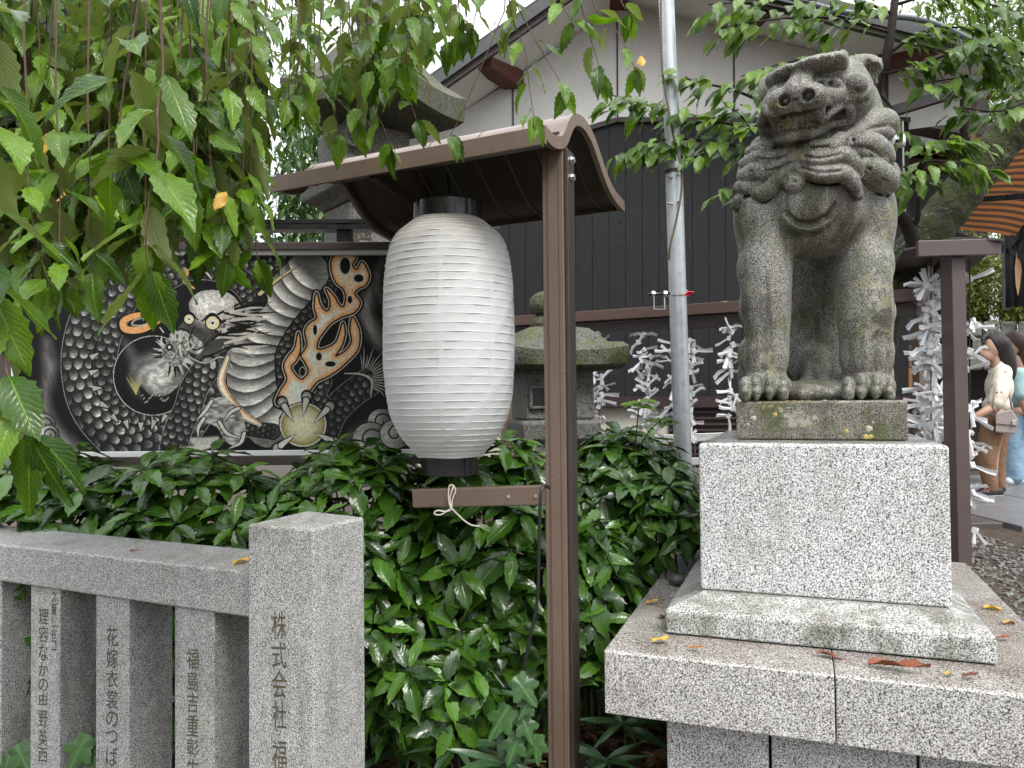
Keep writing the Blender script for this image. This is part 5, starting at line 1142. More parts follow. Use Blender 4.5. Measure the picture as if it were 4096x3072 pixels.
sl2 = empty('stone_lantern', at2(1185, 960, 4.6)); tag(sl2, 'low mossy stone lantern with wide cap and ball finial behind the brown post', 'stone lantern')
c2 = at2(1192, 867, 4.6); c2[2] = 0; k2 = 4.6/1650; z2 = lambda y: 1.5+(867-y)*k2; rt2 = math.radians(12)
mb = MB(); mb.loft([squarering(c2, h, z2(y), rt2, n=8, lift=l) for h, y, l in [(.17, 806, 0), (.325, 802, 0), (.355, 795, .012), (.36, 766, .03), (.335, 757, .028), (.27, 747, .004), (.22, 728, 0), (.18, 715, 0), (.13, 711, 0)]]); obj('cap', mb, G_OLDM, sl2, smooth=45)
c3 = at2(1176, 867, 4.6); c3[2] = 0
obj('finial_base', MB().lathe(c3, [(.06, z2(716)), (.082, z2(708)), (.085, z2(698)), (.06, z2(688)), (.05, z2(683))], 20), G_OLDM, sl2, smooth=True)
obj('finial', MB().lathe(c3, [(.03, z2(684)), (.075, z2(676)), (.088, z2(660)), (.08, z2(645)), (.045, z2(634)), (.005, z2(629))], 20), G_OLDM, sl2, smooth=True)
mb = MB(); mb.loft([squarering(c2, h, z2(y), rt2, n=1) for h, y in [(.205, 906), (.20, 800)]]); obj('light_chamber', mb, G_OLD, sl2, bevel=.012)
p = at2(1172, 858, 4.375); ux = V(math.cos(rt2), math.sin(rt2), 0); uy = V(-math.sin(rt2), math.cos(rt2), 0)
obj('window', MB().box(p+uy*.03, (ux, uy, UZ), (.062, .03, .05)), BLACK, sl2)
for dx, dz, hx, hz in [(-.071, 0, .009, .066), (.071, 0, .009, .066), (0, .058, .062, .008), (0, -.058, .062, .008)]: obj('window_frame', MB().box(p+ux*dx+UZ*dz-uy*.002, (ux, uy, UZ), (hx, .02, hz)), G_OLD, sl2, bevel=.004)
mb = MB(); mb.loft([squarering(c2, h, z2(y), rt2, n=1) for h, y in [(.2, 1010), (.2, 960), (.23, 945), (.235, 912), (.21, 907)]]); obj('base', mb, G_OLD, sl2, bevel=.01)

# ================================================================== racks with tied paper fortunes
PAP = []
for nm, cl_ in [('fortune_paper', (.86, .86, .87)), ('fortune_paper_print', (.78, .78, .79)), ('fortune_paper_pink', (.82, .76, .76))]:
    m, nt, b, out = newmat(nm); n = N(nt); uv = n.coord(); f = n.noise(n.scalev(uv, (1, 1, 1)), 260, 2)
    n.lk(n.mix(n.ramp(f, [(.60, 0.0), (.66, .8)]), cl_, (.35, .36, .42) if 'print' in nm else tuple(k*.9 for k in cl_)), b.inputs['Base Color']); b.inputs['Roughness'].default_value = .7
    tr = n.node('ShaderNodeBsdfTranslucent'); tr.inputs[0].default_value = (*cl_, 1); ms = n.node('ShaderNodeMixShader'); ms.inputs[0].default_value = .3; n.lk(b.outputs[0], ms.inputs[1]); n.lk(tr.outputs[0], ms.inputs[2]); n.lk(ms.outputs[0], out.inputs[0]); PAP.append(m)
def strip_mesh(seed):
    """a folded strip tied in a half knot: the knot and two stiff ends"""
    r = np.random.default_rng(seed); mb = MB(); w = .0085
    def arm(a, ln, tw):
        d_ = V(math.cos(a), r.uniform(-.4, .2), math.sin(a)); d_ = nrm(d_); up = nrm(V(-math.sin(a), -.5+r.uniform(-.4, .4), math.cos(a))); s_ = nrm(np.cross(d_, nrm(np.cross(d_, up))))
        rows_ = []
        for i in range(4):
            t = i/3; c_ = d_*ln*t+V(0, 0, -.014*t*t*r.uniform(0, 1)); wd = w*(.55+.55*t); nn_ = np.cross(d_, s_); rows_.append([c_-s_*wd, c_+nn_*.004*(.3+t), c_+s_*wd])
        g = np.array(rows_); mb.sheet(g); mb.sheet(g+np.cross(d_, s_)*.0022)
    a0 = r.uniform(-.5, .6); arm(a0, r.uniform(.045, .085), 0); arm(math.pi-r.uniform(-1.2, 1.2), r.uniform(.04, .08), 0)
    if r.random() < .35: arm(-math.pi/2+r.uniform(-.7, .7), r.uniform(.03, .065), 0)
    mb.box((0, -.003, 0), (nrm(V(1, 0, .3)), V(0, 1, 0), nrm(V(-.3, 0, 1))), (.009, .007, .011))
    vs_ = np.concatenate(mb.v); me = bpy.data.meshes.new('paper_strip'); me.from_pydata(vs_.tolist(), [], mb.f); me.materials.append(PAP[0 if seed % 6 else 1+(seed//6) % 2]); return me
SM = [strip_mesh(i) for i in range(24)]
def strips(parent, spots, spread=.6, side=None):
    b0_ = root_of(parent)
    for (p, s) in spots:
        o = bpy.data.objects.new('paper_strip', SM[int(rng.integers(24))]); COL.objects.link(o); o.parent = parent
        o.location = Vector(p-b0_); o.rotation_euler = (rng.uniform(-.4, .4), rng.uniform(-.5, .5), rng.uniform(-spread, spread) + (math.pi if rng.random() < .5 else 0)); o.scale = (s, s, s)
rk = empty('fortune_rack', at2(1700, 980, 4.9)); tag(rk, 'long brown fortune rack beam with black under-rail behind the pole', 'rack')
ba, bb2 = at2(1090, 697, 5.95), at2(1975, 640, 4.65)
def beam_pt(x):
    # point along the beam seen at view column x
    lo_, hi_ = 0.0, 1.0
    for _ in range(40):
        m_ = (lo_+hi_)/2; px_ = proj(ba*(1-m_)+bb2*m_)[0]/1.85172
        if px_ < x: lo_ = m_
        else: hi_ = m_
    return ba*(1-m_)+bb2*m_
obj('beam', MB().bar(ba, bb2, .16, .075), plain('rack_brown', (.105, .062, .050), .4, 0, .12, 3), rk, bevel=.004)
obj('under_rail', MB().bar(ba-V(0, 0, .085)+V(.02, .02, 0), bb2-V(0, 0, .085)+V(.02, .02, 0), .09, .07), BROWN_D, rk)
for x in (1092,): p = beam_pt(x); obj('post', MB().bar(V(p[0], p[1], .5), p-V(0, 0, .04), .09, .09, (0, 1, 0)), BROWN, rk)
names = ['string of white paper fortunes hanging leftmost, above the low stone lantern cap', 'fullest string of white paper fortunes halfway between lantern post and pole', 'string of white paper fortunes just right of the steel pole', 'string of white paper fortunes close to the lion dog', 'string of paper fortunes half hidden behind the steel pole', 'short string of paper fortunes beside the lantern post, reaching the ladder', 'string of paper fortunes right of the fullest one, ending above the leaves']
STR = plain('string', (.015, .015, .02), .8)
for i, (x, yb, segs) in enumerate([(1297, 950, [(720, 775), (818, 868), (905, 930)]), (1385, 955, [(712, 800), (815, 850), (872, 945)]), (1492, 960, [(735, 812), (838, 858), (878, 955)]), (1578, 930, [(698, 805), (845, 905)]), (1452, 925, [(745, 790), (815, 840), (868, 905)]), (1275, 955, [(808, 850), (860, 945)]), (1402, 955, [(770, 815), (832, 870), (890, 950)])]):
    p = beam_pt(x); d_ = proj(p)[2]; s_ = empty('fortune_string', at2(x, yb, d_)); tag(s_, names[i], 'paper string', 'strings of tied paper fortunes')
    obj('string', MB().tube([at2(x, 690, d_), at2(x-2, (690+yb)/2, d_), at2(x-3, yb, d_)], .0025, 5), STR, s_)
    spots = []
    for y0, y1 in segs:
        y = y0
        while y < y1: spots.append((at2(x+rng.uniform(-7, 7), y, d_-.02+rng.uniform(-.03, .03)), rng.uniform(1.2, 1.75))); y += rng.uniform(9, 17)
    strips(s_, spots)

# near rack at the right, crowded with fortunes
RB = plain('rack_plum', (.085, .062, .060), .38, 0, .12, 3)
nr = empty('fortune_rack', at2(2066, 1215, 4.2)); tag(nr, 'plum brown roofed fortune rack standing right of the pedestal', 'rack')
np_, fp_ = at2(2067, 1000, 4.2), at2(1991, 900, 5.5)
dr = nrm((fp_-np_)*V(1, 1, 0)); pr_ = np.cross(dr, UZ); zt_ = 1.5+(867-548)/1650*4.2
obj('post', MB().bar(V(np_[0], np_[1], .45), V(np_[0], np_[1], zt_), .075, .118, (0, 1, 0)), RB, nr, bevel=.004)
obj('post', MB().bar(V(fp_[0], fp_[1], .45), V(fp_[0], fp_[1], zt_), .075, .10, (0, 1, 0)), BROWN, nr, bevel=.004)
obj('bracket_plate', MB().bar(V(np_[0], np_[1]-.043, zt_-.05), V(np_[0], np_[1]-.043, zt_-.002), .006, .12, (0, 1, 0)), RB, nr)
for sgn, nm in ((-1, 'roof_wing'), (1, 'roof_wing')):
    a = V(np_[0], np_[1], zt_+.05)-dr*.06; b = V(fp_[0], fp_[1], zt_+.05)+dr*.1; o_ = pr_*sgn*.24-V(0, 0, .045 if sgn < 0 else .03)
    mb = MB(); mb.hexa([a, b, b+o_, a+o_], [p+V(0, 0, .012) for p in (a, b, b+o_, a+o_)]); obj(nm, mb, BROWN_D, nr)
a_ = at2(1981, 538, 4.13); b_ = at2(2159, 533, 4.13); obj('end_board', MB().bar(a_, b_, .03, .085), RB, nr, bevel=.003)
obj('top_rail', MB().bar(V(np_[0], np_[1], zt_-.03), V(fp_[0], fp_[1], zt_-.03), .05, .05), BROWN_D, nr)
for y in (600, 700, 800): 
    pass
lab2 = ['dense column of white paper fortunes left of the plum brown post', 'dense column of paper fortunes further back, left of the plum brown post', 'paper fortunes sticking out right of the plum brown post']
for i, (t, off, n_, ys_) in enumerate([(.14, -.10, 54, (600, 965)), (.30, -.07, 40, (610, 940)), (.10, .085, 26, (585, 1195))]):
    p = np_*(1-t)+fp_*t; p = p+pr_*(off if pr_[0] > 0 else -off); d_ = proj(p)[2]; x_ = proj(p)[0]/1.85172
    s_ = empty('fortune_string', at2(x_, ys_[1], d_)); tag(s_, lab2[i], 'paper string', 'crowded fortune strings on the near rack')
    obj('string', MB().tube([at2(x_, 560, d_), at2(x_, ys_[1], d_)], .004, 5), STR, s_)
    spots = [(at2(x_+rng.uniform(-11, 11), rng.uniform(*ys_), d_+rng.uniform(-.05, .05)), rng.uniform(1.3, 1.9)) for _ in range(n_)]
    strips(s_, spots, .9)

# ================================================================== plants
BARK = plain('cherry_bark', (.028, .021, .018), .85, 0, .4, 18, .3, bump=.9, bs=45)
TWIG = plain('twig_bark', (.10, .055, .035), .7, 0, .3, 30)
def mossbark():
    m, nt, b, out = newmat('mossy_bark'); n = N(nt); co = n.coord(False)
    f = n.noise(co, 22, 7, .7); g = n.noise(co, 7, 6, .7); w = n.noise(co, 34, 4, .6)
    c = n.ramp(f, [(.3, (.012, .010, .008)), (.6, (.05, .038, .03))])
    c = n.mix(n.ramp(g, [(.40, 0.0), (.52, 1.0)]), c, n.ramp(f, [(.3, (.010, .014, .003)), (.65, (.055, .068, .013))]))
    c = n.mix(n.ramp(n.math('MULTIPLY', w, n.noise(co, 5, 3)), [(.33, 0.0), (.40, .7)]), c, (.22, .25, .20))
    n.lk(c, b.inputs['Base Color']); b.inputs['Roughness'].default_value = .9; n.lk(n.bump(n.math('ADD', f, w), 1.0, .03), b.inputs['Normal']); return m
MOSSB = mossbark()
def limb(path, radii, mat, parent, name='branch', n=10, sub=6, rough=0.0):
    q = spline(np.hstack([np.array(path), np.array(radii)[:, None]]), sub); mb = MB(); r_ = q[:, 3]
    if rough: r_ = r_*(1+rough*np.sin(np.arange(len(r_))*1.7)*.5+rough*rng.standard_normal(len(r_))*.4)
    mb.tube(q[:, :3], r_, n); return obj(name, mb, mat, parent, smooth=True)
CHL = leafmat('cherry_leaf', (.020, .060, .005), (.140, .260, .012), .21, .36, 11, back=(.17, .21, .07), spots=.3, spec=.4)
CH_T = [leaf_template(12, 5, wm, .42, 1.5, fo, dr_, .022, .03, i) for i, (wm, fo, dr_) in enumerate([(.46, .25, .18), (.50, .15, .30), (.44, .4, .10), (.48, .3, .38), (.42, .2, .05), (.52, .35, .22)])]
CH_M = [mesh_from_template('leaf', t, CHL) for t in CH_T]
CH_S = [leaf_template(7, 3, wm, .42, 1.5, fo, dr_, .0, .02, i) for i, (wm, fo, dr_) in enumerate([(.46, .25, .18), (.50, .15, .30), (.44, .4, .10), (.48, .3, .38)])]

# ---- weeping cherry on the left, its twigs hang into the picture
ch = empty('weeping_cherry_tree', at2(380, 1000, 4.4)); tag(ch, 'weeping cherry tree with wet drooping leaves filling the upper left', 'tree')
limb([at2(395, 1050, 4.4), at2(388, 620, 4.4), at2(372, 300, 4.4), at2(355, 40, 4.35), at2(380, -200, 4.1)], [.16, .135, .125, .13, .11], MOSSB, ch, 'trunk', 16, 8, .05)
limb([at2(380, -150, 4.1), at2(300, -220, 3.0), at2(250, -240, 2.0), at2(100, -260, 1.4)], [.09, .07, .05, .03], BARK, ch); limb([at2(380, -170, 4.1), at2(600, -200, 3.0), at2(900, -160, 2.2), at2(1300, -120, 2.1)], [.08, .06, .04, .02], BARK, ch)
limb([at2(372, 300, 4.4), at2(440, 150, 4.2), at2(520, -20, 3.8)], [.05, .04, .035], BARK, ch); limb([at2(372, 260, 4.4), at2(300, 160, 4.3), at2(230, 0, 4.0)], [.05, .04, .03], BARK, ch)
CL = Leaves()
def twig(path, spacing=.032, size=(.075, .105), start=.0, r0=.0026, keep=1.0, frm=0.0):
    P = [at2(*p) for p in path]; q = spline(np.array(P), 6); m = len(q); up_ = path[0]
    PP = ([at2(up_[0]+rng.uniform(-8, 8), -90, up_[2]), at2(up_[0]+rng.uniform(-8, 8), (up_[1]-90)/2, up_[2])] if up_[1] > -25 else [])+P
    limb(PP, np.linspace(r0*.85, r0*.35, len(PP)), TWIG, ch, 'twig', 5, 4)
    s = np.concatenate([[0], np.cumsum(np.linalg.norm(np.diff(q, axis=0), axis=1))]); t = start*s[-1]; a = rng.uniform(0, 6.28); 
    while t < s[-1]:
        p = np.array([np.interp(t, s, q[:, k]) for k in range(3)]); a += 2.4+rng.uniform(-.5, .5)
        h = V(math.cos(a), math.sin(a), 0); dv = nrm(h*rng.uniform(.35, 1.0)+V(0, 0, -1)*rng.uniform(.25, 1.0)); up = nrm(h*.6+UZ*rng.uniform(.2, 1.1)+V(0, -.35, 0)+rng.normal(0, .3, 3))
        if rng.random() < keep: CL.add(p+dv*.012, dv, up, rng.uniform(*size), rng.uniform(.85, 1.05))
        t += spacing*rng.uniform(.7, 1.3)
    for k in range(2):
        dv = nrm(V(rng.uniform(-.5, .5), rng.uniform(-.4, .4), -1)); CL.add(q[-1], dv, nrm(V(rng.uniform(-.6, .6), -1, .3)), rng.uniform(*size), .95)
for path in [[(303, -40, 1.2), (297, 29, 1.17), (286, 83, 1.15), (270, 174, 1.14), (257, 266, 1.13), (249, 320, 1.12)], [(352, 150, 1.15), (340, 245, 1.12), (342, 311, 1.11), (328, 394, 1.1), (317, 477, 1.09), (317, 540, 1.09), (326, 578, 1.08)], [(-30, 600, 1.08), (0, 735, 1.05), (21, 826, 1.03), (46, 884, 1.02), (64, 940, 1.0)], [(-20, -40, 1.1), (-12, 120, 1.08), (-16, 300, 1.06), (-10, 480, 1.05), (-12, 640, 1.05)]]:
    twig(path, .036, (.090, .118), r0=.0030)
for path in [[(400, -40, 1.5), (394, 41, 1.5), (388, 166, 1.5), (392, 215, 1.5)], [(500, -40, 1.5), (494, 60, 1.5), (492, 166, 1.5), (494, 240, 1.5)], [(450, 250, 1.5), (456, 357, 1.5), (473, 436, 1.5), (483, 498, 1.5), (492, 560, 1.5)], [(540, 330, 1.6), (548, 420, 1.6), (552, 520, 1.6), (556, 560, 1.6)], [(120, 200, 1.35), (130, 380, 1.35), (128, 520, 1.33), (134, 600, 1.33)], [(60, 250, 1.35), (62, 420, 1.33), (90, 560, 1.32), (110, 620, 1.32)], [(190, 250, 1.4), (196, 400, 1.4), (188, 520, 1.4), (200, 590, 1.4)]]:
    twig(path, .032, (.07, .095))
for path in [[(643, -30, 1.7), (647, 83, 1.7), (652, 174, 1.7), (660, 200, 1.7)], [(770, -20, 1.8), (776, 83, 1.8), (788, 183, 1.8), (768, 262, 1.8)], [(788, 150, 1.8), (800, 220, 1.8), (826, 270, 1.8), (842, 310, 1.8)], [(880, 60, 1.85), (870, 160, 1.85), (890, 230, 1.85), (900, 260, 1.85)], [(690, 120, 1.8), (715, 220, 1.8), (735, 290, 1.8)]]:
    twig(path, .04, (.062, .085), start=.25)
for path in [[(1095, -40, 2.0), (1106, 37, 2.0), (1135, 113, 2.0), (1142, 176, 2.0), (1153, 250, 2.0)], [(1245, -40, 2.0), (1252, 0, 2.0), (1278, 91, 2.0), (1300, 161, 2.0)], [(1270, -40, 2.0), (1289, 22, 2.0), (1336, 73, 2.0), (1372, 150, 2.0)], [(1100, -40, 2.0), (1120, 18, 2.0), (1168, 106, 2.0), (1201, 161, 2.0), (1221, 195, 2.0)], [(980, -40, 1.9), (974, 18, 1.9), (970, 90, 1.9)], [(1040, -40, 1.9), (1030, 20, 1.9), (1020, 60, 1.9)], [(1200, -40, 2.0), (1215, 10, 2.0), (1236, 50, 2.0)], [(1330, -40, 2.1), (1345, 10, 2.1), (1362, 30, 2.1)]]:
    twig(path, .058, (.07, .092), start=.1)
twig([(1090, 20, 2.0), (1076, 55, 2.0), (1029, 172, 2.0), (990, 260, 2.0), (974, 290, 2.0)], .05, (.06, .08), keep=.12)
for k in range(150):
    x = rng.uniform(-60, 545); d = rng.uniform(1.5, 2.7); yb = {0: 590, 1: 600, 2: 560, 3: 540, 4: 500, 5: 430}[int(min(5, max(0, x//95)))]+rng.uniform(-190, 30)
    if 330 < x < 410: yb = min(yb, 330+rng.uniform(-80, 40))
    y0 = rng.uniform(-90, 60) if rng.random() < .6 else rng.uniform(50, 250); dx = rng.uniform(-25, 25)
    twig([(x, y0, d), (x+dx*.4, y0*.6+yb*.4, d), (x+dx*.8, y0*.25+yb*.75, d-.03), (x+dx, yb, d-.05)], .031, (.078, .112))
for k in range(34):
    x = rng.uniform(545, 1010); d = rng.uniform(1.7, 2.4); yb = (300 if x < 610 else 215 if x < 700 else 160 if x < 900 else 70)+rng.uniform(-60, 20); twig([(x, -60, d), (x+rng.uniform(-12, 12), yb*.4-20, d), (x+rng.uniform(-18, 18), yb, d)], .04, (.065, .09))
for k in range(20):
    x = rng.uniform(-60, 600); d = rng.uniform(3.0, 4.2); yb = rng.uniform(250, 480) if x < 560 else 260; twig([(x, -60, d), (x+rng.uniform(-12, 12), yb*.5, d), (x+rng.uniform(-18, 18), yb, d)], .05, (.08, .11))
CL.build(ch, CH_T, CH_M, CHL, 300)

# ---- yellowing leaves caught in the cherry
YEL = leafmat('yellow_leaf', (.55, .30, .03), (.70, .42, .05), .4, .2, 10, vein_col=(.5, .25, .02), spots=.8, drops=False); RED = leafmat('russet_leaf', (.11, .025, .012), (.22, .06, .02), .3, .1, 10, vein_col=(.08, .02, .01), drops=False); ORA = leafmat('orange_leaf', (.40, .14, .02), (.55, .22, .03), .4, .1, 10, vein_col=(.25, .06, .01), spots=.8, drops=False)
FM = {k: [mesh_from_template('fallen_leaf', leaf_template(12, 5, .46, .45, 1.5, f_, d_, .02, .05, 3), m) for f_, d_ in ((.3, -.15), (.5, .2))] for k, m in (('y', YEL), ('r', RED), ('o', ORA))}
for i, (x, y, d, a) in enumerate([(115, 280, 1.38, .2), (140, 400, 1.5, -.3), (488, 414, 1.48, .5), (1382, 120, 2.0, -.2)]):
    o = bpy.data.objects.new('yellow_leaf', FM['y'][i % 2]); COL.objects.link(o); o.parent = ch; o.location = Vector(at2(x, y, d)-root_of(ch)); o.rotation_euler = (-2.0, a, a); o.scale = (.05,)*3; o['label'] = 'yellowed leaf among the green ones'
FM['l'] = [mesh_from_template('fallen_leaf', leaf_template(12, 5, .26, .45, 1.5, .7, -.1, .02, .05, 3), RED)]
def fallen(x, y, z, key, ln, a, label, vrt=0, p=None, tilt=0):
    p = atz(x, y, z) if p is None else p
    o = bpy.data.objects.new('fallen_leaf', FM[key][vrt]); COL.objects.link(o); o.location = Vector(p); o.rotation_euler = (tilt, 0, a); o.scale = (ln,)*3
    tag(o, label, 'leaf', 'fallen leaves')
zs = .730
fallen(1395, 1302, zs, 'y', .058, -1.3, 'yellow leaf on the slab left of the pedestal base tier'); fallen(1408, 1384, zs, 'y', .062, -1.45, 'bright yellow leaf at the left front corner of the slab'); fallen(1486, 1398, zs, 'o', .045, -1.9, 'small orange leaf on the slab front, right of the bright yellow one')
fallen(1765, 1410, zs, 'r', .07, -2.0, 'dark red leaf tucked against the base tier at the slab joint', 1); fallen(1875, 1432, zs, 'l', .16, -2.1, 'long curled russet leaf lying on the slab front'); fallen(2042, 1456, zs, 'y', .035, -1.0, 'small yellow leaf fragment on the slab, right of the long russet leaf', 1); fallen(2078, 1460, zs, 'r', .05, -1.5, 'small dark red leaf near the right front of the slab')
fallen(2125, 1312, zs, 'y', .075, -1.7, 'pale yellow leaf on the right rear of the slab', 1); fallen(2168, 1345, zs, 'o', .06, -1.2, 'orange brown leaf at the right edge of the slab', 1); fallen(2150, 1378, zs, 'r', .05, -1.6, 'thin red leaf on the right of the slab, near the base tier corner'); fallen(1428, 1333, zs, 'r', .05, -.4, 'dark red leaf against the left end of the base tier', 1); fallen(2125, 1234, zs, 'r', .03, -1.0, 'tiny red leaf at the rear right edge of the slab')
fallen(502, 1219, 1.012, 'y', .062, -.95, 'spotted yellow leaf on the fence rail against the post', 1, tilt=.3); fallen(278, 1189, 1.014, 'o', .035, -1.4, 'small orange leaf on the middle of the fence rail')
pb_ = beam_pt(1548)+V(0, -.03, .040); fallen(0, 0, 0, 'y', .07, -1.4, 'yellow leaf on the long rack beam left of the lion dog', 0, pb_); pb_ = beam_pt(1425)+V(0, -.03, .040); fallen(0, 0, 0, 'y', .05, -1.0, 'yellow leaf scrap on the long rack beam left of the pole', 1, pb_)
o = obj('pebble', MB().lathe(atz(1463, 1262, .727), [(.008, -.004), (.033, .006), (.038, .02), (.028, .034), (.008, .04)], 14), plain('pebble', (.09, .08, .075), .5), smooth=True); tag(o, 'smooth dark pebble on the slab left of the pedestal', 'pebble')

# ---- glossy evergreen shrubs
SHL = leafmat('shrub_leaf', (.009, .032, .004), (.068, .170, .013), .15, .14, 8, vein_col=(.07, .15, .035), spots=.2, back=(.06, .10, .035), spec=.5, vb=.16)
SH_T = [leaf_template(11, 5, wm, .52, 1.8, fo, dr_, .016, .02, i, base=1.0) for i, (wm, fo, dr_) in enumerate([(.37, .3, .16), (.40, .2, .25), (.35, .4, .08), (.38, .28, .34), (.42, .22, .18), (.34, .3, .22)])]
SH_M = [mesh_from_template('leaf', t, SHL) for t in SH_T]
STEM = plain('green_stem', (.05, .07, .025), .6)
def rosette(LV, p, axis, n, size):
    axis = nrm(axis); s_ = nrm(np.cross(axis, V(.3, .2, .9))); t_ = np.cross(axis, s_); a = rng.uniform(0, 6.28)
    for i in range(n):
        a += 2.4+rng.uniform(-.25, .25); el = .95-1.15*(i/n)+rng.uniform(-.15, .15)     # young leaves upright, old ones droop
        h = s_*math.cos(a)+t_*math.sin(a); dv = nrm(h*math.cos(el)*1.0+axis*(math.sin(1.1-el*1.0)*.55)-UZ*(.25*(1-i/n)))
        dv = nrm(h+axis*(.75*i/n-.15)-UZ*.2*rng.random()); up = nrm(axis*.8+UZ*.5-h*.1+rng.normal(0, .15, 3)); ln = size*(1.0-.35*i/n)*rng.uniform(.85, 1.12)
        LV.add(p+axis*.01*i/n+dv*.012, dv, up, ln, rng.uniform(.9, 1.15))
def shrub(cx, cy, d, rx, ry, rz, label, n_out, n_in, size=(.15, .205), bright=0, nmax=300, fit=None):
    c = at2(cx, cy, d); root = empty('evergreen_shrub', V(c[0], c[1], float(gz(c[0], c[1])))); tag(root, label, 'shrub', 'glossy evergreen shrubs'); LV = Leaves(); k = 0; tries = 0
    pts = []
    while k < n_out and tries < n_out*30:
        tries += 1; v = nrm(rng.normal(0, 1, 3))
        if v[2] < -.55 or v[1] > .45: continue
        p = c+v*V(rx, ry, rz)*rng.uniform(.88, 1.06)
        if p[2] < .34 or (p[1] < 2.86 and -.42 < p[0] < .34 and p[2] > .62) or (p[1] < 2.9 and .0 < p[0] < .3): continue
        if (p-V(.28, 2.41, 0))@e1 > -.10 and p[1] > 2.3 and p[2] < .86 and p[0] > 0: continue
        if any(np.linalg.norm(p-q) < .082 for q in pts): continue
        pts.append(p); k += 1; ax_ = nrm(v*V(1/rx, 1/ry, 1/rz)*.5+UZ*.75+V(0, -.25, 0)); rosette(LV, p, ax_, int(rng.integers(6, 10)), rng.uniform(*size))
        if k % 3 == 0: q_ = c+v*V(rx, ry, rz)*.35; q_[2] = min(q_[2], p[2]-.1); g0 = V(c[0]+v[0]*.12, c[1]+v[1]*.12, .2); limb([g0, q_, p], [.007, .005, .003], STEM, root, 'stem', 5, 3)
    for _ in range(n_in):
        v = nrm(rng.normal(0, 1, 3))*rng.uniform(.3, .85)
        if v[1] > .3: continue
        p = c+v*V(rx, ry, rz)
        if p[2] < .3 or ((p-V(.28, 2.41, 0))@e1 > -.16 and p[1] > 2.3 and p[0] > 0): continue
        rosette(LV, p, nrm(v*.5+UZ), 5, rng.uniform(*size))
    LV.build(root, SH_T, SH_M, SHL, nmax); return root
shrub(90, 1310, 3.25, .62, .40, .64, 'evergreen shrub behind the fence at the far left', 110, 80)
shrub(430, 1300, 3.2, .50, .40, .62, 'evergreen shrub behind the fence rail below the middle of the billboard', 100, 80)
shrub(760, 1300, 3.15, .46, .42, .62, 'evergreen shrub right of the stone fence post, under the lantern', 120, 80)
shrub(1060, 1300, 3.2, .42, .36, .64, 'evergreen shrub behind the cross bar and the brown post', 120, 80)
shrub(1350, 1195, 3.8, .36, .40, .58, 'evergreen shrub between the brown post and the pedestal', 130, 70)
shrub(1262, 1320, 3.05, .19, .20, .34, 'lower evergreen shrub just right of the brown post foot', 40, 24)
shrub(1436, 1130, 3.45, .13, .16, .2, 'small evergreen shrub leaning against the steel pole foot', 14, 4, (.12, .16))
shrub(930, 1490, 2.62, .17, .14, .16, 'low bright evergreen sprig right of the fence post', 16, 3, (.14, .19))
shrub(1085, 1430, 2.92, .17, .12, .22, 'low evergreen sprig beside the power cable', 18, 5, (.13, .18))

# ---- slender sasa bamboo and lobed vine near the ground
SAL = leafmat('sasa_leaf', (.022, .062, .024), (.045, .11, .035), .3, .2, 2, vein_col=(.13, .20, .05), drops=False); SA_T = [leaf_template(9, 3, .155, .35, 1.3, .35, dr_, .0, .01, i) for i, dr_ in enumerate((.1, .25, .4))]; SA_M = [mesh_from_template('leaf', t, SAL) for t in SA_T]
def sasa(x, y, d, n, label, ln=(.15, .24), lean=(0, 0)):
    p = at2(x, y, d); g0 = V(p[0]-lean[0], p[1], .19); root = empty('sasa_bamboo', g0); tag(root, label, 'bamboo', 'sasa bamboo clumps'); limb([g0, (g0+p)/2+V(.01, 0, .01), p], [.004, .003, .002], STEM, root, 'stem', 5, 3); LV = Leaves(); a = rng.uniform(0, 6)
    for i in range(n):
        a += 2.4; h = V(math.cos(a), math.sin(a)*.8-.2, 0); LV.add(p-V(0, 0, .02*i/n), nrm(h+UZ*rng.uniform(-.35, .55)), nrm(UZ+V(0, -.6, 0)-h*.3), rng.uniform(*ln), 1)
    LV.build(root, SA_T, SA_M, SAL, 60)
for i, (x, y, d, n) in enumerate([(985, 1600, 2.55, 8), (1085, 1648, 2.45, 9), (1345, 1560, 2.75, 8), (1010, 1500, 2.75, 7), (870, 1620, 2.7, 6), (955, 925, 3.4, 7), (1000, 1390, 2.85, 6), (820, 1440, 2.75, 6), (1310, 1640, 2.6, 7), (340, 1640, 2.75, 5), (1395, 1460, 2.9, 5)]):
    sasa(x, y, d, n, ['sasa bamboo in front of the leaf litter, left of the cable', 'sasa bamboo with pale striped leaves at the bottom beside the cable', 'sasa bamboo under the overhanging granite slab', 'sasa bamboo behind the low bright sprig', 'sasa bamboo on the leaf litter beside the fence post', 'sasa bamboo rising in front of the low stone lantern', 'sasa bamboo in the dark gap left of the cable', 'sasa bamboo just right of the fence post', 'sasa bamboo at the foot of the brown post', 'sasa bamboo behind the fence uprights', 'sasa bamboo beside the left corner of the slab'][i])
VIL = leafmat('vine_leaf', (.030, .085, .022), (.055, .13, .03), .35, .25, 1.2, drops=False); VI_T = [lobed_template()]; VI_M = [mesh_from_template('leaf', VI_T[0], VIL)]
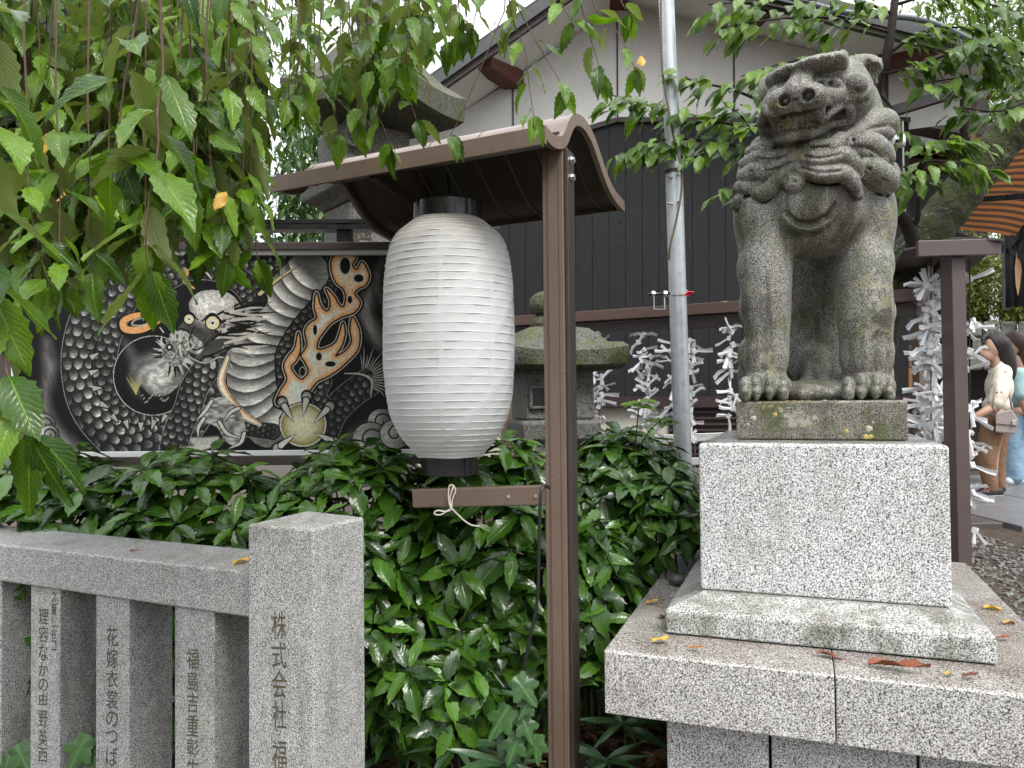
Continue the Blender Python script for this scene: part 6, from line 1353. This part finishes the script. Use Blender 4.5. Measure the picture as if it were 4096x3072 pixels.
for i, (x, y, d, sp) in enumerate([(1125, 1540, 2.45, [(1115, 1475, .11), (1100, 1540, .12), (1128, 1560, .09), (1120, 1598, .10), (1158, 1600, .09), (1150, 1520, .08)]), (200, 1600, 2.62, [(188, 1602, .13), (176, 1625, .09), (205, 1640, .09)]), (40, 1630, 2.72, [(38, 1622, .12), (20, 1645, .10)]), (1215, 1640, 2.7, [(1285, 1645, .08), (1270, 1655, .07)])]):
    root = empty('vine', at2(x, y+90, d)); tag(root, ['lobed green vine climbing beside the power cable', 'lobed vine leaf poking through the fence uprights', 'lobed vine leaves at the bottom left corner of the fence', 'small vine at the foot of the brown post'][i], 'vine', 'lobed vines'); LV = Leaves()
    limb([at2(x, y+90, d), at2(x+4, y+20, d), at2(x-2, y-40, d)], [.003, .0025, .002], STEM, root, 'stem', 5, 3)
    for (lx, ly, s_) in sp: LV.add(at2(lx, ly-12, d-.03), nrm(V(rng.uniform(-.7, .7), -.3, -.8)), nrm(V(0, -1, .75)+rng.normal(0, .25, 3)), s_*.95, 1, 0)
    LV.build(root, VI_T, VI_M, VIL, 60)
# hydrangea-like shoots over the ladder
hy = empty('tall_shoot', at2(1375, 960, 3.6)); tag(hy, 'thin tall shoot with broad leaves rising above the shrub by the pole', 'plant'); LV = Leaves()
for pth in [[(1370, 990, 3.6), (1378, 900, 3.6), (1382, 868, 3.6)], [(1372, 985, 3.6), (1400, 935, 3.58), (1430, 905, 3.57)]]:
    limb([at2(*q) for q in pth], [.004, .003, .002], BARK, hy, 'stem', 5, 4)
    for k in range(6): a = k*1.05+.4; LV.add(at2(pth[-1][0], pth[-1][1]+k*2, 3.58), nrm(V(math.cos(a), math.sin(a)*.5-.2, .05)), nrm(V(0, -.5, 1)), rng.uniform(.07, .11), 1.25)
LV.build(hy, CH_T, CH_M, CHL, 20)
# leaf litter
LIT = Leaves()
for _ in range(900):
    x, y = rng.uniform(-.75, .9), rng.uniform(2.15, 3.1); LIT.add(V(x, y, float(gz(x, y))+rng.uniform(.004, .03)), nrm(V(rng.normal(), rng.normal(), rng.uniform(-.2, .3))), nrm(UZ+rng.normal(0, .45, 3)), rng.uniform(.04, .10), rng.uniform(.3, 1))
litm = leafmat('litter', (.05, .026, .012), (.16, .085, .04), .55, .05, 8, drops=False); lit_root = empty('leaf_litter', (0, 2.6, .2))
LIT.build(lit_root, CH_S, None, litm, 0, stuffname='litter'); 
for o in list(lit_root.children): o.parent = None; o.location = lit_root.location; o.name = 'leaf_litter_mat'; tag(o, 'brown fallen leaf litter under the shrubs', 'leaf litter', kind='stuff')
bpy.data.objects.remove(lit_root)

# ---- tree at the right: mossy leaning trunk and sprays of leaves
RTL = leafmat('right_tree_leaf', (.028, .080, .008), (.165, .285, .022), .28, .40, 9, back=(.13, .19, .06), spots=.3)
RT_M = [mesh_from_template('leaf', t, RTL) for t in CH_T]
rt = empty('leaning_tree', at2(1880, 900, 5.1)); tag(rt, 'leaning tree with mossy lichened trunk and light green leaf sprays at the upper right', 'tree')
limb([at2(1840, 960, 5.15), at2(1895, 690, 5.15), at2(1985, 535, 5.1), at2(2075, 420, 5.05), at2(2160, 310, 5.0), at2(2240, 215, 4.95), at2(2330, 60, 4.9)], [.17, .155, .14, .13, .125, .125, .12], MOSSB, rt, 'trunk', 20, 10, .06)
limb([at2(1985, 560, 5.0), at2(1962, 490, 4.95), at2(1935, 455, 4.9), at2(1915, 430, 4.9)], [.05, .045, .035, .03], BARK, rt); limb([at2(1966, 495, 4.95), at2(1982, 470, 4.9), at2(1984, 400, 4.8), at2(1988, 350, 4.5)], [.02, .018, .016, .012], BARK, rt)
limb([at2(1890, 260, 4.6), at2(1896, 180, 4.55), at2(1915, 120, 4.5), at2(1927, 50, 4.5), at2(1938, -40, 4.5)], [.032, .030, .027, .024, .02], BARK, rt)
RL_ = Leaves()
def spray(path, n, size=(.085, .125), r0=.008, width=.10, droop=.5):
    P = [at2(*p) for p in path]; q = spline(np.array(P), 8); limb(P, np.linspace(r0, r0*.3, len(P)), BARK, rt, 'branch', 6, 5); m = len(q)
    for i in range(n):
        t = (.12+.88*rng.random()); j = t*(m-1); p = np.array([np.interp(j, range(m), q[:, k]) for k in range(3)]); along = nrm(q[min(m-1, int(j)+1)]-q[max(0, int(j)-1)])
        sd = rng.choice([-1, 1]); lat = nrm(np.cross(along, UZ))*sd; p2 = p+lat*rng.uniform(0, width)+along*rng.uniform(0, .05)-UZ*rng.uniform(0, .05)
        dv = nrm(along*rng.uniform(.2, .9)+lat*rng.uniform(.2, .9)-UZ*droop*rng.uniform(.5, 1.6)); RL_.add(p2, dv, nrm(UZ+V(0, -.55, 0)+rng.normal(0, .25, 3)), rng.uniform(*size), rng.uniform(.95, 1.15))
SPR = [([(1760, 330, 4.5), (1640, 285, 4.3), (1500, 250, 4.2), (1390, 225, 4.15), (1320, 205, 4.1)], 60), ([(1700, 340, 4.4), (1560, 310, 4.3), (1450, 300, 4.2), (1345, 325, 4.15)], 46), ([(1560, 300, 4.3), (1500, 340, 4.2), (1400, 320, 4.2)], 12), ([(1700, 250, 4.5), (1600, 200, 4.3), (1500, 175, 4.2), (1480, 165, 4.2)], 26), ([(1640, 280, 4.4), (1600, 250, 4.3), (1560, 220, 4.2)], 22),
       ([(1925, 70, 4.5), (1800, 40, 4.4), (1690, 40, 4.3), (1560, 60, 4.2)], 46), ([(1915, 130, 4.5), (1800, 120, 4.4), (1700, 135, 4.3), (1600, 165, 4.2)], 40), ([(1930, 30, 4.5), (1830, -5, 4.4), (1720, 5, 4.3)], 30), ([(1700, 20, 4.3), (1620, 5, 4.2), (1530, 10, 4.1)], 26),
       ([(1915, 120, 4.5), (1990, 70, 4.4), (2090, 60, 4.3), (2200, 90, 4.2)], 46), ([(1910, 160, 4.5), (1990, 140, 4.4), (2090, 110, 4.3), (2210, 150, 4.2)], 48), ([(1935, 10, 4.5), (2020, -10, 4.4), (2140, 10, 4.3), (2240, 40, 4.2)], 40), ([(2260, 230, 4.7), (2170, 190, 4.5), (2080, 170, 4.4), (2000, 180, 4.3)], 34), ([(2250, 200, 4.8), (2160, 240, 4.5), (2060, 230, 4.4)], 22), ([(2230, 120, 4.4), (2140, 100, 4.3), (2050, 100, 4.2)], 24),
       ([(1988, 370, 4.5), (2010, 320, 4.4), (2060, 300, 4.3), (2110, 310, 4.3)], 30), ([(1988, 380, 4.5), (2000, 350, 4.3), (2060, 350, 4.2), (2125, 360, 4.2)], 26), ([(1985, 390, 4.5), (1965, 370, 4.4), (1950, 360, 4.3), (1940, 380, 4.3)], 16), ([(1985, 400, 4.5), (1975, 390, 4.4), (1955, 410, 4.4)], 10),
       ([(1650, 410, 4.4), (1600, 402, 4.3), (1550, 410, 4.2)], 8), ([(1900, 200, 4.6), (1930, 240, 4.5), (1945, 290, 4.5)], 8)]
for p_, n_ in SPR: spray(p_, int(n_*1.4), (.088, .135), r0=.010)
RL_.build(rt, CH_T, RT_M, RTL, 300)

# ---- foliage further back
BGL = leafmat('far_leaf', (.035, .085, .02), (.09, .17, .04), .4, .35, 5, drops=False)
BGS = [leaf_template(4, 3, .34, .45, 1.4, .2, .2, 0, 0, i) for i in range(2)]
def far_tree(name, label, cat, boxes, n, size, mat, trunk=None, droop=.6, group=None):
    ps = []; LV = Leaves(); b0_ = at2(*boxes[0][0]); root = empty(name, V(b0_[0], b0_[1], .55)); tag(root, label, cat, group)
    if trunk: limb([at2(*q) for q in trunk[0]], trunk[1], BARK, root, 'trunk', 10, 5)
    tot = sum(b[2] for b in boxes)
    for (cc, rad, wgt) in boxes:
        c = at2(*cc); m = max(1, int(n*wgt/tot)); cl_ = max(3, m//28)
        for _ in range(cl_):
            v = nrm(rng.normal(0, 1, 3))*rng.random()**.33; q = c+v*V(*rad); r_ = size*rng.uniform(2.0, 4.5)
            for _ in range(m//cl_):
                p = q+rng.normal(0, 1, 3)*r_*V(.6, .6, .5+droop); dv = nrm(rng.normal(0, .6, 3)-UZ*droop); LV.add(p, dv, nrm(UZ+V(0, -.4, 0)+rng.normal(0, .5, 3)), size*rng.uniform(.7, 1.3), 1)
    LV.build(root, BGS, None, mat, 0); return root
far_tree('weeping_tree', 'pale weeping tree seen left of the tall stone lantern', 'tree', [((675, 340, 8.5), (.30, .3, .5), 3), ((665, 480, 8.5), (.28, .3, .35), 2), ((625, 420, 8.6), (.15, .2, .4), .7), ((470, 40, 8.8), (.9, .4, .4), 2), ((900, 10, 8.8), (.35, .3, .25), .5)], 4200, .11, BGL, ([(700, 700, 8.6), (705, 520, 8.6), (690, 200, 8.6)], [.06, .05, .03]), .9)
far_tree('garden_tree', 'shaded leafy tree behind the billboard at the far left', 'tree', [((60, 220, 6.5), (.7, .4, .9), 3), ((200, 430, 6.6), (.7, .4, .5), 2), ((20, 520, 6.4), (.4, .4, .4), 1), ((330, 150, 6.8), (.5, .4, .7), 1.6)], 5200, .11, CHL, ([(80, 900, 6.5), (75, 400, 6.4), (95, 0, 6.2)], [.16, .13, .11]), .5)
HEL = leafmat('hedge_leaf', (.075, .12, .018), (.20, .22, .035), .45, .3, 4, drops=False)
far_tree('hedge', 'yellow green clipped hedge behind the two visitors', 'hedge', [((2150, 640, 9.3), (.55, .4, .42), 2), ((2260, 640, 9.3), (.5, .4, .45), 2), ((2110, 560, 9.6), (.4, .3, .3), 1)], 9000, .06, HEL, None, .1)
far_tree('dark_tree', 'dense dark tree in the upper right corner behind the awning', 'tree', [((2170, 250, 11.5), (.9, .6, 1.0), 3), ((2240, 80, 11.5), (1.0, .6, .9), 2), ((2090, 30, 11.8), (.6, .5, .5), 1)], 8000, .11, CHL, ([(2190, 700, 11.5), (2185, 300, 11.5)], [.2, .12]), .3)
hw = empty('garden_wall', atY(2180, 780, 9.0)); tag(hw, 'low grey stone wall below the hedge behind the visitors', 'wall')
for j in range(3):
    for i in range(7):
        x0 = 2085+i*38+(j % 2)*15; q = [(x0, 800-j*36), (x0+36, 800-j*36), (x0+36, 766-j*36), (x0, 766-j*36)]
        obj('stone', MB().hexa([atY(a, b, 8.95+.03*((i*7+j*3) % 3)) for a, b in q], [atY(a, b, 9.2) for a, b in q]), G_OLD, hw, bevel=.03)

# ================================================================== people
SKIN = plain('skin', (.40, .235, .165), .6, 0, .15, 14); HAIRB = plain('black_hair', (.010, .008, .008), .6, 0, .4, 40, bump=.5, bs=60, bd=.01); HAIRR = plain('brown_hair', (.05, .022, .015), .6, 0, .4, 40, bump=.5, bs=60, bd=.01)
def hairmat(name, c0, c1):
    m, nt, b, out = newmat(name); n = N(nt); co = n.coord(False); f = n.noise(n.scalev(co, (70, 70, 5)), 1.0, 4, .6, .6)
    n.lk(n.mix(f, c0, c1), b.inputs['Base Color']); b.inputs['Roughness'].default_value = .45; n.lk(n.bump(f, 1.0, .012), b.inputs['Normal']); return m
HAIRB = hairmat('black_hair', (.004, .0035, .0035), (.024, .019, .017)); HAIRR = hairmat('brown_hair', (.02, .009, .006), (.09, .042, .028))
FACE = plain('face_dark', (.02, .014, .012), .6); LIP = plain('lip', (.33, .11, .09), .5)
def floral():
    m, nt, b, out = newmat('floral_blouse'); n = N(nt); co = n.coord(False); vo = n.node('ShaderNodeTexVoronoi'); vo.inputs['Scale'].default_value = 20; n.lk(co, vo.inputs['Vector'])
    msk = n.ramp(vo.outputs['Distance'], [(.16, 1.0), (.24, 0.0)]); gate = n.ramp(n.sep(vo.outputs['Color'])[0], [(.35, 0.0), (.4, 1.0)]); lf = n.ramp(n.noise(co, 60, 2), [(.66, 0.0), (.69, 1.0)])
    c = n.mix(n.math('MULTIPLY', msk, gate), (.66, .60, .50), (.40, .10, .07)); c = n.mix(n.math('MULTIPLY', lf, .6), c, (.30, .26, .15)); n.lk(c, b.inputs['Base Color']); b.inputs['Roughness'].default_value = .8; n.lk(n.bump(n.noise(n.scalev(co, (1, 1, .35)), 7, 2), .8, .035), b.inputs['Normal']); return m
PW = 6.9; kp = PW/1650
def W(x, y, dd=0.0): return at2(x, y, PW+dd)
def person1():
    ft = W(2143, 1068); root = empty('person', V(ft[0], ft[1], zp+.02)); tag(root, 'person in floral cream blouse and brown trousers standing behind the near rack', 'person')
    lo_, hi_ = W(2060, 1100, 0)-V(.1, .45, .1), W(2240, 690, 0)+V(.2, .45, .1)
    def new(): return SDF(lo_, hi_, .0075)
    s = new()      # body: head, neck, arms, lower legs as one surface
    s.ell(W(2140, 750), (.078, .075, .105), .01); s.ell(W(2131, 768), (.062, .058, .062), .015); s.cap(W(2121, 752), W(2117, 760), .013, .014, .008)     # skull, jaw, nose
    s.cap(W(2120, 768), W(2121, 771), .012, .012, .006); s.cap(W(2125, 779), W(2127, 780), .014, .016, .01); s.ell(W(2125, 746, -.045), (.012, .012, .007), .004, cut=True)
    s.cap(W(2147, 775), W(2155, 800), .045, .052, .02); s.ell(W(2158, 850), (.08, .11, .15), .03)
    s.chain([W(2168, 812, -.16), W(2160, 860, -.19), W(2150, 880, -.20)], [.05, .044, .04], .02); s.chain([W(2150, 876, -.20), W(2125, 890, -.22), W(2100, 905, -.20)], [.04, .034, .026], .015)
    s.ell(W(2095, 909, -.20), (.036, .02, .026), .01)
    for k in range(4): s.chain([W(2090, 906+k*3, -.205+.012*k), W(2083, 913+k*3, -.205+.012*k), W(2082, 920+k*2, -.20+.012*k)], [.0095, .0085, .007], .004)
    s.chain([W(2094, 903, -.22), W(2088, 907, -.235), W(2084, 914, -.235)], [.010, .009, .007], .004)
    s.chain([W(2165, 815, .16), W(2158, 870, .17), W(2120, 895, .12), W(2100, 908, .0)], [.05, .04, .034, .028], .02)
    s.chain([W(2152, 900, -.07), W(2142, 980, -.07), W(2143, 1058, -.06)], [.09, .06, .04], .02); s.chain([W(2158, 900, .08), W(2150, 980, .10), W(2155, 1052, .12)], [.09, .06, .04], .02)
    s.mesh('body', SKIN, root)
    s = new(); s.ell(W(2150, 742), (.092, .092, .110), .02); s.chain([W(2163, 745), W(2172, 775), W(2176, 805), W(2172, 828)], [.08, .082, .07, .04], .03); s.chain([W(2135, 722), W(2125, 730, -.03), W(2124, 742, -.05)], [.04, .025, .012], .02)
    s.ell(W(2108, 758, -.0), (.05, .1, .06), .01, cut=True); s.mesh('hair', HAIRB, root)
    s = new(); s.ell(W(2158, 836), (.098, .145, .165), .03); s.ell(W(2154, 876), (.108, .14, .10), .03); s.chain([W(2166, 805, -.14), W(2160, 845, -.19), W(2152, 868, -.20)], [.075, .075, .068], .03); s.chain([W(2160, 805, .14), W(2155, 845, .18), W(2148, 866, .18)], [.075, .075, .065], .03)
    s.chain([W(2157, 793), W(2160, 806)], [.065, .085], .03); s.ell(W(2146, 775), (.05, .06, .075), .01, cut=True); s.mesh('blouse', floral(), root)
    TR = plain('brown_trousers', (.215, .12, .07), .85, 0, .15, 10, .3, bump=.8, bs=7, bd=.035); s = new(); s.ell(W(2153, 905), (.125, .14, .10), .03); s.chain([W(2146, 912, -.07), W(2132, 985, -.09), W(2140, 1052, -.08)], [.098, .078, .058], .012); s.chain([W(2158, 912, .08), W(2152, 985, .10), W(2157, 1046, .12)], [.098, .078, .058], .012); s.mesh('trousers', TR, root)
    s = new(); s.chain([W(2157, 1062, -.07), W(2135, 1064, -.08), W(2115, 1067, -.09)], [.04, .042, .032], .02); s.chain([W(2162, 1056, .12), W(2140, 1058, .11), W(2122, 1060, .10)], [.04, .04, .03], .02); sh_ = s.mesh('shoes', plain('black_shoe', (.012, .012, .014), .6), root)
    for dd, y in ((-.08, 1072), (.11, 1066)):
        a, b = W(2166, y, dd), W(2108, y, dd); obj('sole', MB().bar(a, b, .085, .022), TIN, sh_, bevel=.008)
    mk = [W(2126, 1060, -.135), W(2128, 1054, -.135), W(2134, 1062, -.135), W(2137, 1056, -.135)]; obj('shoe_mark', MB().tube(mk, .003, 4), plain('pink_mark', (.75, .25, .3), .6), sh_)
    obj('eye', MB().tube([W(2123, 748, -.062), W(2128, 748, -.066)], .006, 6), FACE, root); obj('eyebrow', MB().tube(spline([W(2121, 741, -.060), W(2126, 739, -.066), W(2132, 741, -.070)], 3), .004, 5), FACE, root); obj('mouth', MB().tube([W(2121, 769, -.020), W(2126, 769, -.045)], .006, 6), LIP, root)
    return root
p1_ = person1()
LEA = plain('taupe_leather', (.27, .23, .215), .35, 0, .08, 12)
bg_ = empty('handbag', W(2168, 937, -.22)); tag(bg_, 'small taupe leather handbag hanging at the hip of the person in brown trousers', 'handbag')
q = [(2150, 934), (2194, 938), (2200, 908), (2186, 884), (2152, 892)]; obj('bag_body', MB().hexa([W(x, y, -.26) for x, y in q], [W(x, y, -.19) for x, y in q]), LEA, bg_, bevel=.012)
q = [(2151, 915), (2198, 920), (2186, 885), (2152, 893)]; obj('flap', MB().hexa([W(x, y, -.272) for x, y in q], [W(x, y, -.262) for x, y in q]), LEA, bg_, bevel=.004); obj('clasp', MB().box(W(2190, 913, -.28), np.eye(3), (.016, .006, .02)), BOLT, bg_, bevel=.002)
obj('strap', MB().tube(spline([W(2153, 892, -.22), W(2145, 878, -.25), W(2150, 840, -.24), W(2158, 800, -.1)], 6), .008, 6), LEA, bg_, smooth=True); obj('strap', MB().tube(spline([W(2186, 886, -.22), W(2182, 860, -.25), W(2172, 820, -.2), W(2164, 798, -.05)], 6), .008, 6), LEA, bg_, smooth=True)
def person2():
    D2 = .75
    ft = W(2200, 1040, D2); root = empty('person', V(ft[0], ft[1], zp+.02)); tag(root, 'person in turquoise top and pale blue jeans at the right edge', 'person'); lo_, hi_ = W(2130, 1075, D2)-V(.1, .5, .1), W(2290, 690, D2)+V(.3, .5, .1)
    def new(): return SDF(lo_, hi_, .009)
    Q = lambda x, y, d=0: W(x, y, D2+d)
    s = new(); s.ell(Q(2186, 745), (.08, .08, .108), .01); s.cap(Q(2168, 750), Q(2165, 757), .012, .012, .01); s.cap(Q(2196, 775), Q(2204, 800), .048, .055, .02); s.ell(Q(2210, 850), (.10, .13, .16), .03)
    s.chain([Q(2205, 815, -.18), Q(2208, 860, -.2), Q(2224, 900, -.22)], [.05, .043, .034], .02); s.ell(Q(2226, 912, -.22), (.03, .025, .045), .01)
    for k in range(4): s.chain([Q(2222+k*3, 920, -.225), Q(2220+k*3, 930, -.23), Q(2219+k*3, 937, -.225)], [.010, .009, .007], .004)
    s.chain([Q(2205, 900, -.07), Q(2200, 980, -.07), Q(2202, 1030, -.07)], [.1, .07, .045], .02); s.chain([Q(2225, 900, .08), Q(2225, 980, .08), Q(2228, 1030, .08)], [.1, .07, .045], .02); s.mesh('body', SKIN, root)
    s = new(); s.ell(Q(2192, 738), (.095, .10, .115), .02); s.chain([Q(2205, 745), Q(2212, 775), Q(2214, 800)], [.08, .08, .05], .03); s.ell(Q(2160, 758, -.02), (.05, .1, .07), .01, cut=True); s.mesh('hair', HAIRR, root)
    s = new(); s.ell(Q(2212, 845), (.155, .18, .19), .03); s.chain([Q(2203, 810, -.16), Q(2205, 850, -.2)], [.075, .068], .03); s.ell(Q(2196, 775), (.05, .06, .08), .01, cut=True); s.mesh('top', plain('turquoise_top', (.30, .46, .46), .85, 0, .08, 8, bump=.8, bs=6, bd=.035), root)
    s = new(); s.ell(Q(2208, 905), (.14, .16, .10), .03); s.chain([Q(2198, 912, -.08), Q(2192, 980, -.09), Q(2192, 1030, -.09)], [.10, .085, .075], .012); s.chain([Q(2222, 912, .08), Q(2226, 980, .09), Q(2228, 1030, .09)], [.10, .085, .075], .012); s.mesh('jeans', plain('pale_denim', (.22, .34, .45), .85, 0, .2, 12, .3, bump=.8, bs=7, bd=.035), root)
    s = new(); s.chain([Q(2200, 1037, -.08), Q(2180, 1039, -.1)], [.045, .04], .02); s.chain([Q(2230, 1037, .08), Q(2212, 1039, .06)], [.045, .04], .02); s.mesh('shoes', TIN, root)
person2()
def person3():
    c = atY(1966, 772, 8.7); root = empty('person', V(c[0], c[1], .6)); tag(root, 'person with short black hair behind the honey coloured counter', 'person'); Q = lambda x, y, d=0: atY(x, y, 8.7+d)
    lo_, hi_ = Q(1900, 960)-V(.2, .4, .1), Q(2030, 720)+V(.2, .4, .1); s = SDF(lo_, hi_, .01); s.ell(Q(1968, 772), (.078, .09, .11), .01); s.ell(Q(1964, 785, -.03), (.058, .06, .06), .02); s.cap(Q(1962, 776, -.09), Q(1962, 780, -.10), .012, .014, .01); s.cap(Q(1970, 790), Q(1972, 815), .05, .06, .02); s.ell(Q(1974, 870), (.19, .13, .28), .03); s.mesh('body', SKIN, root)
    s = SDF(lo_, hi_, .01); s.ell(Q(1970, 762, .02), (.09, .10, .09), .01); s.ell(Q(1962, 786, -.10), (.07, .08, .07), .01, cut=True); s.mesh('hair', HAIRB, root); s = SDF(lo_, hi_, .01); s.ell(Q(1974, 870), (.205, .145, .27), .03); s.mesh('jacket', plain('dark_jacket', (.03, .03, .035), .8), root)
person3()
